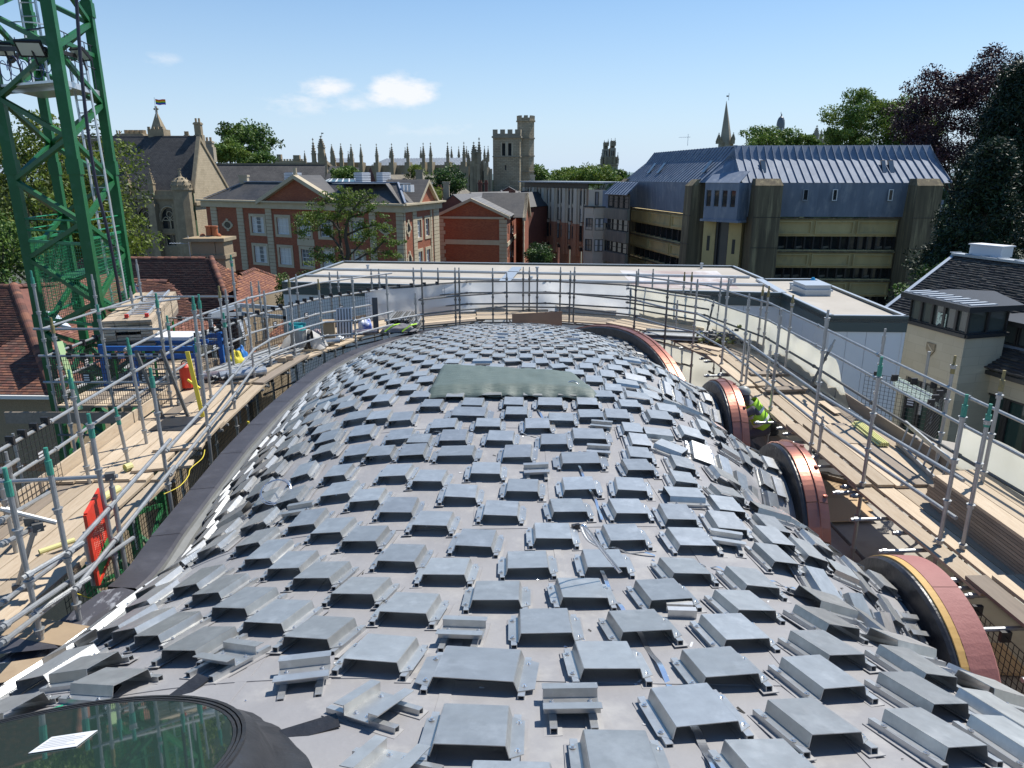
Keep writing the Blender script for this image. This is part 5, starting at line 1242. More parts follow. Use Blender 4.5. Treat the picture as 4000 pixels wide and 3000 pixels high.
# right-hand facade
F2 = Fac(P1, P2, gb_, ig)
def fx(F_, cr_, xa, xb, ya, yb): a = F_.at(*cr_(xa,yb)); b = F_.at(*cr_(xb,ya)); return (a[0],b[0],a[1],b[1])
Wr = [fx(F2,c2,1929,1957,1145,1275), fx(F2,c2,1996,2022,1130,1265)]; Wr = [(w[0],w[1],zt0,zt1) for w in Wr]; Wr += [(w[0],w[1],zb0,zb1) for w in Wr]; Wr += [(w[0],w[1],zb0-3.9,zb1-3.9) for w in Wr[:2]]
F2.wall(m_brB, GZ, ZC-0.7, Wr)
for (s0,s1,z0,z1) in Wr:
 for (a,b,c,d) in ((s0-0.28,s0,z0-0.3,z1+0.3),(s1,s1+0.28,z0-0.3,z1+0.3),(s0,s1,z1,z1+0.3),(s0,s1,z0-0.3,z0)): F2.box('window_surround', m_stone, a,b,c,d,0.07)
 F2.window(s0,s1,z0,z1,m_wfr,m_win2,2,3,curtain=m_curt if rnd.random()<0.6 else None)
for xa, xb in ((1812,1824),(1886,1916),(2030,2042),(2055,2098)):
 s0 = max(0,F2.at(*c2(xa,1060))[0]); s1 = min(F2.L,F2.at(*c2(xb,1060))[0]); z = ZC-0.75
 while z > GZ: F2.box('quoin_block', m_stone, s0, s1, z-0.36, z, 0.09+0.006*rnd.random()); z -= 0.40
F2.box('cornice', m_stone, -0.2, F2.L+0.35, ZC-0.72, ZC-0.05, 0.30); F2.box('cornice_lip', m_stone, -0.6, F2.L+0.7, ZC-0.05, ZC+0.12, 0.68)
oval(F2, *c2(1855,1228), rx=0.4, rz=0.45); oval(F2, *c2(1866,1480), rx=0.4, rz=0.45)
s0 = F2.at(*c2(1925,1020))[0]; s1 = F2.at(*c2(2062,1005))[0]; sm2 = (s0+s1)/2
F2.poly('pediment', m_brB, [(s0,ZC+0.1),(s1,ZC+0.1),(sm2,ZC+2.1)], dep=0.2)
for (p,q) in (((s0-0.5,ZC+0.1),(sm2,ZC+2.4)),((sm2,ZC+2.4),(s1+0.5,ZC+0.1))): F2.poly('raking_cornice', m_stone, [p,q,(q[0],q[1]-0.35),(p[0],p[1]-0.35)], dep=0.55, th=0.5)
m_slB = course_mat('grey_slate_side', (0.085,0.08,0.075), (0.05,0.048,0.047), (0.03,0.03,0.03), 0.16, 0.30, (d2.x,d2.y), rough=0.6, patch=(0.13,0.115,0.095), pf=0.5)
def h3(s, dep, z): return F2.M@Vector((s, dep, z))
poly3('roof', [h3(s0-0.5,-0.5,ZC+0.12), h3(sm2,-0.5,ZC+2.4), h3(sm2,4.5,ZC+2.4), h3(s0-0.5,4.5,ZC+0.12)], m_slB, gb_, ig, 0.06); poly3('roof', [h3(sm2,-0.5,ZC+2.4), h3(s1+0.5,-0.5,ZC+0.12), h3(s1+0.5,4.5,ZC+0.12), h3(sm2,4.5,ZC+2.4)], m_slB, gb_, ig, 0.06)
poly3('roof', [h3(-0.2,0.1,ZC+0.1), h3(F2.L+0.3,0.1,ZC+0.1), h3(F2.L-2,3.0,ZC+RH), h3(3.0,3.0,ZC+RH)], m_slB, gb_, ig, 0.08)
poly3('flat_roof', [h3(3.0,3.0,ZC+RH-0.02), h3(F2.L-2,3.0,ZC+RH-0.02), h3(F2.L-2,9,ZC+RH-0.02), h3(3,9,ZC+RH-0.02)], m_leadl, gb_, ig, 0.06)
chimney(1631,1658,700,760,79,gb_,ig)
Fe = Fac(P2, P2+Vector((-7,9,0)), gb_, ig); Fe.wall(m_brB, GZ, ZC)
# ---------------------------------------------------------------- gabled brick building
def c3(x, y): return (1600+x*0.482, 300+y*0.482)
Bz = -5.0
q0 = PY(*c3(225,1112),88); q1 = PY(*c3(790,1130),86); Bz = q1.z
bb, ib = bld('brick_building', (q1.x-4,q1.y+6,GZ), 'plain red brick gable with one stone band, right of the longer brick building')
G = Fac(q0, q1, bb, ib); dB = G.d
m_brC = course_mat('plain_red_brick', (0.47,0.135,0.055), (0.29,0.07,0.032), (0.18,0.09,0.06), 0.075, 0.225, (dB.x,dB.y), patch=(0.26,0.065,0.03), pf=0.5, pscale=0.5)
G.wall(m_brC, GZ, Bz)
ap = G.at(*c3(500,1000)); G.poly('gable', m_brC, [(0.2,Bz),(G.L-0.2,Bz),(ap[0],ap[1])], dep=-0.02)
for (p,q) in (((-0.4,Bz),(ap[0],ap[1]+0.25)),((ap[0],ap[1]+0.25),(G.L+0.4,Bz))): G.poly('raking_cornice', m_stone, [p,q,(q[0],q[1]-0.34),(p[0],p[1]-0.34)], dep=0.35, th=0.35)
G.box('eaves_band', m_stone, 0.3, G.L-0.3, Bz-0.35, Bz-0.1, 0.14)
z_ = G.at(*c3(500,1340))[1]; G.box('stone_band', m_stone, 0.9, G.L-0.9, z_-0.28, z_+0.28, 0.10)
for a, b in ((0.0,0.95),(G.L-0.95,G.L)):
 z = Bz-0.4
 while z > GZ: G.box('quoin_block', m_stone, a, b if int(z*2.5)%2 else (b if a > 1 else b-0.2), z-0.42, z, 0.07+0.006*rnd.random()); z -= 0.46
G2_ = PY(*c3(862,1150),100); H = Fac(q1, G2_, bb, ib)
Wh = []
for (xa,xb) in ((794,802),(814,828),(834,846)):
 for (ya,yb) in ((1200,1280),(1395,1475)): w = fx(H,c3,xa,xb,ya,yb); Wh.append((w[0],w[1],min(w[2],w[3]),max(w[2],w[3])))
Wh = [w for w in Wh if 0.1 < w[0] < w[1] < H.L-0.1]; H.wall(m_brB, GZ, Bz, Wh)
for w in Wh: H.window(*w, m_wfr, m_win, 2, 2)
zz_ = H.at(*c3(820,1330))[1]; H.box('stone_band', m_stone, 0, H.L, zz_-0.25, zz_+0.25, 0.08); H.box('eaves_band', m_stone, 0, H.L, Bz-0.3, Bz, 0.25)
apw = G.M@Vector((ap[0],0,ap[1]+0.25)); bk = Vector((H.d.x,H.d.y,0))*22
m_slC = course_mat('pale_slate', (0.17,0.165,0.16), (0.11,0.11,0.11), (0.06,0.06,0.06), 0.2, 0.35, (H.d.x,H.d.y), rough=0.6, patch=(0.2,0.185,0.16), pf=0.5)
poly3('roof', [apw, G.M@Vector((G.L+0.5,-0.1,Bz)), G.M@Vector((G.L+0.5,-0.1,Bz))+bk, apw+bk], m_slC, bb, ib, 0.1); poly3('roof', [G.M@Vector((-0.5,-0.1,Bz)), apw, apw+bk, G.M@Vector((-0.5,-0.1,Bz))+bk], m_slC, bb, ib, 0.1)
# projecting bay with a small gable, facing right
r0 = PY(*c3(862,1162),96); r1 = PY(*c3(925,1162),91); r2 = PY(*c3(965,1110),98); J = Fac(r0, r1, bb, ib); J.wall(m_brC, GZ, Bz-0.4)
K = Fac(r1, r2, bb, ib); K.wall(m_brB, GZ, Bz-0.4); sK = K.L
for j in range(26): K.box('quoin_block', m_stone, -0.05, 0.9 if j%2 else 0.6, Bz-0.9-0.46*j, Bz-0.48-0.46*j, 0.06); J.box('quoin_block', m_stone, J.L-0.55 if j%2 else J.L-0.35, J.L+0.05, Bz-0.9-0.46*j, Bz-0.48-0.46*j, 0.06)
K.poly('gable', m_brB, [(0,Bz-0.4),(sK,Bz-0.4),(sK/2,Bz+2.2)]);
for (p,q) in (((-0.4,Bz-0.4),(sK/2,Bz+2.5)),((sK/2,Bz+2.5),(sK+0.4,Bz-0.4))): K.poly('raking_cornice', m_stone, [p,q,(q[0],q[1]-0.4),(p[0],p[1]-0.4)], dep=0.3, th=0.4)
kp = K.M@Vector((sK/2,-0.3,Bz+2.5)); K0 = K.M@Vector((-0.4,-0.3,Bz-0.4)); bkk = Vector((-K.n.x,-K.n.y,0))*6
poly3('roof', [K0, kp, kp+bkk, K0+bkk], m_slA, bb, ib, 0.08)
K.window(sK*0.35,sK*0.65,Bz-4.2,Bz-1.2,m_wfr,m_win,2,4)
mb = MB(); p = H.M@Vector((H.L-0.3,-0.2,Bz)); mb.tube([p, p-Vector((0,0,9))],0.08,6); o = mb.build('downpipe', m_wfr, bb); o.matrix_parent_inverse = ib
# small roofs of the lane behind the gable
def small_house(label, x0, x1, ye, yr, Y, dep, mroof, mwall, name='house', off=0.0, gable=True, ymid=None):
 """simple gabled roof seen end-on or side-on, pixels give its outline, Y its distance"""
 a = PY(x0,ye,Y); b = PY(x1,ye,Y); xm = (x0+x1)/2 if ymid is None else ymid; t = PY(xm,yr,Y); e, im = bld(name, ((a.x+b.x)/2,Y+dep/2,GZ), label, 'house')
 fz = min(a.z,b.z); f_ = Fac(Vector((a.x,Y,0)), Vector((b.x,Y,0)), e, im); f_.wall(mwall, GZ, fz)
 f_.poly('gable', mwall, [(0,fz),(f_.L,fz),(t.x-a.x,t.z)])
 k = Vector((off,dep,0)); A_ = Vector((a.x-0.2,Y-0.15,fz-0.1)); B_ = Vector((b.x+0.2,Y-0.15,fz-0.1)); T_ = Vector((t.x,Y-0.15,t.z+0.15))
 poly3('roof', [A_,T_,T_+k,A_+k], mroof, e, im, 0.12); poly3('roof', [T_,B_,B_+k,T_+k], mroof, e, im, 0.12); Fac(Vector((b.x,Y,0)), Vector((b.x+off,Y+dep,0)), e, im).wall(mwall, GZ, fz)
 return e, im
m_darkslate = mat('dark_slate', (0.085,0.085,0.09), rough=0.6, col2=(0.055,0.055,0.06), scale=1.5, detail=8)
m_brD = mat('weathered_brick', (0.22,0.085,0.06), rough=0.9, col2=(0.16,0.065,0.05), scale=2.5, detail=8)
m_bluew = mat('pale_blue_render', (0.50,0.56,0.60), rough=0.8)
small_house('low brick gable with dark roof just left behind the plain brick gable', *[int(v) for v in (1707,1830)], int(300+1060*.482), int(300+962*.482), 104, 14, m_darkslate, m_brD, off=6)
small_house('dark slate roof running behind the plain brick gable', 1775, 1900, 800, 755, 118, 18, m_darkslate, m_brD, off=14)
small_house('long dark slate roof right of the plain brick gable', 1860, 2000, 812, 760, 112, 20, m_darkslate, m_brD, off=10)
small_house('house with pale blue gable among the small lane roofs', 2000, 2048, 830, 787, 110, 12, m_darkslate, m_bluew)
small_house('white gabled house below the battlemented tower', 1935, 1975, 770, 748, 128, 10, m_darkslate, m_wfr)
small_house('dark roofed cottage directly under the battlemented tower', 1925, 2050, 765, 733, 140, 12, m_darkslate, m_brD)
small_house('white dormered house right under the battlemented tower', 2010, 2046, 775, 752, 126, 10, m_darkslate, m_wfr)
small_house('small stone gabled roof in front of the chapel nave', 1480, 1650, 790, 685, 125, 16, course_mat('stone_slate_roof',(0.22,0.20,0.15),(0.17,0.15,0.12),(0.08,0.07,0.06),0.25,0.4,(1,0)), m_stone, ymid=1508, off=9)
def lone_chimney(px0, px1, pyt, pyb, Y, label, m, pots=3):
 o = chimney(px0, px1, pyt, pyb, Y, None, None, m, 0); tag(o, label, 'chimney')
 a = PY(px0,pyb,Y); b = PY(px1,pyb,Y); t = PY(px0,pyt,Y); w = b.x-a.x
 for k in range(pots):
  p = Vector((a.x+w*(k+0.5)/pots, Y+w*0.4, t.z)); mb = MB(); mb.tube([p, p+Vector((0,0,0.55))],0.15,8,r2=0.12); mb.build('chimney_pot', m_tile[2], o)
 mb = MB(); mb.box(a.x-0.14,b.x+0.14,Y-0.1,Y+w*0.8+0.1,t.z-0.02,t.z+0.1); mb.build('chimney_cap', m, o)
lone_chimney(1706,1727,737,775,108,'short brick chimney above the low gable roofs', m_brD, 2)
lone_chimney(1732,1755,712,776,106,'tall rendered chimney beside the short brick one', m_chim, 0)
lone_chimney(1868,1882,716,755,128,'slim chimney in front of the chapel end window', m_brD, 2)
lone_chimney(1893,1905,716,752,130,'red chimney at the foot of the battlemented tower', m_brD, 2)
lone_chimney(1988,2013,757,790,118,'wide brick chimney with a row of red pots in the lane', m_brD, 5)
lone_chimney(1983,2014,712,735,150,'white topped chimney stack with many pots in front of the tower', m_wfr, 6)
lone_chimney(1625,1652,665,720,120,'tall grey chimney left of the dark leafy tree', m_chim, 0)
lone_chimney(2073,2089,685,712,132,'pale chimney right of the tower turret', m_chim, 0)
# ---------------------------------------------------------------- terrace of brick and concrete bays
u0 = PY(2051,711,132); u1 = PY(2300,713,112)
tb, it_ = bld('college_building', (u1.x,u1.y+6,GZ), 'receding row of brick and pale concrete bays with tall windows beside the lane')
T = Fac(u0, u1, tb, it_); TZ = (u0.z+u1.z)/2
m_brE = course_mat('orange_brick', (0.52,0.23,0.13), (0.44,0.18,0.10), (0.3,0.2,0.15), 0.075, 0.225, (T.d.x,T.d.y), patch=(0.40,0.17,0.10), pf=0.4)
m_conc = mat('pale_concrete', (0.62,0.54,0.43), rough=0.85, col2=(0.52,0.45,0.35), scale=0.8, detail=8, stretch=(1,1,0.4))
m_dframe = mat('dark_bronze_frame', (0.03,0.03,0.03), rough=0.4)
zt = lambda py, s=None: None
zA = T.at(2180, 300+905*.482)[1]; zB_ = T.at(2180, 300+1080*.482)[1]; zC_ = T.at(2180, 300+1275*.482)[1]
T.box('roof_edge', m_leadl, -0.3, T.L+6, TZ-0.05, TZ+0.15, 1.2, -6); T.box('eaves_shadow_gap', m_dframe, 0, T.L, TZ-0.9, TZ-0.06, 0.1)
nbay = 6; T.wall(m_brE, GZ, TZ-0.9, [(T.L*(i+0.42)/nbay, T.L*(i+0.60)/nbay, GZ+1.0, GZ+3.6) for i in range(nbay)])
bl = T.L/nbay
h_ = (TZ-0.9-GZ)
for i in range(nbay):
 s = bl*i
 # projecting prow-shaped bay
 for (a, b, dep, z0, z1, m) in ((0.04,0.30,0.6,GZ+7.8,TZ-0.9,m_conc),(0.04,0.30,0.55,GZ+2.8,GZ+7.8,m_brE),(0.30,0.40,0.3,GZ+7.8,TZ-0.9,m_conc),(0.30,0.40,0.28,GZ+2.8,GZ+7.8,m_brE),(0.62,0.74,0.35,GZ+8.2,TZ-0.9,m_conc),(0.88,0.96,0.3,GZ+8.2,TZ-0.9,m_conc)):
  T.box('bay_pier', m, s+a*bl, s+b*bl, z0, z1, dep)
 for (a, b, z0, z1) in ((0.43,0.61,TZ-3.4,TZ-1.2),(0.43,0.61,TZ-6.0,TZ-3.6),(0.75,0.85,TZ-3.2,TZ-1.1),(0.75,0.85,TZ-6.2,TZ-3.9),(0.43,0.58,GZ+5.2,GZ+7.6),(0.75,0.85,GZ+5.4,GZ+7.4)):
  T.window(s+a*bl, s+b*bl, z0, z1, m_dframe, m_win2 if rnd.random()<0.4 else m_win, 1, 2, rev=-0.12, curtain=m_curt if rnd.random()<0.3 else None)
  T.box('spandrel', m_conc if z0 > GZ+8 else m_brE, s+a*bl, s+b*bl, z0-0.5, z0-0.05, 0.18)
 mb = MB(); cxs = s+0.5*bl; n = 10; rr = bl*0.16; P = [[T.M@Vector((cxs+rr*k*math.cos(t), -0.12 if k>1 else 0.02, GZ+3.6+rr*k*math.sin(t)*1.1)) for t in np.linspace(0,math.pi,n)] for k in (1.25,1.0)]; mb.grid(P); T.place(mb,'arch_ring',m_conc)
 mb = MB(); mb.add([T.M@Vector((cxs+rr*math.cos(t), -0.015, GZ+3.6+rr*math.sin(t)*1.1)) for t in np.linspace(0,math.pi,n)], [tuple(range(n))]); T.place(mb,'arch_glass',m_win)
# rounded end bay
cb_ = PY(2336,830,107); rb = 2.0
mb = MB()
def octo(r, ph=0): return [(cb_.x+r*math.cos(t), cb_.y+r*math.sin(t)) for t in np.linspace(0,2*math.pi,9)[:-1]+R(22.5)]
mb.prism(octo(rb+0.1), GZ, PY(2336,812,107).z); o = mb.build('bay_tower', m_conc, tb); o.matrix_parent_inverse = it_
mb = MB(); mb.prism(octo(rb+0.3), PY(2336,811,105).z, PY(2336,806,105).z); o = mb.build('bay_parapet', m_dframe, tb); o.matrix_parent_inverse = it_
m_blind = mat('blue_blind', (0.10,0.14,0.22), rough=0.6)
for k, (zt_, zb_) in enumerate([(853,900),(935,982)]):
 pts = octo(rb+0.1)
 for j in (4,5,6):
  a = Vector((*pts[j],0)); b = Vector((*pts[(j+1)%8],0)); f_ = Fac(a,b,tb,it_)
  if f_.n.y > 0: continue
  z1 = PY(2336,zt_,105).z; z0 = PY(2336,zb_,105).z;
  if j == 5 or j == 4 or j == 6: f_.window(f_.L*0.12,f_.L*0.88,z0,z1,m_dframe,[m_win2,m_win2,m_blind][j-4],2,2,rev=-0.06,curtain=m_curt if j==5 else None)
  f_.box('panel_moulding', m_conc, f_.L*0.08, f_.L*0.92, z1+0.5, z1+1.7, 0.07)
tw = Fac(PY(2300,713,107), PY(2366,714,105), tb, it_); tw.wall(m_conc, GZ, TZ-0.9);
for a, b in ((0.42,0.62),): tw.window(tw.L*a, tw.L*b, TZ-3.1, TZ-1.2, m_dframe, m_win2, 1, 1, rev=-0.05); tw.window(tw.L*a, tw.L*b, TZ-5.2, TZ-3.3, m_dframe, m_curt, 1, 1, rev=-0.05)
tw.box('lead_panel', m_lead, tw.L*0.85, tw.L*1.6, TZ-5.5, TZ-1.0, 0.02)
# connecting block with lead hood
cn, ic = bld('link_building', (22,104,GZ), 'dark concrete link block with a lead hood between brick bays and lead-roofed building')
m_dconc = mat('stained_concrete', (0.26,0.235,0.185), rough=0.9, col2=(0.15,0.135,0.11), scale=0.9, detail=9, stretch=(1,1,0.2), col3=(0.30,0.26,0.18), scale3=1.5, f3=0.6)
v0 = PY(2376,760,104); v1 = PY(2462,760,98); N_ = Fac(v0, v1, cn, ic); NZ = PY(2420,760,101).z
N_.wall(m_dconc, GZ, NZ)
for (ya,yb) in ((765,813),(853,900),(945,985)):
 z1 = PY(2420,ya,101).z; z0 = PY(2420,yb,101).z
 for k in range(4): N_.window(N_.L*(0.04+0.24*k), N_.L*(0.25+0.24*k), z0, z1, m_dframe, m_win, 1, 2, rev=-0.05)
 N_.box('concrete_band', m_dconc, -0.2, N_.L+0.1, z0-1.5, z0-0.05, 0.45)
hz0 = PY(2390,760,100).z; hz1 = PY(2390,712,100).z
a,b,c,d = N_.M@Vector((-0.2,-0.6,hz0)), N_.M@Vector((N_.L,-0.6,hz0)), N_.M@Vector((N_.L,1.2,hz1)), N_.M@Vector((0.3,1.2,hz1)); poly3('lead_hood', [a,b,c,d], m_lead, cn, ic, 0.1); poly3('lead_hood_top', [d,c,c+Vector((0,6,0)),d+Vector((0,6,0))], m_lead, cn, ic, 0.1)
mb = MB(); [mb.bar(a.lerp(b,t)+Vector((0,0,0.06)), d.lerp(c,t)+Vector((0,0,0.06)), 0.08, 0.1) for t in np.linspace(0,1,9)]; o = mb.build('lead_roll', m_lead, cn); o.matrix_parent_inverse = ic
Fac(N_.M@Vector((-0.1,0,0)), N_.M@Vector((-0.1,8,0)), cn, ic)
# ---------------------------------------------------------------- brutalist lead-roofed building
def c4(x, y): return (2400+x*0.7233, 300+y*0.7233)
br, ibr = bld('concrete_building', (36,84,GZ), 'massive stained concrete building with a tall standing seam lead mansard roof at right')
m_yc = mat('yellow_ochre_concrete', (0.62,0.49,0.235), rough=0.85, col2=(0.48,0.375,0.175), scale=0.5, detail=9, stretch=(1,1,0.5), col3=(0.26,0.22,0.14), scale3=0.8, f3=0.5)
m_pier = mat('rain_streaked_concrete', (0.21,0.17,0.10), rough=0.9, col2=(0.075,0.062,0.042), scale=1.0, detail=10, stretch=(1.6,1.6,0.10), col3=(0.42,0.35,0.20), scale3=1.3, f3=0.6)
YR = 80.0
X0 = PY(*c4(700,760),YR); X1 = PY(*c4(1700,760),YR)
RF = Fac(Vector((X0.x,YR,0)), Vector((X1.x,YR-1.0,0)), br, ibr)
LFa = PY(*c4(80,740),108); LFb = PY(*c4(470,760),YR+3.5); LF = Fac(LFa, LFb, br, ibr)
zl0 = RF.at(*c4(1200,755))[1]; zbrk = RF.at(*c4(1200,572))[1]
# horizontal storey lines from the photograph
zs = [RF.at(*c4(1180,y))[1] for y in (778,862,942,1032,1098,1185,1260)]
def storey(Fx, s0, s1, npan, mode='R', nwin=12):
 zz = [zl0]+zs
 for (zt_, zb_) in ((zl0-0.15,zs[1]),(zs[2],zs[3]),(zs[4],zs[5]),(zs[6],zs[6]-2.0)):
  if mode == 'L' and zt_ < GZ+2: continue
  Fx.box('concrete_band', m_yc, s0, s1, zb_, zt_, 0.0, -0.5)
  for k in range(npan):
   a = s0+(s1-s0)*(k+0.04)/npan; b = s0+(s1-s0)*(k+0.96)/npan; h = zt_-zb_; fr = 0.14
   for (p,q,r,t) in ((a,b,zt_-h*0.16-fr,zt_-h*0.16),(a,b,zb_+h*0.12,zb_+h*0.12+fr),(a,a+fr,zb_+h*0.12+fr,zt_-h*0.16-fr),(b-fr,b,zb_+h*0.12+fr,zt_-h*0.16-fr)): Fx.box('panel_frame', m_yc, p,q,r,t,0.20)
  Fx.box('drip_ledge', m_pier, s0-0.05, s1+0.05, zt_-0.14, zt_+0.02, 0.22)
 for (zt_, zb_) in ((zs[1],zs[2]),(zs[3],zs[4]),(zs[5],zs[6])):
  Fx.box('recessed_wall', m_dframe, s0, s1, zb_, zt_, -1.0, -1.2)
  for k in range(nwin):
   a = s0+(s1-s0)*k/nwin; b = s0+(s1-s0)*(k+1)/nwin
   mb = MB(); mb.box(b-0.12, b+0.05, 0.15, 0.9, zb_, zt_, Fx.M); Fx.place(mb, 'window_fin', m_dframe)
   mb = MB(); mb.add([Fx.M@Vector(p) for p in ((a,0.62,zb_),(b,0.62,zb_),(b,0.62,zt_),(a,0.62,zt_))], [(0,1,2,3)]); Fx.place(mb, 'pane', m_win)
   if rnd.random() < 0.25: mb = MB(); mb.bar(Fx.M@Vector(((a+b)/2-0.3,0.55,zb_+0.35)), Fx.M@Vector(((a+b)/2+0.35,0.55,zb_+0.42)), 0.05, 0.25); Fx.place(mb, 'window_clutter', m_dconc)
  Fx.box('sill', m_yc, s0, s1, zb_-0.02, zb_+0.15, 0.04, -0.7)
sP3 = RF.at(*c4(868,600))[0]; sP4 = RF.at(*c4(1560,600))[0]
storey(RF, sP3, sP4, 3, 'R', 14)
sl0 = 1.2; sl1 = LF.L-1.0; storey(LF, sl0, sl1, 3, 'L', 12)
# piers
def pier(Fx, s0, s1, zt_, dep=2.2, slope=0.35):
 mb = MB(); pr = [(s0,s1,GZ,-dep-slope),(s0,s1,zt_-0.6,-dep),]
 vs = [Fx.M@Vector(p) for p in ((s0,-dep-slope,GZ),(s1,-dep-slope,GZ),(s1,1.5,GZ),(s0,1.5,GZ),(s0,-dep,zt_-0.7),(s1,-dep,zt_-0.7),(s1,1.5,zt_-0.7),(s0,1.5,zt_-0.7))]
 mb.add(vs, [(0,3,2,1),(0,1,5,4),(1,2,6,5),(2,3,7,6),(3,0,4,7),(4,5,6,7)]); o = Fx.place(mb, 'pier', m_pier)
 mb = MB(); vs = [Fx.M@Vector(p) for p in ((s0-0.03,-dep-0.03,zt_-0.7),(s1+0.03,-dep-0.03,zt_-0.7),(s1+0.03,1.5,zt_-0.7),(s0-0.03,1.5,zt_-0.7),(s0+0.15,-dep+0.7,zt_),(s1-0.15,-dep+0.7,zt_),(s1-0.15,1.5,zt_),(s0+0.15,1.5,zt_))]
 mb.add(vs, [(0,1,5,4),(1,2,6,5),(2,3,7,6),(3,0,4,7),(4,5,6,7)]); Fx.place(mb, 'pier_cap', m_pier, o)
 for z in (zt_-4.0, zt_-7.2, zt_-10.5): mb = MB(); mb.box(s0-0.02,s1+0.02,-dep-0.02-slope*(zt_-z)/(zt_-GZ),-dep+0.1,z,z+0.06,Fx.M); Fx.place(mb,'board_joint',m_dframe,o)
zp3 = RF.at(*c4(795,560))[1]
pier(RF, RF.at(*c4(722,700))[0], RF.at(*c4(866,700))[0], zp3+0.2); pier(RF, RF.at(*c4(1556,700))[0], RF.at(*c4(1690,700))[0], zp3+0.2, 2.6, 0.5)
pier(LF, LF.L-1.9, LF.L-0.0, zp3+0.1, 1.4); pier(LF, -1.2, 0.9, zp3+0.1, 1.4)
# entrance corner: tall concrete wings, dark glass slot, lead oriel above
ec = Fac(LFb+Vector((0.2,-0.5,0)), Vector((X0.x-0.2,YR+0.4,0)), br, ibr)
ea = ec.L; ec.box('corner_wall', m_yc, 0, ea*0.34, GZ, zl0-0.2, 0.0, -0.8); ec.box('corner_wall', m_yc, ea*0.70, ea*1.04, GZ, zl0-0.2, 0.0, -0.8)
ec.box('glazed_slot', mat('grey_tinted_glass', (0.07,0.075,0.085), rough=0.15, spec=0.9), ea*0.34, ea*0.70, GZ, zl0-0.3, -0.5, -0.7); ec.box('slot_side', m_dframe, ea*0.34, ea*0.40, GZ, zl0-0.3, -0.1, -0.6)
for (x,y0,y1) in ((0.12,855,935),(0.82,868,945)):
 z1 = ec.at(*c4(450,y0))[1]; z0 = ec.at(*c4(450,y1))[1]; ec.box('slit_window', m_dframe, ea*x, ea*x+0.35, z0, z1, 0.02)
# lead mansard: lower skirt vertical, then two sloping folds
def seam_roof(pts_lo, pts_hi, nseam, parent, im, name='lead_slope', tight=0.05):
 a,b = pts_lo; d,c = pts_hi; poly3(name, [a,b,c,d], m_lead, parent, im, 0.08)
 nn = (b-a).cross(d-a).normalized(); nn = nn if nn.y < 0 else -nn
 mb = MB(); [mb.bar(a.lerp(b,t)+nn*0.05, d.lerp(c,t)+nn*0.05, 0.06, 0.08) for t in np.linspace(0,1,nseam)]; o = mb.build('standing_seam', m_lead, parent); o.matrix_parent_inverse = im
def lp_(Fx, s, dep, z): return Fx.M@Vector((s, dep, z))
zfold = RF.at(*c4(1200,460))[1]+0.9; zrid = PY(*c4(1200,372),YR+7).z
s_a = RF.at(*c4(700,650))[0]; s_b = RF.L-0.3
seam_roof((lp_(RF,s_a,-0.25,zl0), lp_(RF,s_b,-0.25,zl0)), (lp_(RF,s_a,-0.6,zbrk), lp_(RF,s_b,-0.6,zbrk)), 27, br, ibr)
zmid = zbrk+2.45
seam_roof((lp_(RF,s_a-0.5,-0.7,zbrk), lp_(RF,s_b+1.2,-0.7,zbrk)), (lp_(RF,s_a-0.8,1.6,zmid), lp_(RF,s_b+0.3,1.6,zmid)), 27, br, ibr)
ztop = RF.at(*c4(1200,371))[1]*1.0; ztop = PY(*c4(1200,371),YR+2.4).z
seam_roof((lp_(RF,s_a-0.8,1.6,zmid), lp_(RF,s_b+0.3,1.6,zmid)), (lp_(RF,s_a-0.9,2.4,ztop), lp_(RF,s_b-0.2,2.4,ztop)), 27, br, ibr)
poly3('flat_roof', [lp_(RF,s_a-0.9,2.4,ztop), lp_(RF,s_b-0.2,2.4,ztop), lp_(RF,s_b-0.2,18,ztop), lp_(RF,s_a-0.9,30,ztop)], m_leadl, br, ibr, 0.1)
poly3('end_slope', [lp_(RF,s_b+1.2,-0.7,zbrk), lp_(RF,s_b+1.2,16,zbrk), lp_(RF,s_b-0.2,16,ztop), lp_(RF,s_b-0.2,2.4,ztop)], m_lead, br, ibr)
poly3('end_wall', [lp_(RF,s_b,-0.25,GZ), lp_(RF,s_b+0.2,16,GZ), lp_(RF,s_b+0.2,16,zbrk), lp_(RF,s_b,-0.5,zbrk)], m_dconc, br, ibr)
# left wing roof
seam_roof((lp_(LF,0,-0.2,zl0), lp_(LF,LF.L-0.5,-0.2,zl0)), (lp_(LF,0,-0.5,zbrk), lp_(LF,LF.L-0.5,-0.5,zbrk)), 26, br, ibr)
tl0 = PY(*c4(172,410),107); tl1 = PY(*c4(560,371),YR+8)
tl0.z = tl1.z = ztop
seam_roof((lp_(LF,-1.0,-0.6,zbrk), lp_(LF,LF.L+0.3,-0.6,zbrk)), (lp_(LF,0.8,2.0,zmid), lp_(LF,LF.L+0.8,2.0,zmid)), 30, br, ibr)
seam_roof((lp_(LF,0.8,2.0,zmid), lp_(LF,LF.L+0.8,2.0,zmid)), (lp_(LF,1.6,2.9,ztop), lp_(LF,LF.L+1.6,2.9,ztop)), 30, br, ibr)
# corner slope joining both wings
A1 = lp_(LF,LF.L+0.3,-0.6,zbrk); A2 = lp_(LF,LF.L+0.8,2.0,zmid); A3 = lp_(LF,LF.L+1.6,2.9,ztop); B1 = lp_(RF,s_a-0.5,-0.7,zbrk); B2 = lp_(RF,s_a-0.8,1.6,zmid); B3 = lp_(RF,s_a-0.9,2.4,ztop)
seam_roof((A1,B1),(A2,B2),7,br,ibr); seam_roof((A2,B2),(A3,B3),7,br,ibr)
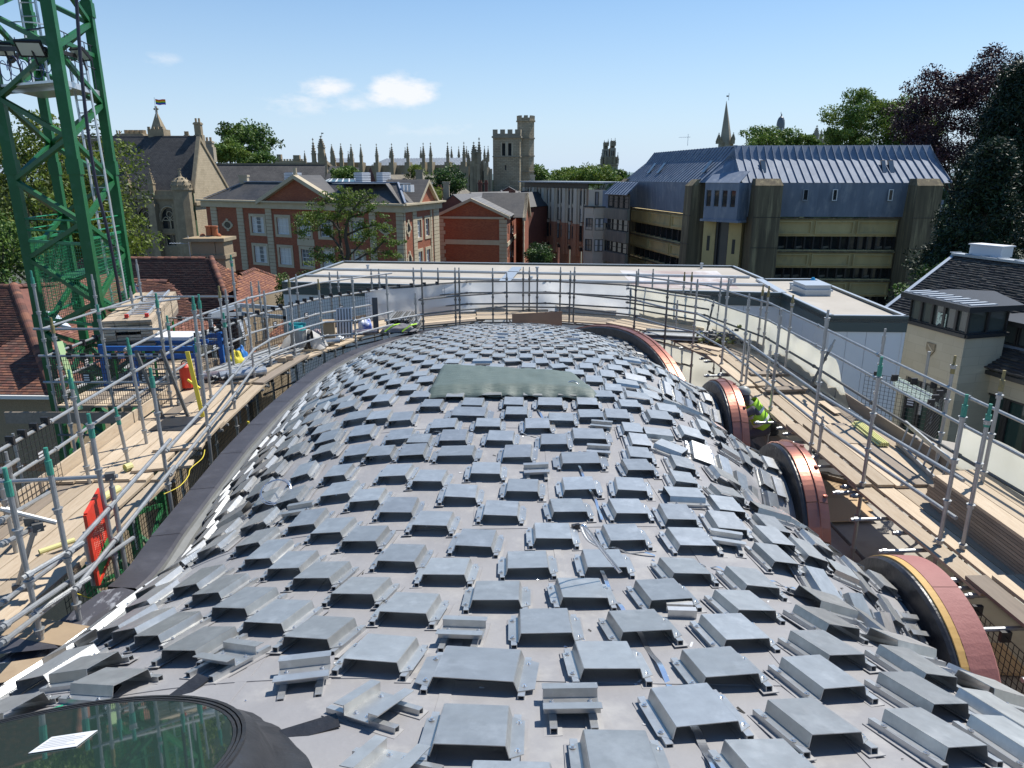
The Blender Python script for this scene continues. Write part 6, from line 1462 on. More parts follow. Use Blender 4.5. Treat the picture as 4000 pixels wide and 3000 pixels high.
# oriel with windows
orl = Fac(A1+Vector((0.3,-1.2,0)), B1+Vector((-0.6,-1.0,0)), br, ibr); zo0 = zl0-0.35
orl.wall(m_lead, zo0, zbrk, [(orl.L*(0.04+0.24*k), orl.L*(0.21+0.24*k), zbrk-2.6, zbrk-0.75) for k in range(4)])
for k in range(4): orl.window(orl.L*(0.04+0.24*k), orl.L*(0.21+0.24*k), zbrk-2.6, zbrk-0.75, m_lead, m_win, 1, 1, rev=0.08)
orl.box('lead_gutter', m_lead, -0.3, orl.L+0.3, zo0-0.25, zo0, 0.15, -1.4)
poly3('oriel_roof', [lp_(orl,0,-0.05,zbrk), lp_(orl,orl.L,-0.05,zbrk), lp_(orl,orl.L,1.6,zbrk+1.2), lp_(orl,0,1.6,zbrk+1.2)], m_lead, br, ibr, 0.06)
poly3('oriel_side', [lp_(orl,0,0,zo0), lp_(orl,0,1.8,zo0), lp_(orl,0,1.8,zbrk), lp_(orl,0,0,zbrk)], m_lead, br, ibr); poly3('oriel_side', [lp_(orl,orl.L,0,zo0), lp_(orl,orl.L,1.8,zo0), lp_(orl,orl.L,1.8,zbrk), lp_(orl,orl.L,0,zbrk)], m_lead, br, ibr)
# roof windows and slot windows in the lead
for (x0,x1,y0,y1) in ((803,832,458,515),(1462,1488,460,518),(1500,1532,460,520)):
 s0 = RF.at(*c4(x0,y0))[0]; s1 = RF.at(*c4(x1,y0))[0]; a = lp_(RF,s0,0.25,zbrk+0.9); b = lp_(RF,s1,0.25,zbrk+0.9); c = lp_(RF,s1,1.2,zbrk+2.35); d = lp_(RF,s0,1.2,zbrk+2.35); o = poly3('roof_window', [a,b,c,d], m_dframe, br, ibr, 0.05)
 n_ = Vector((0,-0.4,0.3))*0.15; poly3('pane', [a.lerp(c,0.08)+n_,b.lerp(d,0.08)+n_,c.lerp(a,0.08)+n_,d.lerp(b,0.08)+n_], m_win2, o, Matrix.Identity(4))
for x0,x1 in ((1005,1035),(1163,1190),(1462,1488)):
 s0 = RF.at(*c4(x0,640))[0]; s1 = RF.at(*c4(x1,640))[0]; z1 = RF.at(*c4(1000,606))[1]; z0 = RF.at(*c4(1000,668))[1]; RF.window(s0,s1,z0,z1,m_wfr if x0 > 1100 else m_leadl,m_win,1,1,rev=-0.72,fw=0.09)
for x0 in (165,215,455):
 s0 = LF.at(*c4(x0,500))[0]; a = lp_(LF,s0,0.3,zbrk+1.1); b = lp_(LF,s0+0.8,0.3,zbrk+1.1); c = lp_(LF,s0+0.8,1.3,zbrk+2.4); d = lp_(LF,s0,1.3,zbrk+2.4); poly3('roof_window', [a,b,c,d], m_win2, br, ibr, 0.05)
mb = MB(); p = PY(*c4(395,372),95); mb.tube([p,p+Vector((0,0,1.4))],0.03,5); mb.tube([p+Vector((-1.2,0,1.0)),p+Vector((0.3,0,1.05))],0.02,5); [mb.tube([p+Vector((-1.1+0.25*k,-0.3,1.0)),p+Vector((-1.1+0.25*k,0.3,1.0))],0.012,4) for k in range(6)]
tag(mb.build('aerial', m_alu), 'thin television aerial on the ridge of the lead-roofed building', 'aerial')
# block beyond the right-hand pier
rb_, irb = bld('plant_block', (46,84,GZ), 'dark lead-clad block between the last concrete pier and the conifer'); p0 = PY(*c4(1690,665),84); p1 = PY(*c4(1742,665),84)
boxp('block', m_dconc, rb_, irb, p0.x, p1.x+0.6, 84, 96, GZ, PY(*c4(1700,755),84).z); boxp('lead_top', m_lead, rb_, irb, p0.x-0.2, p1.x+0.7, 83.8, 96, PY(*c4(1700,752),84).z+0.02, PY(*c4(1700,665),84).z)
# ================================================================ gothic hall at the left
m_hst = mat('weathered_oxford_stone', (0.34,0.275,0.18), rough=0.9, col2=(0.22,0.18,0.12), scale=1.2, detail=9, col3=(0.45,0.37,0.24), scale3=2.2, f3=0.5)
m_rub = course_mat('coursed_rubble_stone', (0.44,0.36,0.24), (0.36,0.29,0.19), (0.27,0.22,0.15), 0.22, 0.55, (0.2,1), rough=0.9, ms=0.02, patch=(0.50,0.41,0.28), pf=0.6, pscale=0.8)
m_hsl = course_mat('stone_slate_dark', (0.065,0.062,0.06), (0.035,0.034,0.035), (0.014,0.014,0.015), 0.17, 0.34, (1,0), rough=0.75, ms=0.02, bump=0.6, patch=(0.10,0.095,0.09), pf=0.5, pscale=0.5)
YH = 93.0
gh, igh = bld('gothic_hall', (-28,YH+5,GZ), 'gothic stone hall with steep dark slate roof and traceried windows, left beyond the crane', 'hall')
H0 = PY(380,760,YH+1.5); H1 = PY(752,768,YH); ze = H1.z
HF = Fac(Vector((H0.x,YH+1.0,0)), Vector((H1.x,YH,0)), gh, igh)
WH = []
for xc in (520*1.0, 577, 667): pass
hw = []
for (xa,xb) in ((543,612),(636,700),(452,520)):
 a = HF.at(xa,900)[0]; b = HF.at(xb,900)[0]; zt_ = HF.at(600,812)[1]; zm = HF.at(600,893)[1]; z1 = HF.at(600,915)[1]; z0 = HF.at(600,962)[1]; hw.append((a,b,zm,zt_,z0,z1))
HF.wall(m_hst, GZ, ze, [(a,b,zm,zt_) for a,b,zm,zt_,z0,z1 in hw]+[(a+0.15,b-0.15,z0,z1) for a,b,zm,zt_,z0,z1 in hw], rev=0.45)
def gothic(Fx, a, b, z0, z1, m_st, m_gl, lights=2, rev=0.3, name='traceried_window'):
 """pointed window: glass, mullions, pointed heads and corner infills"""
 w = b-a; c = (a+b)/2; zs_ = z1-w*0.75; mb = MB(); n = 8
 L_ = [(a,zs_)]+[(a+w/2-(w/2)*math.cos(t)**1.0, zs_+(z1-zs_)*math.sin(t)**0.85) for t in np.linspace(0.1,math.pi/2,n)]
 for side in (1,-1):
  pts = [(c-side*(c-p[0]), p[1]) for p in L_]
  cor = (a if side == 1 else b, z1); cs = [Fx.M@Vector((p[0],rev*0.4,p[1])) for p in pts]+[Fx.M@Vector((cor[0],rev*0.4,cor[1]))]; mb.add(cs, [tuple(range(len(cs)))])
 for i in range(1,lights): x = a+w*i/lights; mb.box(x-0.07,x+0.07,rev*0.4,rev*0.4+0.12,z0,zs_+w*0.25,Fx.M)
 for i in range(lights):
  xa = a+w*i/lights; xb = a+w*(i+1)/lights; pts = [Fx.M@Vector((xa+(xb-xa)*t, rev*0.45, zs_-0.1+(xb-xa)*0.55*math.sin(math.pi*t))) for t in np.linspace(0,1,7)]; mb.tube(pts,0.06,5)
 pts = [Fx.M@Vector((c+w*0.17*math.cos(t), rev*0.45, zs_+w*0.38+w*0.17*math.sin(t))) for t in np.linspace(0,2*math.pi,12)]; mb.tube(pts,0.06,5)
 mb.box(a,b,rev*0.4,rev*0.4+0.12,z0+(z1-z0)*0.40-0.05,z0+(z1-z0)*0.40+0.05,Fx.M)
 o = Fx.place(mb, name, m_st)
 mb = MB(); mb.add([Fx.M@Vector(p) for p in ((a,rev,z0),(b,rev,z0),(b,rev,z1),(a,rev,z1))], [(0,1,2,3)]); Fx.place(mb, 'leaded_glass', m_gl, o)
 mb = MB(); pts = [Fx.M@Vector((c-(c-p[0])*1.12, -0.08, zs_+(p[1]-zs_)*1.12)) for p in L_]+[Fx.M@Vector((c+(c-p[0])*1.12, -0.08, zs_+(p[1]-zs_)*1.12)) for p in L_[::-1]]; mb.tube(pts,0.09,5); Fx.place(mb, 'hood_mould', m_st, o)
 return o
for a,b,zm,zt_,z0,z1 in hw:
 gothic(HF,a,b,zm,zt_,m_stone,m_win,2)
 HF.window(a+0.15,b-0.15,z0,z1,m_stone,m_win,2,1,rev=0.3,fw=0.1)
 mb = MB(); mb.bar(HF.M@Vector(((a+b)/2-0.3,0.28,zm+0.3)), HF.M@Vector(((a+b)/2-0.3,0.28,zm+0.9)), 0.01)
HF.box('string_course', m_hst, 0, HF.L, ze-0.35, ze+0.05, 0.25); HF.box('parapet', m_hst, 0, HF.L, ze+0.05, ze+0.75, 0.1, -0.3); HF.box('string_course', m_hst, 0, HF.L, hw[0][5]+0.1, hw[0][5]+0.3, 0.12)
# buttresses with pinnacles
for px in (505,597,620,712):
 s = HF.at(px,900)[0]
 if px in (505,620,712): HF.box('buttress', m_hst, s-0.45, s+0.45, GZ, ze-0.9, 1.0); HF.poly('buttress_cap', m_hst, [(s-0.3,ze-0.9),(s+0.3,ze-0.9),(s+0.05,ze+0.1),(s-0.05,ze+0.1)], dep=0.7, th=0.65)
def pinnacle(parent, im, p, h, w, m, name='pinnacle', crockets=True, shaft=0.45):
 mb = MB(); x,y,z = p; hs = h*shaft
 mb.box(x-w/2,x+w/2,y-w/2,y+w/2,z,z+hs); mb.box(x-w*0.62,x+w*0.62,y-w*0.62,y+w*0.62,z+hs*0.9,z+hs)
 b = [Vector((x-w*0.45,y-w*0.45,z+hs)),Vector((x+w*0.45,y-w*0.45,z+hs)),Vector((x+w*0.45,y+w*0.45,z+hs)),Vector((x-w*0.45,y+w*0.45,z+hs)),Vector((x,y,z+h*0.96))]
 mb.add(b,[(0,1,4),(1,2,4),(2,3,4),(3,0,4)])
 if crockets:
  for i in range(4):
   for t in (0.15,0.35,0.55,0.75):
    q = b[i].lerp(b[4],t); r_ = w*0.13; mb.box(q.x-r_,q.x+r_,q.y-r_,q.y+r_,q.z-r_,q.z+r_)
 mb.box(x-w*0.08,x+w*0.08,y-w*0.08,y+w*0.08,z+h*0.93,z+h*1.04); mb.box(x-w*0.22,x+w*0.22,y-w*0.1,y+w*0.1,z+h*0.965,z+h*0.995)
 o = mb.build(name, m, parent)
 if parent: o.matrix_parent_inverse = im
 return o
for px in (505,597): s = HF.at(px,740)[0]; p = HF.M@Vector((s,-0.2,ze+0.3)); pinnacle(gh, igh, p, 3.0, 0.65, m_hst)
# roof
RZh = PY(700,530,YH+5.5).z; Ga = PY(779,548,YH+5.5); Gf = PY(737,704,YH+0.3); Gb = PY(897,750,YH+12)
RL = PY(200,525,YH+7.5); RL.z = RZh+0.1; EL = HF.M@Vector((-4,0.3,ze+0.4))
poly3('roof', [EL, Vector((Gf.x+0.3,Gf.y,ze+0.4)), Vector((Ga.x,Ga.y,RZh)), RL], m_hsl, gh, igh, 0.15)
poly3('roof', [Vector((Ga.x,Ga.y,RZh)), Vector((Gb.x,Gb.y,Gb.z+0.2)), Vector((Gb.x-22,Gb.y,Gb.z+0.2)), RL], m_hsl, gh, igh, 0.15)
Gf2 = Vector((Gf.x+0.25, Gf.y, Gf.z)); zc_ = PY(860,755,YH+8).z
# gable end wall, lit, of coursed stone
Gfb = Vector((H1.x+0.2,YH,0)); gl = Fac(Gfb, Vector((Gb.x,Gb.y,0)), gh, igh); gl.wall(m_rub, GZ, Gb.z)
sF = gl.at(779,548)
gl.poly('gable', m_rub, [(0,Gb.z),(gl.L,Gb.z),(sF[0],sF[1]+0.1),(0.3,ze+1.0)], dep=0.0)
for (p,q) in (((0.0,ze+0.9),(sF[0],sF[1]+0.5)),((sF[0],sF[1]+0.5),(gl.L+0.2,Gb.z+0.2))): gl.poly('coping', m_hst, [p,q,(q[0],q[1]-0.5),(p[0],p[1]-0.5)], dep=0.15, th=0.5)
gl.box('string_course', m_hst, -0.2, gl.L+1, PY(820,790,YH+6).z-0.2, PY(820,790,YH+6).z+0.2, 0.3)
# octagonal corner turret with little dome
ct = PY(712,760,YH-0.8); r8 = 1.1; mb = MB()
mb.prism([(ct.x+r8*math.cos(t),ct.y+r8*math.sin(t)) for t in np.linspace(0,2*math.pi,9)[:-1]+R(22.5)], GZ, PY(712,738,YH-0.8).z); mb.prism([(ct.x+r8*1.15*math.cos(t),ct.y+r8*1.15*math.sin(t)) for t in np.linspace(0,2*math.pi,9)[:-1]+R(22.5)], PY(712,742,YH-0.8).z, PY(712,735,YH-0.8).z)
o = mb.build('corner_turret', m_hst, gh); o.matrix_parent_inverse = igh
zt0_ = PY(712,735,YH-0.8).z; P = [[Vector((ct.x+r8*f*math.cos(t),ct.y+r8*f*math.sin(t),zt0_+h)) for t in np.linspace(0,2*math.pi,13)] for f,h in ((1.05,0),(1.1,0.35),(0.95,0.8),(0.6,1.15),(0.2,1.4),(0.08,2.1),(0.02,2.4))]
mb = MB(); mb.grid(P)
for k in range(8):
 for f,h in ((1.12,0.35),(0.97,0.8),(0.62,1.15)): t = k*math.pi/4; mb.box(-0.09,0.09,-0.09,0.09,-0.09,0.09,Matrix.Translation((ct.x+r8*f*math.cos(t),ct.y+r8*f*math.sin(t),zt0_+h)))
for hh in (1.6,1.95,2.3): mb.box(-0.18,0.18,-0.05,0.05,-0.06,0.06,Matrix.Translation((ct.x,ct.y,zt0_+hh)))
o = mb.build('turret_dome', m_hst, gh); o.matrix_parent_inverse = igh
mb = MB(); q = PY(528,800,YH-0.6); mb.tube([q, Vector((q.x,q.y,GZ))],0.12,6); q = PY(528,800,YH-0.6); mb.box(q.x-0.3,q.x+0.3,q.y-0.2,q.y+0.2,q.z-0.2,q.z+0.4); o = mb.build('downpipe', m_dframe, gh); o.matrix_parent_inverse = igh
# gable chimney, ridge pots, far chimneys
def stack(px0,px1,pt,pb,Y,parent,im,m,pots,taper=True):
 a = PY(px0,pb,Y); b = PY(px1,pb,Y); t = PY(px0,pt,Y); w = (b.x-a.x); mb = MB(); mb.box(a.x-w*0.15,b.x+w*0.15,Y-w*0.1,Y+w*0.9,a.z-1.5,a.z+ (t.z-a.z)*0.4); mb.box(a.x,b.x,Y,Y+w*0.8,a.z,t.z); mb.box(a.x-w*0.1,b.x+w*0.1,Y-w*0.1,Y+w*0.9,t.z-0.3,t.z-0.1)
 o = mb.build('chimney', m, parent); o.matrix_parent_inverse = im
 for k in range(pots): p = Vector((a.x+w*(k+0.5)/pots,Y+w*0.4,t.z)); mb = MB(); mb.tube([p,p+Vector((0,0,0.5))],w*0.16 if pots > 1 else 0.2,7); mb.build('chimney_pot', mat('buff_pot',(0.42,0.30,0.17),rough=0.9), o)
stack(765,790,477,560,YH+5.6,gh,igh,m_hst,2); stack(802,830,550,590,YH+14,gh,igh,m_chim,2)
stack(475,555,521,535,YH+12,gh,igh,m_hst,4); stack(718,736,527,534,YH+14,gh,igh,m_hst,3)
stack(1010-560,1010-540,524,532,YH+12,gh,igh,m_hst,2)
# spirelet with flag
fb = PY(623,528,YH+7); mb = MB(); mb.box(fb.x-1.05,fb.x+1.05,fb.y-1,fb.y+1,fb.z-1,fb.z+0.7);
for k in (-0.85,-0.28,0.28,0.85): mb.box(fb.x+k-0.15,fb.x+k+0.15,fb.y-1.05,fb.y-0.8,fb.z+0.7,fb.z+1.0)
b_ = [Vector((fb.x-0.72,fb.y-0.7,fb.z+0.7)),Vector((fb.x+0.72,fb.y-0.7,fb.z+0.7)),Vector((fb.x+0.72,fb.y+0.7,fb.z+0.7)),Vector((fb.x-0.72,fb.y+0.7,fb.z+0.7)),Vector((fb.x,fb.y,fb.z+3.1))]; mb.add(b_,[(0,1,4),(1,2,4),(2,3,4),(3,0,4)])
mb.box(fb.x-0.12,fb.x+0.12,fb.y-0.1,fb.y+0.1,fb.z+2.8,fb.z+3.6); mb.box(fb.x-0.3,fb.x+0.3,fb.y-0.08,fb.y+0.08,fb.z+3.15,fb.z+3.35); o = mb.build('spirelet', m_hst, gh); o.matrix_parent_inverse = igh
fl = empty('flag', (fb.x-0.1,fb.y-0.5,fb.z+3), 'rainbow striped flag flying from a pole on the gothic hall spirelet', 'flag')
pt = PY(602,380,YH+6.5); pb_ = PY(609,440,YH+6.5); mb = MB(); mb.tube([pb_-Vector(fl.location)-Vector((0,0,0.6)), pt-Vector(fl.location)],0.035,6); mb.build('flagpole', m_alu, fl)
stripes = [(0.75,0.02,0.02),(0.85,0.25,0.02),(0.85,0.65,0.02),(0.03,0.35,0.06),(0.02,0.10,0.55),(0.28,0.03,0.35)]
f0 = PY(606,386,YH+6.5)-Vector(fl.location); f1 = PY(645,390,YH+6.5)-Vector(fl.location); hh = 1.0*(PY(606,386,YH+6.5).z-PY(606,407,YH+6.5).z)
for k, c in enumerate(stripes):
 mb = MB(); P = []
 for t in np.linspace(0,1,10):
  q = f0.lerp(f1,t)+Vector((0,0.10*math.sin(t*7),-0.06*math.sin(t*5))); P.append([q-Vector((0,0,hh*k/6)), q-Vector((0,0,hh*(k+1)/6))])
 mb.grid(P); mb.build('stripe', mat('flag_stripe_%d' % k, c, rough=0.8), fl)
# long slate roof behind (second hall)
sh, ish = bld('slate_roofed_range', (-24,82,GZ), 'long low range with broad dark slate roof and stone gable behind the brick building', 'building')
a = PY(830,780,112); b = PY(1290,780,112); c = PY(1272,646,120); d = PY(780,640,120); c.z = d.z = (c.z+d.z)/2
e0_ = Vector((a.x,112,a.z)); e1_ = Vector((b.x-1.0,112,a.z)); poly3('roof', [e0_, e1_, c, d], m_hsl, sh, ish, 0.2); Fac(e0_, e1_, sh, ish).wall(m_hst, GZ, a.z)
mb = MB(); mb.bar(d+Vector((0,0,0.1)), c+Vector((0,0,0.1)), 0.3, 0.25); o = mb.build('ridge', m_hst, sh); o.matrix_parent_inverse = ish
gB = Fac(Vector((e1_.x+0.3,112,0)), Vector((e1_.x+3.2,122,0)), sh, ish); sg = gB.at(1274,640); gB.wall(m_rub, GZ, a.z); gB.poly('gable', m_rub, [(0,a.z),(gB.L,a.z+0.8),(sg[0],sg[1])])
gB.poly('coping', m_hst, [(0,a.z),(sg[0],sg[1]+0.5),(sg[0],sg[1]),(0.35,a.z)], dep=0.2, th=0.3); gB.poly('coping', m_hst, [(sg[0],sg[1]+0.5),(gB.L+.2,a.z+0.8),(gB.L-0.2,a.z+0.8),(sg[0],sg[1])], dep=0.2, th=0.3); pinnacle(sh, ish, gB.M@Vector((sg[0],0,sg[1]+0.2)), 1.3, 0.3, m_hst)
# stone gable further right, triangular
st_, ist = bld('stone_gable_house', (PY(1420,700,95).x,98,GZ), 'dark stone gabled roof beside the round leafy tree, behind the glass lantern', 'house')
poly3('roof', [PY(1385,712,108), PY(1436,716,106), PY(1404,655,109)], m_hst, st_, ist); poly3('roof', [PY(1270,700,109), PY(1395,712,108), PY(1404,655,111), PY(1290,648,113)], m_hsl, st_, ist)
a = PY(1430,700,109); b = 0; t = 0; poly3('brick_gable', [PY(1425,712,109), PY(1472,722,107), PY(1447,650,109)], m_brD, st_, ist)
Fac(PY(1270,705,109), PY(1395,716,108), st_, ist).wall(m_hst, GZ, PY(1330,715,98).z)
# ================================================================ battlemented stone tower
m_tow = course_mat('tower_rubble', (0.46,0.37,0.24), (0.34,0.27,0.175), (0.17,0.14,0.095), 0.32, 0.8, (1,0.2), rough=0.95, ms=0.03, bump=0.8, patch=(0.48,0.41,0.29), pf=0.6, pscale=0.35)
m_towd = mat('tower_parapet_stone', (0.34,0.29,0.21), rough=0.95, col2=(0.26,0.225,0.165), scale=0.9, detail=8)
YT = 150.0
tw_, itw = bld('stone_tower', (PY(1975,700,YT).x,YT+3,GZ), 'square battlemented stone bell tower with a taller stair turret on its right', 'tower')
ta = PY(1927,800,YT); tb_ = PY(2030,800,YT-0.5); tcn = PY(2050,800,YT+5.5)
TF = Fac(ta, tb_, tw_, itw); TS = Fac(tb_, tcn, tw_, itw); zt_ = PY(1980,536,YT).z; zp_t = PY(1980,508,YT).z
bw = [TF.at(px,600)[0] for px in (1961,1974,1985,1998)]; zb0_ = TF.at(1980,608)[1]; zb1_ = TF.at(1980,560)[1]
sw = TF.at(1975,650)[0]; zsl = (TF.at(1975,665)[1], TF.at(1975,645)[1])
TF.wall(m_tow, GZ, zt_, [(bw[0],bw[1],zb0_,zb1_),(bw[2],bw[3],zb0_,zb1_),(sw-0.15,sw+0.15,zsl[0],zsl[1])], rev=0.5)
m_lou = mat('dark_belfry_louvre', (0.05,0.05,0.045), rough=0.8)
for a,b in ((bw[0],bw[1]),(bw[2],bw[3])):
 for j in range(9): z = zb0_+(zb1_-zb0_)*j/9; mb = MB(); mb.add([TF.M@Vector(p) for p in ((a,0.45,z+0.28),(b,0.45,z+0.28),(b,0.2,z),(a,0.2,z))],[(0,1,2,3)]); TF.place(mb,'louvre',m_lou)
 TF.box('belfry_back', m_dframe, a, b, zb0_, zb1_, -0.5, -0.6);
 for (p,q) in ((a-0.28,a),(b,b+0.28)): TF.box('window_jamb', m_stone, p, q, zb0_-0.2, zb1_+0.2, 0.06)
TF.box('slit_back', m_dframe, sw-0.15, sw+0.15, zsl[0], zsl[1], -0.4, -0.5)
sc_ = TS.L/2; TS.wall(m_tow, GZ, zt_, [(sc_-0.8,sc_+0.8,zb0_,zb1_)], rev=0.4); TS.box('belfry_back', m_dframe, sc_-0.8, sc_+0.8, zb0_, zb1_, -0.45, -0.5); TS.box('window_jamb', m_stone, sc_-1.1, sc_-0.8, zb0_, zb1_, 0.06)
for Fx in (TF, TS):
 Fx.box('string_course', m_towd, -0.2, Fx.L+0.2, zt_-0.15, zt_+0.2, 0.3); zq = TF.at(1980,612)[1]; Fx.box('string_course', m_towd, -0.1, Fx.L+0.1, zq-0.1, zq+0.12, 0.15)
 zb_p = zt_+(zp_t-zt_)*0.5; Fx.box('parapet', m_towd, 0, Fx.L, zt_+0.2, zb_p, 0.12, -0.35)
 n = 4 if Fx is TF else 3
 for k in range(n): a = Fx.L*(k+0.0)/(n-0.35); b = a+Fx.L*0.64/(n-0.35); Fx.box('merlon', m_towd, a, min(b,Fx.L), zb_p, zp_t+0.1, 0.14, -0.35)
# back parapets so that it is solid from the side
bk1 = Vector((ta.x+1.0, YT+7, 0)); poly3('tower_roof', [Vector((ta.x,ta.y,zt_)),Vector((tb_.x,tb_.y,zt_)),Vector((tcn.x,tcn.y,zt_)),Vector((bk1.x,bk1.y,zt_))], m_leadl, tw_, itw); BB = Fac(tcn, bk1, tw_, itw); BB.wall(m_tow, GZ, zb_p); CCx = Fac(bk1, ta, tw_, itw); CCx.wall(m_tow, GZ, zb_p)
tc0 = PY(2053,600,YT+3.5); rT = 1.85; mb = MB(); o8 = lambda r: [(tc0.x+r*math.cos(t), tc0.y+r*math.sin(t)) for t in np.linspace(0,2*math.pi,9)[:-1]+R(22.5)]
zt2 = PY(2053,472,YT+3.5).z; zt3 = PY(2053,461,YT+3.5).z
mb.prism(o8(rT), GZ, zt2); mb.prism(o8(rT+0.25), zt2-0.2, zt2); mb.prism(o8(rT+0.12), zt2, zt2+0.5)
o = mb.build('stair_turret', m_tow, tw_); o.matrix_parent_inverse = itw
pp = o8(rT)
for k in range(8):
 a = Vector((*pp[k],0)); b = Vector((*pp[(k+1)%8],0)); f_ = Fac(a,b,tw_,itw); f_.box('merlon', m_towd, f_.L*0.22, f_.L*0.78, zt2+0.5, zt3+0.4, 0.12, -0.2)
for py in (541,610,670,726): z = PY(2053,py,YT+3.5).z; mb = MB(); mb.prism(o8(rT+0.18), z-0.12, z+0.12); o = mb.build('string_course', m_towd, tw_); o.matrix_parent_inverse = itw
# ================================================================ chapel with rows of pinnacles
m_chs = mat('chapel_stone', (0.38,0.31,0.20), rough=0.95, col2=(0.24,0.195,0.13), scale=0.5, detail=9, col3=(0.44,0.37,0.26), scale3=0.8, f3=0.5)
YC = 175.0
ch, ich = bld('chapel', (PY(1650,700,YC).x,YC+8,GZ), 'long gothic chapel with pale lead roof and a row of crocketed pinnacles', 'chapel')
ca = PY(1400,650,YC+10); cb = PY(1840,650,YC-2); zc0 = PY(1640,650,YC).z; CF_ = Fac(Vector((ca.x,ca.y,0)), Vector((cb.x,cb.y,0)), ch, ich)
bays = [CF_.at(px,650)[0] for px in (1421,1482,1541,1602,1663,1691,1757,1820)]
CF_.wall(m_chs, GZ, zc0+0.3, [])
wz0 = PY(1640,760,YC).z; wz1 = PY(1640,672,YC).z
for a,b in zip(bays, bays[1:]):
 if b-a < 3: continue
 c = (a+b)/2; w = min(3.0,(b-a)*0.5);
 mb = MB(); mb.add([CF_.M@Vector(p) for p in ((c-w/2,-0.02,wz0),(c+w/2,-0.02,wz0),(c+w/2,-0.02,wz1-1.2),(c,-0.02,wz1),(c-w/2,-0.02,wz1-1.2))],[(0,1,2,3,4)]); o = CF_.place(mb,'arched_window',m_win)
 mb = MB(); [mb.box(c-w/2+w*k/4-0.08,c-w/2+w*k/4+0.08,-0.1,0,wz0,wz1-1.3+0.6*(k in (1,2,3)),CF_.M) for k in range(5)]; CF_.place(mb,'mullion',m_chs,o)
for s in bays:
 CF_.box('buttress', m_chs, s-0.65, s+0.65, GZ, zc0+1.0, 1.5); pinnacle(ch, ich, CF_.M@Vector((s,-0.9,zc0+0.6)), 4.6, 0.72, m_chs)
s_back = [CF_.at(px,650)[0] for px in (1432,1490,1550,1668,1696,1726,1795,1809)]
for s in s_back: pinnacle(ch, ich, CF_.M@Vector((s*1.05,11,zc0+1.2)), 3.6, 0.6, m_chs)
zr0 = PY(1640,617,YC+6).z
poly3('lead_roof', [CF_.M@Vector((bays[0]+2.2,0.2,zc0+0.35)), CF_.M@Vector((CF_.L,0.2,zc0+0.35)), CF_.M@Vector((CF_.L,6,zr0)), CF_.M@Vector((bays[0]+3.2,6,zr0))], m_leadl, ch, ich, 0.1)
mb = MB(); [mb.bar(CF_.M@Vector((bays[0]+2.2+t,0.2,zc0+0.42)), CF_.M@Vector((bays[0]+3.2+t*0.98,6,zr0+0.06)), 0.12, 0.15) for t in np.arange(0,CF_.L-bays[0]-2.4,0.8)]; o = mb.build('lead_roll', m_leadl, ch); o.matrix_parent_inverse = ich
# end bay with great window and tall pinnacles (right part)
EY = 150; ea_ = PY(1842,740,EY); eb_ = PY(1924,760,EY-4); EF = Fac(ea_, eb_, ch, ich); ez = PY(1880,660,EY).z
EF.wall(m_stone, GZ, ez); ax_ = EF.at(1886,622); EF.poly('gable', m_stone, [(EF.L*0.25,ez),(EF.L*0.9,ez),(ax_[0],ax_[1])])
c = EF.at(1886,700)[0]; w = 2.6; z1 = EF.at(1886,665)[1]; z0 = EF.at(1886,760)[1]; mb = MB(); mb.add([EF.M@Vector(p) for p in ((c-w/2,-0.03,z0),(c+w/2,-0.03,z0),(c+w/2,-0.03,z1-1.5),(c+w*0.25,-0.03,z1-0.4),(c,-0.03,z1),(c-w*0.25,-0.03,z1-0.4),(c-w/2,-0.03,z1-1.5))],[tuple(range(7))]); o = EF.place(mb,'great_window',m_lou)
mb = MB(); [mb.box(c-w/2+w*k/4-0.07,c-w/2+w*k/4+0.07,-0.12,0,z0,z1-1.2,EF.M) for k in range(1,4)]; mb.box(c-w/2,c+w/2,-0.12,0,(z0+z1)/2-0.1,(z0+z1)/2+0.1,EF.M); EF.place(mb,'mullion',m_stone,o)
for px, zt_p, w_, b in ((1836,590,0.9,650),(1857,558,1.3,630),(1878,543,1.1,640),(1908,600,0.8,655),(1866,575,1.0,650)):
 p = EF.M@Vector((EF.at(px,650)[0],-0.4,PY(px,b,EY).z)); h = PY(px,zt_p,EY).z-p.z; pinnacle(ch, ich, p, h, w_*0.75, m_chs)
 EF.box('buttress', m_chs, EF.at(px,650)[0]-w_*0.55, EF.at(px,650)[0]+w_*0.55, GZ, p.z, 0.9)
# pinnacled roofs behind, left of the chapel
cl, icl = bld('college_range', (PY(1300,650,185).x,188,GZ), 'battlemented college range with many dark pinnacles above the slate roofs', 'building')
YL = 185
Fl = Fac(PY(1065,650,YL), PY(1200,650,YL), cl, icl); Fl.wall(m_rub, GZ, PY(1130,628,YL).z);
for k in range(12): Fl.box('merlon', m_stone, Fl.L*k/12, Fl.L*(k+0.6)/12, PY(1130,628,YL).z, PY(1130,621,YL).z, 0.1, -0.4)
Fl.box('chimney', m_hst, Fl.L*0.15, Fl.L*0.27, PY(1130,628,YL).z, PY(1130,603,YL).z, 0.2, -1); Fl.box('chimney', m_hst, Fl.L*0.62, Fl.L*0.8, PY(1130,628,YL).z, PY(1130,606,YL).z, 0.2, -1)
Fm = Fac(PY(1200,650,YL), PY(1425,650,YL), cl, icl); Fm.wall(m_chs, GZ, PY(1300,634,YL).z); poly3('lead_roof', [PY(1300,640,YL+1), PY(1385,640,YL+1), PY(1385,618,YL+6), PY(1300,618,YL+6)], m_leadl, cl, icl, 0.1)
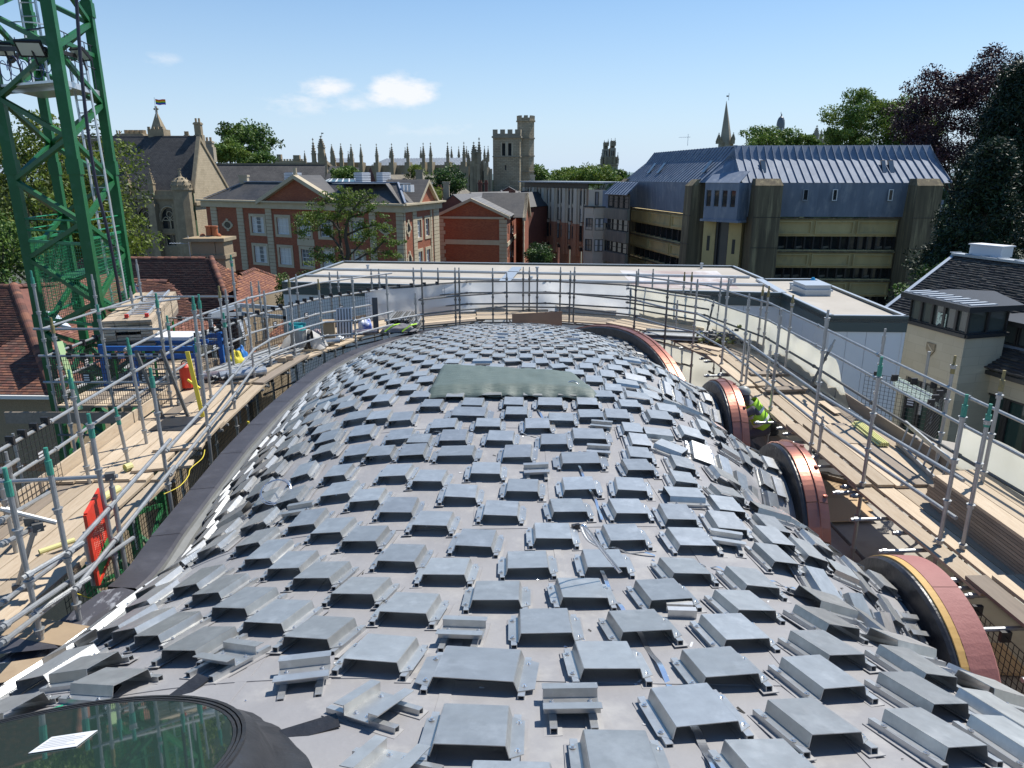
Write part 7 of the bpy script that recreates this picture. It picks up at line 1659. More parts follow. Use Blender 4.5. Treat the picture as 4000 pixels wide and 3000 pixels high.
for px, t_, b_, w_ in ((1193,590,640,0.9),(1228,543,633,1.5),(1257,533,600,2.3),(1248,590,640,0.9),(1298,565,612,1.2),(1307,590,645,1.1),(1334,562,620,1.2),(1374,565,625,1.3),(1363,592,645,0.9)):
 w_ *= 0.62; p = PY(px,b_,YL-1); pinnacle(cl, icl, p, PY(px,t_,YL-1).z-p.z, w_, m_chs, shaft=0.38); mb = MB(); mb.box(p.x-w_*0.6,p.x+w_*0.6,p.y-w_*0.6,p.y+w_*0.6,GZ,p.z+0.05); o = mb.build('turret', m_chs, cl); o.matrix_parent_inverse = icl
mb = MB(); p = PY(1257,533,YL-1); mb.tube([p,p+Vector((0,0,0.9))],0.05,5); mb.box(p.x-0.1,p.x+0.45,p.y-0.03,p.y+0.03,p.z+0.6,p.z+0.85); o = mb.build('weather_vane', m_dframe, cl); o.matrix_parent_inverse = icl
# ================================================================ far spires
m_pst = mat('pale_limestone', (0.42,0.365,0.27), rough=0.9, col2=(0.30,0.26,0.20), scale=0.4, detail=8)
ts, its = bld('twin_towers', (PY(2380,690,300).x,302,GZ), 'pair of pale gothic tower tops with tall pinnacles rising above the pale green trees', 'tower')
YS = 300
def pbox(name, m, par, im, px0, px1, pt, pb, Y, dep): a = PY(px0,pb,Y); b = PY(px1,pt,Y); mb = MB(); mb.box(a.x,b.x,Y,Y+dep,a.z,b.z); o = mb.build(name, m, par); o.matrix_parent_inverse = im; return a, b
a0, b0 = pbox('tower_base', m_pst, ts, its, 2345, 2414, 645, 900, YS, 7)
pbox('cornice', m_hst, ts, its, 2342, 2416, 641, 647, YS-0.5, 8)
pbox('upper_stage', m_hst, ts, its, 2352, 2410, 612, 642, YS+0.5, 6)
for k, (x0, x1) in enumerate(((2356,2379),(2383,2406))):
 pbox('octagon_stage', m_pst, ts, its, x0, x1, 582-k*4, 613, YS+1, 4.5); pbox('octagon_stage', m_hst, ts, its, x0+4, x1-3, 556-k*6, 583, YS+1.5, 3.5)
 mb = MB();
 for xx in (x0+7, x0+14): a = PY(xx-2.2,608,YS+0.9); b = PY(xx+2.2,588,YS+0.9); mb.box(a.x,b.x,YS+0.85,YS+1.0,a.z,b.z)
 for xx in (x0+8, x0+13): a = PY(xx-1.5,580,YS+1.4); b = PY(xx+1.5,562,YS+1.4); mb.box(a.x,b.x,YS+1.35,YS+1.5,a.z,b.z)
 o = mb.build('lancet', m_lou, ts); o.matrix_parent_inverse = its
 for xx, tt in ((x0+4,547-k*6),(x1-4,543-k*4),(x0+11,552-k*5)): p = PY(xx,570,YS+1.2); pinnacle(ts, its, p, PY(xx,tt,YS).z-p.z, 0.75, m_hst, crockets=False)
for xx, tt in ((2349,600),(2412,597),(2363,585),(2400,583)): p = PY(xx,640,YS); pinnacle(ts, its, p, PY(xx,tt,YS).z-p.z, 0.9, m_hst, crockets=False)
mb = MB();
for x0,x1,y0,y1 in ((2353,2359,655,668),(2398,2404,655,668),(2353,2359,676,700),(2398,2404,676,700)): a = PY(x0,y1,YS); b = PY(x1,y0,YS); mb.box(a.x,b.x,YS-0.1,YS+0.05,a.z,b.z)
o = mb.build('window', m_lou, ts); o.matrix_parent_inverse = its
sp, isp = bld('church_spire', (PY(2845,560,300).x,303,GZ), 'tall slender stone church spire rising behind the lead-roofed building', 'spire')
a = PY(2814,560,300); b = PY(2874,560,300); t = PY(2846,392,300); cxs = (a.x+b.x)/2; rr = (b.x-a.x)*0.40; P = []
for f, z in ((1.0,a.z-10),(1.0,a.z),(0.02,t.z)): P.append([Vector((cxs+(t.x-cxs)*(1-f)+rr*f*math.cos(q), 303+rr*f*math.sin(q), z)) for q in np.linspace(0,2*math.pi,9)+R(22.5)])
mb = MB(); mb.grid(P); o = mb.build('spire_cone', m_pst, sp); o.matrix_parent_inverse = isp
mb = MB(); mb.tube([t,t+Vector((0,0,2.6))],0.08,5); mb.box(t.x-0.1,t.x+0.7,302.9,303.1,t.z+1.6,t.z+2.1); o = mb.build('weather_vane', m_dframe, sp); o.matrix_parent_inverse = isp
pbox('spire_base', m_hst, sp, isp, 2798, 2866, 556, 900, 301, 7)
for xx, tt, w_ in ((2806,520,1.3),(2862,519,1.3),(2816,535,1.0),(2800,540,0.8),(2856,535,0.9)): p = PY(xx,562,300); pinnacle(sp, isp, p, PY(xx,tt,300).z-p.z, w_, m_hst)
dm, idm = bld('domed_cupola', (PY(3051,520,320).x,322,GZ), 'small grey lead dome with open lantern above the trees', 'dome')
cc_ = PY(3051,470,322); mk = (PY(3066,470,322).x-PY(3036,470,322).x)/2; prof = [(1.35,540),(1.35,524),(1.15,520),(1.0,518),(0.95,500),(1.05,497),(1.02,482),(0.9,470),(0.65,460),(0.3,455),(0.16,452),(0.14,446),(0.02,443)]
mb = MB(); mb.grid([[Vector((cc_.x+mk*f*math.cos(q), 322+mk*f*math.sin(q), PY(3051,py,322).z)) for q in np.linspace(0,2*math.pi,17)] for f,py in prof]); mb.tube([PY(3051,446,322),PY(3051,437,322)],0.1,5)
o = mb.build('lead_dome', mat('dome_lead', (0.16,0.175,0.19), rough=0.5, metal=0.2), dm); o.matrix_parent_inverse = idm
mb = MB()
for k in range(8): q = k*math.pi/4+0.2; x = cc_.x+mk*0.99*math.cos(q); y = 322+mk*0.99*math.sin(q); mb.box(x-0.2,x+0.2,y-0.2,y+0.2,PY(3051,517,322).z,PY(3051,500,322).z)
o = mb.build('lantern_opening', m_wfr, dm); o.matrix_parent_inverse = idm
mb = MB(); mb.prism([(cc_.x+mk*1.4*math.cos(q), 322+mk*1.4*math.sin(q)) for q in np.linspace(0,2*math.pi,17)[:-1]], GZ, PY(3051,522,322).z); o = mb.build('drum', m_pst, dm); o.matrix_parent_inverse = idm
gp, igp = bld('pinnacled_tower', (PY(3210,540,260).x,262,GZ), 'top of a gothic tower with four pinnacles left of the large green tree', 'tower')
pbox('parapet', m_pst, gp, igp, 3178, 3275, 548, 900, 260, 8);
for k in range(9): pbox('merlon', m_pst, gp, igp, 3180+k*10.5, 3186+k*10.5, 543, 548, 260, 0.6)
for xx, tt, w_ in ((3185,492,1.5),(3205,507,0.9),(3232,487,1.6),(3268,496,1.2),(3220,520,0.6)): p = PY(xx,552,260); pinnacle(gp, igp, p, PY(xx,tt,260).z-p.z, w_, m_pst)
pinn_far = PY(2457,690,400); sp2, isp2 = bld('distant_spire', (pinn_far.x,400,GZ), 'tiny distant dark spire just left of the lead roof', 'spire'); pinnacle(sp2, isp2, PY(2457,712,400), PY(2457,672,400).z-PY(2457,712,400).z, 1.6, m_hst, crockets=False)
boxp('base', m_hst, sp2, isp2, pinn_far.x-2, pinn_far.x+2, 399, 403, GZ, PY(2457,711,400).z)
# far low hills and wooded city edge
m_hill = mat('blue_green_hill', (0.13,0.185,0.20), rough=1.0, col2=(0.10,0.15,0.15), scale=0.01)
P = []
for i, x in enumerate(np.linspace(-2600,2600,120)):
 h = 22+9*mnoise.noise(Vector((x*0.0016,1,0)))+4*mnoise.noise(Vector((x*0.006,4,0))); P.append([Vector((x,1850,GZ)), Vector((x,2000,GZ+h*0.8)), Vector((x,2400,GZ+h)), Vector((x,2900,GZ))])
mb = MB(); mb.grid(P); mb.build('hills', m_hill, kind='structure')
m_fol_far = mat('far_foliage', (0.07,0.11,0.05), rough=1.0, col2=(0.045,0.075,0.035), scale=0.1)
rs = np.random.RandomState(5)
V = [];
for k in range(5200):
 a = rs.uniform(-0.75,0.75); dd = rs.uniform(190,700); x = dd*math.sin(a); y = dd*math.cos(a)
 c = np.array([x, y, GZ+rs.uniform(3,9.5)])
 for j in range(5):
  o = c+rs.normal(0,2.6,3)*[1,1,0.7]; u = rs.normal(0,1,3); u /= np.linalg.norm(u); v = np.cross(u, rs.normal(0,1,3)); v /= np.linalg.norm(v); s = rs.uniform(0.9,2.0)
  V += [o-u*s-v*s, o+u*s-v*s, o+u*s+v*s, o-u*s+v*s]
V = np.array(V); me = fast_mesh('far_woodland', V, np.arange(len(V)).reshape(-1,4), m_fol_far); tag(link('far_woodland', me, kind='stuff'), 'wooded city edge of dark green treetops on the horizon', 'woodland')
# ================================================================ trees
m_bark = mat('grey_bark', (0.10,0.085,0.065), rough=0.95, col2=(0.06,0.05,0.04), scale=6, stretch=(1,1,0.3), bump=0.5)
def leafm(name, c, c2, tl=0.25):
 if name in MATS: return MATS[name]
 m = mat(name, c, rough=0.55, col2=c2, scale=1.6, detail=3, spec=0.35)
 nt = m.node_tree; N = nt.nodes; L = nt.links; b = N['Principled BSDF']; out = N['Material Output']
 tr = N.new('ShaderNodeBsdfTranslucent'); mx = N.new('ShaderNodeMixShader'); mx.inputs[0].default_value = tl
 src = b.inputs['Base Color'].links[0].from_socket; L.new(src, tr.inputs['Color']); L.new(b.outputs[0], mx.inputs[1]); L.new(tr.outputs[0], mx.inputs[2]); L.new(mx.outputs[0], out.inputs[0]); return m
LG = [leafm('leaf_mid_green', (0.085,0.165,0.03), (0.06,0.12,0.024)), leafm('leaf_light_green', (0.15,0.235,0.04), (0.11,0.18,0.034)), leafm('leaf_dark_green', (0.03,0.065,0.018), (0.022,0.05,0.014))]
LY = [leafm('leaf_yellow_green', (0.16,0.21,0.03), (0.11,0.17,0.025),0.35), leafm('leaf_lime', (0.21,0.25,0.045), (0.15,0.20,0.035),0.35), leafm('leaf_olive', (0.07,0.10,0.02), (0.05,0.075,0.018))]
LB = [leafm('leaf_copper', (0.045,0.018,0.025), (0.030,0.013,0.018),0.12), leafm('leaf_copper_light', (0.075,0.028,0.034), (0.05,0.02,0.026),0.12), leafm('leaf_copper_dark', (0.018,0.010,0.014), (0.013,0.008,0.011),0.1)]
LC = [leafm('needle_dark', (0.020,0.042,0.020), (0.013,0.028,0.014),0.05), leafm('needle_mid', (0.035,0.07,0.028), (0.022,0.048,0.02),0.05), leafm('needle_black', (0.010,0.022,0.012), (0.007,0.016,0.009),0.05)]
def clump_leaves(centres, radii, n_each, size, mats, seed, flat=0.7, aspect=0.6, droop=0.0, name='crown'):
 rs = np.random.RandomState(seed); Cn = np.asarray(centres); m = len(Cn); n = m*n_each
 c = np.repeat(Cn, n_each, 0); r = np.repeat(np.asarray(radii), n_each)
 d = rs.normal(0,1,(n,3)); d /= np.linalg.norm(d,axis=1)[:,None]; rad = rs.uniform(0.25,1,n)**0.6
 p = c+d*(rad*r)[:,None]*[1,1,flat]
 p[:,2] -= droop*np.abs(rs.normal(0,1,n))*r
 u = rs.normal(0,1,(n,3)); u /= np.linalg.norm(u,axis=1)[:,None]; w = d*0.6+rs.normal(0,0.7,(n,3))+[0,0,0.35]; v = np.cross(u,w); v /= np.linalg.norm(v,axis=1)[:,None]+1e-9; s = rs.uniform(0.6,1.3,n)*size
 U = u*s[:,None]; Vv = v*(s*aspect)[:,None]
 V = np.stack([p-U, p-Vv*0.9+U*0.1, p+U, p+Vv*0.9+U*0.1],1).reshape(-1,3)
 F = np.arange(n*4).reshape(-1,4); me = fast_mesh(name, V, F, mats)
 cm = rs.choice(len(mats), m, p=[0.5,0.3,0.2] if len(mats) == 3 else None); mi = np.repeat(cm, n_each); fl_ = rs.rand(n) < 0.25; mi[fl_] = rs.randint(0,len(mats),fl_.sum()); me.polygons.foreach_set('material_index', mi.astype(np.int32)); return me
def crown_points(c, rx, ry, rz, n, rs, lump=0.25, lo=-0.75):
 out = []
 while len(out) < n:
  d = rs.normal(0,1,3); d /= np.linalg.norm(d)
  if d[2] < lo: continue
  k = 1+lump*mnoise.noise(Vector(d*2.3)+Vector((c[0]*.1,7,c[2])))*2
  r = (rs.uniform(0.35,1)**0.5)*k
  out.append([c[0]+d[0]*rx*r, c[1]+d[1]*ry*r, c[2]+d[2]*rz*r])
 return np.array(out)
def tree(label, c, rx, ry, rz, trunk_h=None, n=90, ne=70, size=0.22, cr=None, mats=LG, seed=1, lump=0.25, name='broadleaf_tree', group=None, trunk_r=0.35, lo=-0.75, droop=0.0, cat='tree'):
 rs = np.random.RandomState(seed); c = np.array(c, dtype=float); base = Vector((c[0], c[1], GZ))
 e = empty(name, base, label, cat, group); im = Matrix.Translation(-base)
 pts = crown_points(c, rx, ry, rz, n, rs, lump, lo); cr = cr or min(rx,rz)*0.26
 rad = rs.uniform(0.6,1.25,n)*cr
 me = clump_leaves(pts, rad, ne, size, mats, seed, droop=droop); o = link('crown', me, e); o.matrix_parent_inverse = im
 mb = MB(); top = Vector((c[0],c[1],c[2]-rz*0.2)); k = 6; tr = [base.lerp(top,i/k)+Vector((0.25*math.sin(i*1.7+seed),0.2*math.cos(i),0))*(i>0) for i in range(k+1)]; mb.tube(tr, trunk_r, 8, r2=trunk_r*0.4)
 o = mb.build('trunk', m_bark, e, smooth=True); o.matrix_parent_inverse = im
 mb = MB(); idx = rs.choice(n, min(n,16), replace=False)
 for i in idx:
  q = Vector(pts[i]); t = rs.uniform(0.45,0.95); a = base.lerp(top,t); m_ = a.lerp(q,0.5)+Vector((0,0,-0.05*(q-a).length)); mb.tube([a,m_,q],trunk_r*0.32,5,r2=trunk_r*0.06)
 o = mb.build('limbs', m_bark, e); o.matrix_parent_inverse = im; return e
def at_px(px, py, Y): p = PY(px,py,Y); return (p.x,p.y,p.z)
def span(px0, px1, Y, py=700): return (PY(px1,py,Y).x-PY(px0,py,Y).x)/2
def vspan(py0, py1, Y, px=2000): return (PY(px,py0,Y).z-PY(px,py1,Y).z)/2
# big light locust tree behind the crane
tree('large light green tree filling the view behind the crane', at_px(170,840,46), span(-260,420,46), 6.0, vspan(520,1250,46), n=260, ne=140, size=0.125, cr=1.3, mats=LY, seed=3, lump=0.35, trunk_r=0.4)
tree('smaller yellow green tree right of the crane, before the gothic hall', at_px(370,880,47), span(280,400,47), 2.5, vspan(760,1080,47), n=70, ne=110, size=0.10, cr=0.75, mats=LY, seed=5, lump=0.5, trunk_r=0.2)
tree('dark green tree at the far left edge below the light tree', at_px(-60,1000,36), span(-250,140,36), 3.5, vspan(880,1180,36), n=80, ne=110, size=0.10, cr=0.85, mats=LG, seed=6)
tree('tall dark green tree behind the gothic hall gable', at_px(965,555,150), span(880,1060,150), 5, vspan(492,640,150), n=70, ne=90, size=0.30, cr=1.6, mats=LG, seed=11, lump=0.3)
tree('rounder light green tree touching the tall dark tree', at_px(895,600,135), span(838,962,135), 4, vspan(552,650,135), n=60, ne=90, size=0.24, cr=1.2, mats=[LG[1],LY[0],LG[0]], seed=12)
tree('low light green tree below the tall dark tree, right side', at_px(1010,625,140), span(950,1075,140), 3, vspan(598,660,140), n=40, ne=80, size=0.22, cr=1.1, mats=[LG[1],LG[0],LG[0]], seed=13)
tree('round green tree between slate gable and glass lantern', at_px(1350,680,104), span(1304,1396,98), 2, vspan(648,715,98), n=45, ne=90, size=0.15, cr=0.7, mats=[LG[1],LG[0],LG[1]], seed=14)
tree('ivy-like dark bush tree left of the chapel windows', at_px(1755,715,120), span(1690,1818,120), 4, vspan(672,790,120), n=70, ne=90, size=0.2, cr=1.1, mats=[LG[2],LG[0],leafm('leaf_blue_green',(0.035,0.085,0.045),(0.025,0.06,0.03))], seed=15)
tree('wispy green bush before the stone gable', at_px(1625,670,128), span(1595,1655,128), 2, vspan(650,700,128), n=25, ne=60, size=0.16, cr=0.7, mats=LY, seed=16)
tree('green climber covering the low walls left of the brick gable', at_px(1690,765,104), span(1655,1722,104), 2, vspan(735,795,104), n=28, ne=80, size=0.14, cr=0.7, mats=LY, seed=17)
tree('dark rounded tree just right of the tower turret', at_px(2095,690,170), span(2060,2140,170), 5, vspan(650,720,170), n=60, ne=80, size=0.28, cr=1.4, mats=LG, seed=18)
tree('wide light green tree below the twin tower tops, left half', at_px(2250,690,190), span(2160,2345,190), 7, vspan(655,720,190), n=80, ne=80, size=0.32, cr=1.8, mats=[LY[0],LG[1],LG[1]], seed=19)
tree('wide light green tree below the twin tower tops, right half', at_px(2340,690,185), span(2265,2395,185), 6, vspan(655,720,185), n=70, ne=80, size=0.3, cr=1.6, mats=[LY[0],LG[1],LG[0]], seed=20)
tree('small dark tree right of the twin tower base', at_px(2420,695,200), span(2385,2460,200), 4, vspan(672,715,200), n=40, ne=70, size=0.3, cr=1.3, mats=LG, seed=21)
tree('bright green treetop showing over the lead roof', at_px(3010,560,118), span(2930,3110,118), 4, vspan(500,620,118), n=90, ne=90, size=0.2, cr=1.1, mats=[LG[1],LG[1],LG[0]], seed=22, lump=0.4)
tree('second low treetop over the lead roof, beside the pinnacles', at_px(3130,570,118), span(3060,3180,118), 3, vspan(530,620,118), n=50, ne=90, size=0.2, cr=0.9, mats=[LG[1],LG[0],LG[1]], seed=23)
tree('large airy bright green tree above the right end of the lead roof', at_px(3440,520,110), span(3245,3635,110), 6, vspan(395,690,110), n=260, ne=170, size=0.17, cr=1.4, mats=[LG[1],LY[0],LG[0]], seed=24, lump=0.3)
tree('tall dark purple copper beech behind the conifer', at_px(3790,520,92), span(3560,4050,92), 8, vspan(345,900,92), n=360, ne=150, size=0.16, cr=1.5, mats=LB, seed=25, lump=0.25, name='copper_beech', trunk_r=0.5)
# dark conifer mass on the right
def conifer(label, px, pt, Y, rx, seed, n=260, ne=110, name='conifer'):
 rs = np.random.RandomState(seed); t = PY(px,pt,Y); base = Vector((t.x,Y,GZ)); e = empty(name, base, label, 'tree'); im = Matrix.Translation(-base); H_ = t.z-GZ; pts = []; rad = []
 for i in range(n):
  f = rs.uniform(0,1)**1.25; z = t.z-H_*f; rr = rx*(0.10+0.9*f**0.75)*(1+0.18*math.sin(z*1.7)+0.12*rs.normal()); a = rs.uniform(0,2*math.pi); pts.append([t.x+rr*math.cos(a)*rs.uniform(0.7,1), Y+rr*math.sin(a), z]); rad.append(rs.uniform(0.5,1.1)*rx*0.19+0.3)
 me = clump_leaves(pts, rad, ne, 0.17, LC, seed, flat=0.8, aspect=0.35, droop=0.4); o = link('crown', me, e); o.matrix_parent_inverse = im
 mb = MB(); mb.tube([base, Vector((t.x,Y,t.z-0.5))],0.4,8,r2=0.05); o = mb.build('trunk', m_bark, e); o.matrix_parent_inverse = im; return e
conifer('tall dark conifer filling the right edge of the view', 4040, 255, 58, 6.4, 31, n=700, ne=170)
conifer('lower dark conifer left of the tall one, behind the slate roof', 3900, 560, 52, 3.6, 32, n=300, ne=150)
conifer('dark conifer beside the last concrete pier', 3760, 760, 62, 2.6, 33, n=240, ne=150)
tree('dark undergrowth tree at the foot of the last concrete pier', at_px(3690,1150,47), 2.6, 2.5, 2.4, n=70, ne=90, size=0.13, cr=0.8, mats=[LG[2],LG[0],LG[2]], seed=34)
# sparse spreading tree in front of the long brick building
def sparse_tree():
 rs = np.random.RandomState(8); Y = 50; b = PY(1330,1180,Y); base = Vector((b.x,Y,GZ)); e = empty('sparse_tree', base, 'sparse spreading tree with tufted leaves in front of the long brick building', 'tree'); im = Matrix.Translation(-base)
 P = lambda x, y, d=0: PY(x,y,Y+d)
 br_ = [[(1352,1150),(1345,1060),(1335,980),(1325,900),(1318,850),(1322,790)],[(1345,1060),(1360,990),(1350,920),(1362,850),(1395,800),(1420,765)],[(1325,900),(1290,860),(1240,850),(1200,845)],[(1335,980),(1300,930),(1260,900),(1200,905)],[(1350,920),(1420,890),(1480,880),(1530,905)],[(1345,1060),(1400,1010),(1460,985),(1520,990),(1560,1005)],
           [(1345,1060),(1290,1010),(1230,1000)],[(1318,850),(1345,790),(1350,760)],[(1362,850),(1430,830),(1470,800)],[(1460,985),(1500,945),(1545,950)],[(1335,980),(1350,1010),(1420,940),(1440,900)],[(1322,790),(1290,790),(1250,800)],[(1395,800),(1440,780),(1455,770)]]
 mb = MB(); tips = []
 for i, b_ in enumerate(br_):
  d0 = rs.uniform(-1.5,1.5); pts = [P(x,y,d0*k/len(b_)) for k,(x,y) in enumerate(b_)]; pts = catmull(pts,5); mb.tube(pts, 0.17 if i < 2 else 0.085, 7, r2=0.03);
  for q in pts[len(pts)//3 if i > 1 else len(pts)//2:]: tips.append(q)
  for k in range(9):
   q = pts[rs.randint(len(pts)//3,len(pts))]; w = q+Vector((rs.uniform(-0.9,0.9),rs.uniform(-0.6,0.6),rs.uniform(-0.3,0.6))); mb.tube([q,q.lerp(w,0.5)+Vector((0,0,0.08)),w],0.022,4,r2=0.008); tips.append(w)
 mb.tube([Vector((base.x,Y,GZ)), P(1352,1150)],0.26,8,r2=0.18)
 o = mb.build('branches', m_bark, e); o.matrix_parent_inverse = im
 cs = []; rad = []
 for q in tips:
  if rs.rand() < 0.78:
   X, Z = q.x, q.z; cs.append([q.x+rs.normal(0,.12),q.y+rs.normal(0,.2),q.z+0.06]); rad.append(rs.uniform(0.22,0.5))
 for (x,y,w,h,n) in ((1220,860,70,25,16),(1270,830,60,30,14),(1370,775,60,30,14),(1260,1000,70,30,16),(1180,900,40,25,8),(1290,1090,90,30,22),(1370,1060,60,30,10),(1440,905,60,25,10),(1190,860,30,16,6)):
  for k in range(n): q = P(x+rs.uniform(-w,w), y+rs.uniform(-h,h), rs.uniform(-1.2,1.2)); cs.append(list(q)); rad.append(rs.uniform(0.28,0.55))
 me = clump_leaves(cs, rad, 42, 0.075, [LY[0],LG[1],LY[2]], 9, flat=0.5); o = link('crown', me, e); o.matrix_parent_inverse = im
sparse_tree()
tree('dark green shrub at the foot of the sparse tree', at_px(1300,1110,47), 2.6, 1.5, 0.9, n=45, ne=90, size=0.08, cr=0.45, mats=[LG[2],LG[0],LG[1]], seed=41, trunk_r=0.12)
tree('dark shrubs filling the lane right of the brick gable', at_px(2110,1015,85), span(2065,2165,85), 3, vspan(975,1075,85), n=60, ne=90, size=0.12, cr=0.7, mats=[LG[2],LG[0],LG[2]], seed=42, trunk_r=0.15)
tree('small bush between clay roofs and flat roof', at_px(1112,1160,31.5), 0.45, 0.6, 0.9, n=22, ne=80, size=0.05, cr=0.25, mats=LG, seed=43, trunk_r=0.06)
# lane, pavement and parked car seen between the buildings
m_asph = mat('asphalt', (0.055,0.055,0.057), rough=0.9, col2=(0.04,0.04,0.042), scale=3)
la = [Vector((PY(2040,1040,110).x,70,GZ+0.012)), Vector((PY(2040,1040,110).x+4.5,70,GZ+0.012)), Vector((8,150,GZ+0.012)), Vector((3.5,150,GZ+0.012))]
mb = MB(); mb.add(la, [(0,1,2,3)]); mb.build('lane', m_asph, kind='structure')
mb = MB(); mb.bar(Vector((8.2,70,GZ+0.07)), Vector((9.9,150,GZ+0.07)), 1.6, 0.13); mb.build('pavement', m_conc, kind='structure')
def car(x, y, yaw, paint, label):
 e = empty('parked_car', (x,y,GZ), label, 'car', rz=yaw); L,W_,H_ = 4.2,1.75,1.45
 prof = [(-2.1,0.35),(-2.1,0.78),(-1.95,0.92),(-1.05,1.0),(-0.45,1.42),(0.75,1.45),(1.55,1.02),(2.05,0.9),(2.1,0.4)]
 mb = MB(); n = len(prof)
 vs = []
 for s in (-1,1):
  for (a,z) in prof: vs.append(Vector((s*W_/2*(0.86 if z > 1.1 else 1.0), a, z)))
 mb.add(vs, [tuple(range(n)), tuple(range(2*n-1,n-1,-1))]+[(i,n+i,n+(i+1)%n,(i+1)%n) for i in range(n)]); b = mb.build('body', paint, e)
 mb = MB(); mb.add([Vector((s,a,z)) for s,a,z in ((-0.72,-1.03,1.03),(0.72,-1.03,1.03),(0.66,-0.5,1.40),(-0.66,-0.5,1.40))],[(0,1,2,3)]); mb.add([Vector((s,a,z)) for s,a,z in ((-0.72,1.52,1.06),(0.72,1.52,1.06),(0.66,0.82,1.43),(-0.66,0.82,1.43))],[(3,2,1,0)])
 for v_ in mb.v: pass
 mb2 = MB(); mb2.add([v+Vector((0,-0.01 if v.y < 0 else 0.01,0.015)) for v in (Vector(q) for q in mb.v)], mb.f)
 for s in (-1,1): mb2.add([Vector((s*0.885,-0.95,1.02)),Vector((s*0.885,1.4,1.04)),Vector((s*0.775,0.75,1.40)),Vector((s*0.775,-0.45,1.38))],[(0,1,2,3)])
 mb2.build('window', m_win, e)
 for sx_ in (-1,1):
  for sy_ in (-1.3,1.3): mb = MB(); mb.tube([Vector((sx_*0.72,sy_,0.32)),Vector((sx_*0.9,sy_,0.32))],0.32,14); mb.build('wheel', m_mesh, e)
  mb = MB(); mb.box(sx_*0.62-0.14,sx_*0.62+0.14,-2.12,-2.05,0.66,0.8); mb.build('headlight', m_wfr, e)
 return e
cpx = PY(2075,1030,92); car(cpx.x+0.2, 88, R(4), mat('pale_blue_car_paint', (0.30,0.40,0.48), rough=0.25, metal=0.3), 'pale blue car parked in the lane right of the plain brick gable')
# fine dirt, offcuts and leaf litter scattered over the membrane
mb = MB()
for k in range(420):
 y = 1.6+16*rnd.random()**1.8; x = rnd.uniform(-0.75,0.8)*(xLf(y)); z = roof_z(x,y)+0.004; s_ = rnd.uniform(0.003,0.011); a = rnd.uniform(0,6.28)
 mb.cur = rnd.randrange(3); c = Vector((x,y,z)); u = Vector((math.cos(a),math.sin(a),0))*s_*rnd.uniform(1,2.5); v = Vector((-math.sin(a),math.cos(a),0))*s_*0.6
 mb.add([c-u-v,c+u-v+Vector((0,0,.002)),c+u+v,c-u+v+Vector((0,0,.003))],[(0,1,2,3)])
tag(mb.build('debris', [m_lab, mat('dark_crumb',(0.03,0.028,0.025),rough=0.9), m_strap], kind='stuff'), 'tiny offcuts and dirt scattered over the grey membrane', 'debris')
# ================================================================ house with stone slate roof and dormers at the right edge
rh, irh = bld('stone_house', (17,24,GZ), 'cream stone house with steep dark tiled roof and glazed dormers at the right edge', 'house')
m_st2 = [mat('stone_tile_a', (0.06,0.055,0.05), rough=0.9, col2=(0.035,0.033,0.03), scale=6, rand=0.3), mat('stone_tile_b', (0.10,0.092,0.08), rough=0.9, col2=(0.06,0.055,0.05), scale=6, rand=0.3), mat('stone_tile_c', (0.055,0.05,0.05), rough=0.9, col2=(0.035,0.033,0.033), scale=6, rand=0.3)]
m_bath = course_mat('cream_ashlar', (0.50,0.45,0.33), (0.44,0.39,0.28), (0.36,0.32,0.24), 0.30, 0.75, (0.3,1), rough=0.85, ms=0.006, bump=0.15, patch=(0.54,0.49,0.37), pf=0.5, pscale=0.8)
zEv = -6.1; Ea = PZ(3736,1404,zEv); Eb = PZ(4000,1480,zEv); dE = (Eb-Ea).normalized()
Efar = PZ(3526,1232,zEv);
Enear = Eb+dE*9; Rf = PZ(3732,997,-3.34); Rn = PZ(4000,1026,-3.34); Rn2 = Rf+dE*18
Eb2 = Ea-dE*4.9
tiled(rh, [Enear, Eb2, Rf, Rn2][::1], irh, gauge=0.17, w=0.24, mats=m_st2, near=300, thick=0.055, jit=0.014)
Ehip = Vector((Rf.x+3.6, Eb2.y+1.0, zEv)); tiled(rh, [Eb2, Ehip, Rf], irh, gauge=0.17, w=0.24, mats=m_st2, thick=0.055, jit=0.012)
mb = MB(); mb.bar(Eb2+Vector((0,0,0.05)), Rf+Vector((0,0,0.05)), 0.16, 0.08); mb.bar(Rf+Vector((0,0,0.06)), Rn2+Vector((0,0,0.06)), 0.5, 0.10); o = mb.build('ridge_flashing', m_metal, rh); o.matrix_parent_inverse = irh
mb = MB();
for t in np.linspace(0,1,24): q = Rf.lerp(Rn2,t); mb.bar(q+Vector((-0.25,0,0.13)), q+Vector((0.25,0,0.13)), 0.04, 0.04)
o = mb.build('ridge_seam', m_metal, rh); o.matrix_parent_inverse = irh
q = PZ(3810,985,-3.3); mb = MB(); d_ = (Rn-Rf).normalized(); Mq = frame(Rf+d_*0.55+Vector((0.3,0,0.1)), Vector((d_.y,-d_.x,0)), Vector((d_.x,d_.y,0)), Vector((0,0,1))); mb.box(-0.35,0.35,0,1.4,0,0.42,Mq); mb.box(-0.4,0.4,-0.06,1.46,0.42,0.47,Mq); o = mb.build('rooftop_box', m_vent, rh); o.matrix_parent_inverse = irh
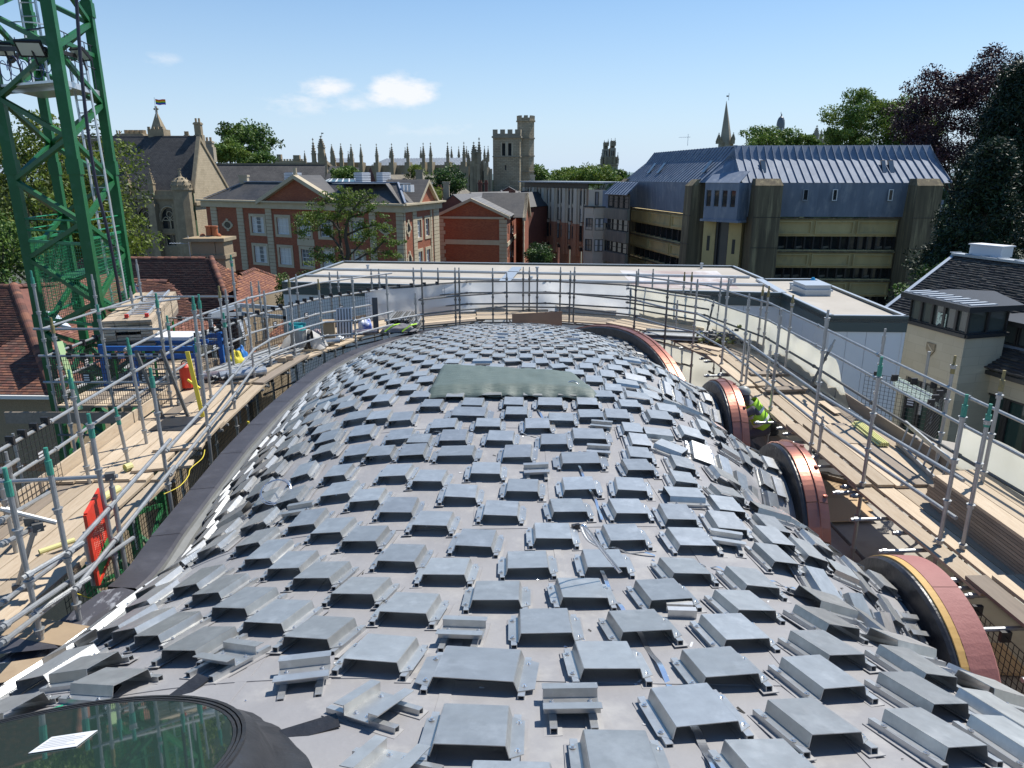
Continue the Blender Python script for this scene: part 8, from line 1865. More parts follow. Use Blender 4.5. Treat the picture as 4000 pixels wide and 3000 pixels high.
# front wall under the eave
WF = Fac(Vector((Ea.x+0.35,Ea.y,0)), Vector((Enear.x+0.35,Enear.y,0)), rh, irh)
sd0 = WF.at(3745,1500)[0]; zd1 = WF.at(3760,1500)[1]; doors = [(sd0,sd0+4.6,-10.6,zd1)]
WF.wall(m_bath, GZ, zEv-0.1, doors, s0=0)
def doorset(Fx, a, b, c, d, n, m=m_dframe):
 for i in range(n): Fx.window(a+(b-a)*i/n+0.02, a+(b-a)*(i+1)/n-0.02, c, d, m, mat('green_tinted_glass', (0.02,0.05,0.045), rough=0.05, spec=0.9), 1, 2 if i % 2 else 1, rev=0.12, fw=0.09, name='glazed_door')
doorset(WF, *doors[0], 5)
WF.box('gutter', m_dframe, -0.1, WF.L, zEv-0.22, zEv-0.08, 0.28)
mb = MB(); p = WF.M@Vector((0.15,-0.15,zEv-0.2)); mb.tube([p, Vector((p.x,p.y,GZ))],0.05,6); o = mb.build('downpipe', m_dframe, rh); o.matrix_parent_inverse = irh
mb = MB(); p = WF.M@Vector((0.85,-0.12,zEv-0.35)); mb.box(-0.12,0.12,-0.1,0.1,-0.08,0.08,Matrix.Translation(p)@Matrix.Rotation(0.5,4,'X')); o = mb.build('security_light', m_dframe, rh); o.matrix_parent_inverse = irh
# wing wall with the big dormer on top
Wa = PZ(3545,1255,-5.0); Wb = PZ(3772,1316,-5.0)
VF = Fac(Vector((Wa.x,Wa.y,0)), Vector((Wb.x,Wb.y,0)), rh, irh)
ha = VF.at(3520,1460); hb = VF.at(3690,1500); VF.wall(m_bath, GZ, -5.0, [(0.35,VF.L-0.25,-10.6,ha[1])]); doorset(VF, 0.35, VF.L-0.25, -10.6, ha[1], 3)
Wc = Wb+Vector((1.6,0.45,0)); VR = Fac(Vector((Wb.x,Wb.y,0)), Vector((Wc.x,Wc.y,0)), rh, irh); VR.wall(m_bath, GZ, -5.0)
VF.box('lead_sill', m_dframe, -0.05, VF.L+0.05, -5.05, -4.93, 0.1); VR.box('lead_sill', m_dframe, -0.05, VR.L+0.05, -5.05, -4.93, 0.1)
m_gl2 = mat('dormer_glass', (0.07,0.085,0.08), rough=0.04, spec=0.9)
nW = 5
for i in range(nW): VF.window(VF.L*i/nW, VF.L*(i+1)/nW, -4.93, -4.15, m_dframe, m_gl2, 1, 1, rev=0.05, fw=0.045, name='dormer_window')
for i in range(2): VR.window(VR.L*i/2, VR.L*(i+1)/2, -4.93, -4.15, m_dframe, m_gl2, 1, 1, rev=0.05, fw=0.045, name='dormer_window')
ca_, cb2, cc2 = Wa+Vector((-0.25,0.25,0)), Wb+Vector((-0.25,-0.35,0)), Wc+Vector((0.2,-0.35,0)); cd2 = cc2+Vector((0.9,2.9,0))
mb = MB(); mb.prism([(ca_.x,ca_.y),(cb2.x,cb2.y),(cc2.x,cc2.y),(cd2.x,cd2.y),(ca_.x+2.2,ca_.y+0.6)], -4.15, -3.97); o = mb.build('dormer_roof', m_dframe, rh); o.matrix_parent_inverse = irh
mb = MB(); a_ = Vector((ca_.x+0.15,ca_.y,-3.955)); b_ = Vector((cb2.x+0.15,cb2.y+0.2,-3.955))
for t in np.linspace(0.02,0.98,9): q = a_.lerp(b_,t); mb.bar(q, q+Vector((1.0,0.25,0)), 0.14, 0.03)
o = mb.build('solar_strip', m_metal, rh); o.matrix_parent_inverse = irh
# portrait poster in the window, generic face in flat shapes
fp = VF.at(3673,1252); pw, ph = 0.40, 0.50; m_post = mat('poster_pale_green', (0.55,0.66,0.56), rough=0.7); m_pd = mat('poster_dark', (0.05,0.06,0.06), rough=0.7); m_pm = mat('poster_mid', (0.30,0.37,0.32), rough=0.7)
po = empty('poster', VF.M@Vector((fp[0],0,GZ*0+fp[1])), 'pale green poster with a drawn face in the dormer window', 'poster');
def flat(name, pts, m, dep): mb = MB(); mb.add([VF.M@Vector((fp[0]+x*pw,dep,fp[1]+y*ph)) - Vector(po.location) for x,y in pts], [tuple(range(len(pts)))]); mb.build(name, m, po)
el = lambda cx,cy,rx,ry,n=16: [(cx+rx*math.cos(t),cy+ry*math.sin(t)) for t in np.linspace(0,2*math.pi,n,endpoint=False)]
flat('sheet', [(-0.5,-0.5),(0.5,-0.5),(0.5,0.5),(-0.5,0.5)], m_post, 0.040); flat('shoulders', [(-0.42,-0.5),(0.42,-0.5),(0.28,-0.28),(0.1,-0.2),(-0.12,-0.2),(-0.3,-0.28)], m_pd, 0.038); flat('hair', el(0,0.12,0.24,0.28), m_pd, 0.036); flat('face', el(0,0.04,0.18,0.27), m_post, 0.034)
flat('brow', [(-0.2,0.2),(0.2,0.2),(0.17,0.28),(-0.17,0.28)], m_pm, 0.032); flat('eye', el(-0.08,0.08,0.035,0.018), m_pd, 0.031); flat('eye', el(0.08,0.08,0.035,0.018), m_pd, 0.031); flat('nose', [(-0.02,-0.02),(0.025,-0.02),(0.01,0.06)], m_pm, 0.031); flat('mouth', el(0,-0.09,0.06,0.016), m_pd, 0.031); flat('cheek_shade', [(0.09,-0.14),(0.17,0.05),(0.16,-0.05)], m_pm, 0.033)
for k,(x,y) in enumerate(((-0.38,0.38),(-0.22,0.42),(0.3,0.4),(0.4,0.2),(-0.42,0.05),(-0.36,-0.15),(0.38,-0.1),(0.15,0.44))): flat('music_note', el(x,y,0.035,0.03,8), m_pd, 0.036)
# carved shield on the wing wall
sc_ = VF.at(3637,1365); mb = MB(); mb.prism([(-0.19,0.22),(0.19,0.22),(0.19,-0.02),(0.0,-0.27),(-0.19,-0.02)][::-1], 0, 0.05, VF.M@Matrix.Translation((sc_[0],0,sc_[1]))@Matrix.Rotation(R(90),4,'X'))
mb.cur = 1; mb.prism([(-0.15,0.17),(-0.09,0.17),(0.15,-0.03),(0.12,-0.09)][::-1], 0.05, 0.06, VF.M@Matrix.Translation((sc_[0],0,sc_[1]))@Matrix.Rotation(R(90),4,'X')); VF.place(mb,'carved_shield',[m_hst,m_stone])
# second dormer
Da = PY(3893,1232,24.2); Db = Da+dE*4.5; DF = Fac(Vector((Da.x-0.2,Da.y,0)), Vector((Db.x-0.2,Db.y,0)), rh, irh); zt2_ = PY(3893,1250,24.2).z; zb2_ = PY(3893,1325,24.2).z
for i in range(4): DF.window(0.1+1.05*i, 0.1+1.05*(i+1)-0.03, zb2_, zt2_, m_dframe, m_gl2, 1, 1, rev=0.0, fw=0.05, name='dormer_window')
mb = MB(); mb.box(-0.1,4.6,-0.25,2.2,zt2_,zt2_+0.16,DF.M); DF.place(mb,'dormer_roof',m_dframe); mb = MB(); mb.box(0,4.4,-0.06,0.3,zb2_-0.25,zb2_,DF.M); DF.place(mb,'lead_apron',m_lead); mb = MB(); mb.box(-0.02,0.1,0.02,2.2,zb2_-0.5,zt2_,DF.M); DF.place(mb,'dormer_cheek',m_dframe)
mb = MB(); p = PY(3894,1203,24.0); mb.tube([p,p+Vector((0.05,0,0.03))],0.11,8); tag(mb.build('green_bag', mat('turquoise_plastic', (0.12,0.55,0.42), rough=0.5)), 'small turquoise bag caught at the corner of the dormer roof', 'bag')
# dark hedge and wall behind the white box, before the house
# ================================================================ pebbledash chimney with two clay pots
cs_ = PY(770,1060,36); ce_ = PY(885,1060,36); wch = ce_.x-cs_.x
chm = empty('chimney_stack', (cs_.x+wch/2,36.5,GZ), 'pebbledashed chimney stack with two terracotta pots and stone cap, before the brick building', 'chimney'); ich_ = Matrix.Translation(-Vector(chm.location))
def zpx(py): return PY(820,py,36).z
zt_ = zpx(921); o = boxp('stack', m_render, chm, ich_, cs_.x-0.15, ce_.x-0.45, 36, 37.3, GZ, zt_-0.28); o = boxp('stack_rib', m_render, chm, ich_, ce_.x-0.42, ce_.x, 36.0, 37.2, GZ, zt_-0.28); o = boxp('band', m_render, chm, ich_, cs_.x-0.2, ce_.x+0.06, 35.93, 37.4, zt_-1.15, zt_-0.95)
o = boxp('cap', m_hst, chm, ich_, cs_.x-0.45, ce_.x+0.12, 35.8, 37.45, zt_-0.28, zt_-0.12)
mb = MB(); g_ = np.linspace(0,1,9); mb.grid([[Vector((cs_.x-0.4+(ce_.x-cs_.x+0.45)*a, 35.85+1.5*b, zt_-0.12+0.10*math.sin(math.pi*a)*math.sin(math.pi*b)+0.02*mnoise.noise(Vector((a*8,b*8,1))))) for a in g_] for b in g_]); o = mb.build('flaunching', mat('lichen_mortar', (0.30,0.25,0.18), rough=1, col2=(0.42,0.28,0.12), scale=9), chm); o.matrix_parent_inverse = ich_
for px in (813,836):
 p = PY(px,905,36.4); mb = MB(); mb.tube([Vector((p.x,36.5,zt_-0.1)), Vector((p.x,36.5,zt_+0.42))],0.155,12,r2=0.14,cap=False); mb.tube([Vector((p.x,36.5,zt_+0.38)), Vector((p.x,36.5,zt_+0.45))],0.17,12); mb.tube([Vector((p.x,36.5,zt_+0.451)), Vector((p.x,36.5,zt_+0.452))],0.12,10); o = mb.build('chimney_pot', mat('terracotta_pot', (0.42,0.13,0.05), rough=0.8), chm); o.matrix_parent_inverse = ich_
for px in (788,850): p = PY(px,915,36.4); mb = MB(); mb.grid([[Vector((p.x+0.14*math.cos(a)*math.cos(b),36.5+0.14*math.sin(a)*math.cos(b),zt_-0.06+0.14*math.sin(b))) for a in np.linspace(0,2*math.pi,10)] for b in np.linspace(0,math.pi/2,5)]); o = mb.build('capped_pot', MATS['terracotta_pot'], chm, smooth=True); o.matrix_parent_inverse = ich_
mb = MB(); p = PY(735,930,35.9); mb.tube([p+Vector((0,0,-1.6)),p+Vector((0,0,0.1))],0.02,5); mb.tube([p+Vector((-0.95,0,-0.25)),p+Vector((0.05,0,-0.28))],0.015,5); [mb.tube([p+Vector((-0.9+0.14*k,-0.15,-0.25)),p+Vector((-0.9+0.14*k,0.15,-0.25))],0.008,4) for k in range(7)]; tag(mb.build('aerial', m_alu), 'television aerial fixed beside the pebbledashed chimney stack', 'aerial')
# ================================================================ loads and tools on the scaffold
def at_deck(px, py, z=DZ+0.04): return PZ(px, py, z)
# --- loading bay beside the left walkway
lb = empty('loading_bay', (-7.2,12.3,DZ), 'scaffold loading bay with black mesh sides beside the left walkway', 'loading bay'); ilb = Matrix.Translation((7.2,-12.3,-DZ))
def lbp(o): o.parent = lb; o.matrix_parent_inverse = ilb; return o
BX0, BX1, BY0, BY1 = -8.5, -6.35, 12.6, 16.2
for k in range(10):
 x = BX0+0.02+k*0.232; mb = MB(); mb.box(x,x+0.22,BY0,BY1,DZ-0.04,DZ); lbp(mb.build('board', m_woodd if k%3 else m_wood))
for z in (DZ+0.45,DZ+0.95,DZ+1.45):
 for (a,b) in (((BX0,BY0),(BX1,BY0)),((BX0,BY0),(BX0,BY1)),((BX0,BY1),(BX1,BY1))): mb = MB(); mb.tube([Vector((*a,z))-Vector((0.15,0,0)) if a[1]==b[1] else Vector((*a,z)), Vector((*b,z))],0.024,8); lbp(mb.build('guard_rail', m_tube))
for (x,y,h,g) in ((BX0,BY0,2.5,'g'),(BX1,BY0,2.1,'g'),((BX0+BX1)/2,BY0,1.9,'g'),(BX0,BY1,2.3,'s'),(BX1,BY1,2.4,'g'),(BX0,(BY0+BY1)/2,2.2,'s')):
 o = std_mb(h+3,True,g).build('standard', [m_tube, m_green if g=='g' else m_tube], None, Vector((x,y,DZ-3))); lbp(o)
def pan(a,b):
 o = mesh_panel(None, Vector((*a,0)), Vector((*b,0)), DZ+0.03, 0.92, nx=26, nz=11, th=0.007); lbp(o)
pan((BX0,BY0),((BX0+BX1)/2,BY0)); pan(((BX0+BX1)/2,BY0),(BX1,BY0)); pan((BX0,BY0),(BX0,(BY0+BY1)/2)); pan((BX0,(BY0+BY1)/2),(BX0,BY1)); pan((BX0,BY1),(BX1,BY1))
mb = MB(); mb.bar(Vector((BX0-0.9,BY0-0.12,DZ-0.2)), Vector((BX1+0.2,BY0-0.12,DZ-0.2)), 0.04, 0.22); lbp(mb.build('toe_board', m_woodd))
mb = MB(); mb.tube([Vector((BX0,BY0-0.1,DZ-0.55)), Vector((BX1+0.2,BY0-0.1,DZ-0.55))],0.024,8); lbp(mb.build('ledger', m_tubed))
# sloping ladder-like safety gate uprights, pale green
mb = MB(); mb.bar(PY(232,1335,12.9), PY(312,1600,12.4), 0.10, 0.05); lbp(mb.build('pale_green_post', mat('pale_green_paint', (0.45,0.62,0.30), rough=0.6)))
# blue steel stillage
bl_ = empty('steel_stillage', (-7.35,14.6,DZ), 'blue painted steel loading frame standing in the mesh-sided bay', 'steel frame'); m_blue = mat('blue_paint', (0.02,0.13,0.42), rough=0.45, col2=(0.015,0.09,0.32), scale=4)
for z in (0.62,0.78):
 for y in (-0.7,0.5): mb = MB(); mb.bar((-0.95,y,z),(1.05,y,z),0.06,0.09); mb.build('beam', m_blue, bl_)
for x in (-0.9,1.0):
 for y in (-0.7,0.5): mb = MB(); mb.bar((x,y,0.0),(x,y,0.86),0.10,0.07); mb.build('leg', m_blue, bl_)
mb = MB(); mb.bar((-0.3,-0.72,0.0),(-0.3,-0.72,0.6),0.12,0.04); mb.bar((-0.9,-0.1,0.8),(1.0,-0.1,0.8),0.05,0.07); mb.build('cross_member', m_blue, bl_)
mb = MB(); mb.box(-0.5,0.6,-0.4,0.2,0.83,0.90); tag(mb.build('white_board', m_lab, None, Vector((-7.2,14.8,DZ))), 'white sheet board lying on top of the blue frame', 'board')
# stack of scaffold boards high beside the crane
sa_, sb_ = PY(545,1320,14.2), PY(655,1215,18.0); dv = (sb_-sa_); dv.z = 0; Lb = 3.9; dv.normalize(); xv = Vector((dv.y,-dv.x,0)); base_ = PY(505,1335,14.3)
stk = empty('board_stack', (base_.x, base_.y, base_.z-0.1), 'tall banded stack of new scaffold boards held up beside the crane', 'board stack')
for r_ in range(9):
 for c_ in range(4):
  if r_ in (4,) and c_ in (1,2): continue
  mb = MB(); j = rnd.uniform(-0.06,0.06); mb.box(-0.46+c_*0.236,-0.46+c_*0.236+0.228,j,Lb+j,r_*0.062,r_*0.062+0.05, frame(Vector((0,0,0)), xv, dv, Vector((0,0,1)))); o = mb.build('board', m_wood if r_ > 1 else m_woodd, stk);
mb = MB(); Ms_ = frame(Vector((0,0,0)), xv, dv, Vector((0,0,1)))
for y in (1.2,2.8): mb.box(-0.475,0.485,y,y+0.03,-0.01,0.565,Ms_)
mb.build('steel_band', m_dframe, stk)
for c_ in (-0.16,-0.09,-0.02,0.05,0.12): mb = MB(); mb.tube([Ms_@Vector((c_,-0.02,0.275)), Ms_@Vector((c_,3.0,0.275))],0.028,8,cap=False); mb.build('tube_end', m_tubed, stk)
tp = Matrix.Translation(stk.location) @ Ms_
lad = MB();
for s in (-0.02,0.36): lad.bar(tp@Vector((s,0.25,0.60)), tp@Vector((s,3.6,0.60)), 0.04, 0.06)
for i in range(13): lad.tube([tp@Vector((-0.02,0.4+0.25*i,0.60)), tp@Vector((0.36,0.4+0.25*i,0.60))],0.015,6)
lad.cur = 1
for s in (-0.02,0.36): lad.box(-0.035,0.035,-0.05,0.02,-0.035,0.035, tp@Matrix.Translation((s,0.23,0.60)))
tag(lad.build('ladder', [m_alu, mat('red_plastic', (0.55,0.03,0.02), rough=0.5)]), 'grey ladder with red end caps lying on top of the board stack', 'ladder')
for dx in (0.15,3.2):
 for s in (-0.35,0.4): q = tp@Vector((s,dx,0)); mb = MB(); mb.tube([Vector((q.x,q.y,DZ)), Vector((q.x,q.y,q.z))],0.0245,8); lbp(mb.build('support_post', mat('bright_green_post', (0.03,0.35,0.06), rough=0.5)))
mb = MB(); mb.tube([tp@Vector((-0.7,0.4,0.72)), tp@Vector((0.9,1.2,0.76))],0.0242,8); lbp(mb.build('guard_rail', m_tube))
# --- bundle of tubes
def tube_bundle(c, d, L, n, label, r=0.024, m=None, jit=0.06, wide=0.5, name='tube_bundle', dark=0.3):
 e = empty(name, c, label, 'tubes'); d = Vector(d).normalized(); x = Vector((d.y,-d.x,0)).normalized(); k = 0; row = 0; w = wide
 while k < n:
  cnt = max(1,int(w/(2*r)))
  for i in range(cnt):
   if k >= n: break
   o = x*(-w/2+2*r*i+(r if row%2 else 0)); z = r+row*2*r*0.87; a = o+Vector((0,0,z))+d*rnd.uniform(-0.2,0.2)-d*L/2; b = a+d*L*rnd.uniform(0.85,1.0)+Vector((rnd.uniform(-jit,jit)*0.4,0,rnd.uniform(-.01,.01)))
   mb = MB(); mb.tube([a,b],r*0.97,8,cap=False); mb.cur = 1; mb.tube([a+d*0.012,a+d*0.013],r*0.8,7); mb.build('tube', [m or (m_tubed if rnd.random() < dark else m_tube), m_dframe], e); k += 1
  w -= r*1.6; row += 1
 return e
c = at_deck(1040,1400); c1 = at_deck(1000,1430); tube_bundle(Vector((-5.75,15.4,DZ+0.02)), (0.35,1,0), 2.6, 52, 'large heap of galvanised scaffold tubes on the left deck', wide=0.85, jit=0.2)
mb = MB(); P = []
for i in range(14):
 P.append([Vector((-5.7+1.1*j/13+0.05*mnoise.noise(Vector((i*.5,j*.5,1))), 16.9+0.6*i/13, DZ+0.05+0.42*abs(math.sin(math.pi*i/13))**0.7*abs(math.sin(math.pi*j/13))**0.6+0.05*mnoise.noise(Vector((i*.9,j*.8,3))))) for j in range(14)])
mb.grid(P); tag(mb.build('insulation_roll', m_white, smooth=True), 'big white plastic wrapped roll behind the heap of tubes', 'roll')
# boxes/rolls
def roll(px, py, L, r, yaw, label, m, z=DZ+0.05, name='roll'):
 p = PZ(px,py,z); d = Vector((math.cos(yaw),math.sin(yaw),0)); e = empty(name, p, label, 'roll'); mb = MB(); mb.tube([-d*L/2+Vector((0,0,r)), d*L/2+Vector((0,0,r))],r,14,cap=False); mb.tube([-d*L/2+Vector((0,0,r)), d*L/2+Vector((0,0,r))],r*0.55,12,cap=False);
 P = [[-d*L/2+Vector((0,0,r))+(Vector((d.y,-d.x,0))*math.cos(t)+Vector((0,0,1))*math.sin(t))*f for t in np.linspace(0,2*math.pi,14)] for f in (r,r*0.55)]; mb.grid(P); mb.build('wrap', m, e); return e
m_foil = mat('printed_foil_wrap', (0.45,0.42,0.42), rough=0.3, metal=0.5, col2=(0.30,0.20,0.20), scale=22)
m_foil2 = mat('silver_foil_wrap', (0.50,0.53,0.56), rough=0.3, metal=0.6, col2=(0.30,0.33,0.36), scale=16)
roll(865,1478,0.75,0.085,R(20),'roll of membrane wrapped in reddish printed foil on the left deck',m_foil)
roll(935,1472,0.8,0.09,R(38),'silver wrapped roll lying left of its twin on the left deck',m_foil2); roll(965,1475,0.8,0.09,R(38),'silver wrapped roll lying right of its twin on the left deck',m_foil2)
roll(1268,1345,0.75,0.07,R(20),'foil wrapped roll lying in front of the brown cardboard box',m_foil2); roll(1415,1307,0.8,0.07,R(12),'foil roll beside the blue and white plastic sacks',m_foil)
def lump(px, py, w, d, h, m, label, cat, name, yaw=0, seed=0, z=DZ+0.045, n=14):
 p = PZ(px,py,z); P = []
 for i in range(n+1):
  th_ = math.pi*0.5*i/n; r_ = []
  for j in range(2*n+1):
   a = 2*math.pi*j/(2*n); k = 1+0.35*mnoise.noise(Vector((math.cos(a)*1.6+seed,math.sin(a)*1.6,th_*1.7)));
   if j == 2*n: k = 1+0.35*mnoise.noise(Vector((1.6+seed,0,th_*1.7)))
   r_.append(Vector((w/2*math.cos(a)*math.cos(th_)*k, d/2*math.sin(a)*math.cos(th_)*k, h*math.sin(th_)*k)))
  P.append(r_)
 mb = MB(); mb.grid(P); o = mb.build(name, m, None, p, smooth=True); o.rotation_euler = (0,0,yaw); return tag(o, label, cat)
m_bluew2 = mat('blue_white_sack', (0.62,0.66,0.72), rough=0.5, col2=(0.05,0.12,0.50), scale=5, bump=0.5, bscale=18, contrast=2.5)
lump(1425,1288,0.45,0.4,0.30,m_bluew2,'crumpled blue and white plastic sack beside the grille panel','sack','plastic_sack',seed=3)
lump(1245,1330,0.35,0.3,0.28,mat('clear_plastic_bag',(0.45,0.46,0.50),rough=0.3,col2=(0.32,0.2,0.2),scale=8,bump=0.6,bscale=12),'crumpled clear plastic bag left of the cardboard box','bag','plastic_bag',seed=5)
lump(1325,1355-30,0.3,0.3,0.08,m_foil2,'scrap of silver wrapping under the cardboard box','wrapping','plastic_wrap',seed=6)
lump(880,1462,0.5,0.35,0.10,m_white,'scrunched white plastic on top of the foil rolls','wrapping','plastic_wrap',seed=7)
lump(925,1430,0.42,0.36,0.32,mat('yellow_builders_bag',(0.65,0.55,0.05),rough=0.7,bump=0.5),'yellow builders bag between foil rolls and tube heap','bag','builders_bag',seed=8)
lump(947,1415,0.3,0.3,0.34,mat('blue_wrapped_reel',(0.03,0.18,0.5),rough=0.5),'blue reel tucked behind the yellow bag','reel','blue_reel',seed=9)
lump(700,1385,1.5,0.7,0.42,mat('dark_olive_tarpaulin',(0.06,0.065,0.055),rough=0.7,col2=(0.10,0.105,0.09),scale=4,bump=1.0,bscale=5),'crumpled dark tarpaulin heap behind the red canister','tarpaulin','tarpaulin_heap',seed=10,yaw=0.4)
def cube(px, py, w, d, h, m, label, cat, name, yaw=0, z=DZ+0.045, tilt=0, extra=None):
 p = PZ(px,py,z); e = empty(name, p, label, cat, rz=yaw); mb = MB(); Mt = Matrix.Rotation(tilt,4,'X'); mb.box(-w/2,w/2,-d/2,d/2,0,h,Mt); mb.build('body', m, e)
 if extra: extra(e, Mt)
 return e
m_card = mat('cardboard', (0.36,0.27,0.175), rough=0.9, col2=(0.30,0.22,0.14), scale=3)
def flaps(e, Mt):
 mb = MB(); mb.bar((-0.17,-0.16,0.55),(-0.17,0.16,0.55),0.01,0.2); mb.box(-0.17,0.17,-0.30,-0.16,0.545,0.55); mb.box(-0.02,0.02,-0.171,-0.168,0,0.55); mb.build('flap', m_card, e)
cube(1285,1335,0.34,0.32,0.55,m_card,'tall brown cardboard box standing on the deck','box','cardboard_box',yaw=0.2,extra=flaps)
def slots(e, Mt):
 mb = MB(); [mb.box(-0.15+0.075*k-0.012,-0.15+0.075*k+0.012,-0.022,-0.016,0.03,0.77,Mt) for k in range(5)]; mb.build('slot', m_dframe, e)
cube(1348,1322,0.40,0.03,0.80,m_lab,'white slotted panel leaning against the black mesh','panel','grille_panel',yaw=0.12,tilt=R(-14),extra=slots)
cube(1470,1300,0.14,0.08,0.95,mat('slate_grey_plastic',(0.06,0.065,0.075),rough=0.5),'dark grey flashing length leaning upright by the mesh','flashing','flashing_length',yaw=0.1,tilt=R(-4))
# vacuum cleaner
vc = empty('vacuum_cleaner', PZ(1170,1365,DZ+0.045), 'site vacuum cleaner with teal top and coiled hose', 'vacuum cleaner'); mb = MB(); mb.tube([(0,0,0.08),(0,0,0.5)],0.19,16); mb.build('drum', m_tube, vc); mb = MB(); mb.tube([(0,0,0.5),(0,0,0.62)],0.21,16,r2=0.15); mb.box(-0.2,0.2,-0.03,0.03,0.6,0.66); mb.build('motor_head', mat('teal_plastic',(0.02,0.30,0.32),rough=0.4), vc)
mb = MB(); [mb.tube([Vector((0.26+0.02*k+0.0*t,0.16*math.cos(t),0.25+0.22*math.sin(t))) for t in np.linspace(0,6.3,20)],0.02,6) for k in range(3)]; mb.build('hose', m_mesh, vc)
for s in (-1,1): mb = MB(); mb.tube([Vector((0.17*s-0.03,0,0.08)),Vector((0.17*s+0.03,0,0.08))],0.08,12); mb.build('wheel', m_mesh, vc)
# stack of channel sections with a hi-vis jacket
chs = empty('channel_stack', PZ(1570,1303,DZ+0.03), 'stack of small metal channels seen end-on on the back deck', 'channel stack')
for r_ in range(9):
 for c_ in range(12-(r_>5)*3):
  x = -0.42+c_*0.07+0.02*(r_%2)+rnd.uniform(-.008,.008); z = 0.005+r_*0.045; mb = MB(); L_=1.2; j = rnd.uniform(-.04,.04)
  mb.box(x,x+0.060,j,L_,z,z+0.003); mb.box(x,x+0.003,j,L_,z+0.003,z+0.036); mb.box(x+0.057,x+0.060,j,L_,z+0.003,z+0.036); mb.build('channel', m_tube if rnd.random()<.6 else m_tubed, chs)
jk = lump(1560,1290,0.85,0.5,0.14,mat('grey_jacket_cloth',(0.12,0.12,0.14),rough=0.95,col2=(0.2,0.19,0.19),scale=6,bump=0.6),'grey work jacket with lime reflective tape thrown over the channel stack','jacket','jacket',seed=12,z=DZ+0.46)
for s in (-0.2,0.22): mb = MB(); mb.tube([Vector((s-0.12+0.05*k,-0.24+0.02*k,0.02+0.035*k)) for k in range(5)]+[Vector((s+0.2,0.1,0.14))],0.018,5); o = mb.build('reflective_tape', mat('lime_hi_vis',(0.45,0.75,0.05),rough=0.5,emit=None), jk)
# small timber offcuts and blocks on the left deck
for k,(px,py,lab) in enumerate(((1088,1415,'short timber offcuts stacked at the deck edge, nearer pair'),(1113,1408,'short timber offcuts stacked at the deck edge, farther pair'))):
 p = at_deck(px,py); e = empty('timber_offcuts', p, lab, 'timber', rz=0.4)
 for q in range(3): mb = MB(); mb.box(-0.17,0.17,-0.10,0.10,q*0.04,q*0.04+0.036, Matrix.Rotation(rnd.uniform(-.2,.2),4,'Z')); mb.build('offcut', m_wood, e)
plank(at_deck(605,1757,DZ+0.05), at_deck(795,1745,DZ+0.05), label='plank lying across the left walkway farther from the camera', cat='plank'); plank(at_deck(520,1838,DZ+0.05), at_deck(755,1815,DZ+0.05), label='plank lying across the left walkway nearer the camera', cat='plank')
plank(at_deck(30,2440,DZ+0.05), at_deck(330,2490,DZ+0.05), m=m_card, w=0.3, h=0.004, label='torn cardboard sheet on the nearest left boards', cat='cardboard', name='cardboard_sheet')
plank(at_deck(-60,2640,DZ+0.05), at_deck(200,2600,DZ+0.05), m=mat('brown_paper',(0.38,0.29,0.19),rough=0.9,col2=(0.30,0.22,0.14),scale=6), w=0.28, h=0.006, label='piece of brown card in the bottom left corner of the deck', cat='cardboard', name='cardboard_sheet')
mb = MB(); mb.add([at_deck(-50,2420,DZ+0.052), at_deck(120,2445,DZ+0.052), at_deck(230,2530,DZ+0.052), at_deck(-50,2560,DZ+0.052)],[(3,2,1,0)]); tag(mb.build('membrane_offcut', m_kerb), 'dark membrane offcut covering the deck boards at the left edge', 'membrane')
# red and green mesh gate
ga = PY(350,2030,8.7); gtop = PY(350,1985,8.7)
def pg(x,y): return PY(x, y, 7.9 if False else 8.2)
gq = [PZ(385,2285,DZ+0.03), PZ(425,2190,DZ+0.03)]; gd = (gq[1]-gq[0]).normalized(); gx = gq[0]; Hh = 0.80; Lg = (gq[1]-gq[0]).length*1.0
gg = empty('barrier_gate', gx, 'red mesh barrier gate with solid red top and green foot on the left deck', 'barrier'); m_red = mat('red_paint', (0.62,0.045,0.02), rough=0.45); m_gr2 = mat('green_panel', (0.04,0.20,0.05), rough=0.6)
g_ = lambda s, z: gd*s*Lg*1.25+Vector((0,0,z))
mb = MB(); mb.bar(g_(0,0),g_(0,Hh),0.035); mb.bar(g_(1,0),g_(1,Hh),0.035); mb.bar(g_(0,Hh),g_(1,Hh),0.035); mb.bar(g_(0,0.02),g_(1,0.02),0.035); mb.bar(g_(0,Hh-0.26),g_(1,Hh-0.26),0.02); mb.build('frame', m_red, gg)
mb = MB(); mb.bar(g_(0,Hh-0.13),g_(1,Hh-0.13),0.008,0.24); mb.build('top_panel', m_red, gg); mb = MB(); mb.bar(g_(0,0.13),g_(1,0.13),0.008,0.2); mb.build('foot_panel', m_gr2, gg)
mb = MB(); [mb.bar(g_(t,0.22),g_(t,Hh-0.27),0.006) for t in np.linspace(0.06,0.94,11)]; [mb.bar(g_(0,z),g_(1,z),0.006) for z in np.linspace(0.25,Hh-0.3,12)]; mb.build('mesh', m_red, gg)
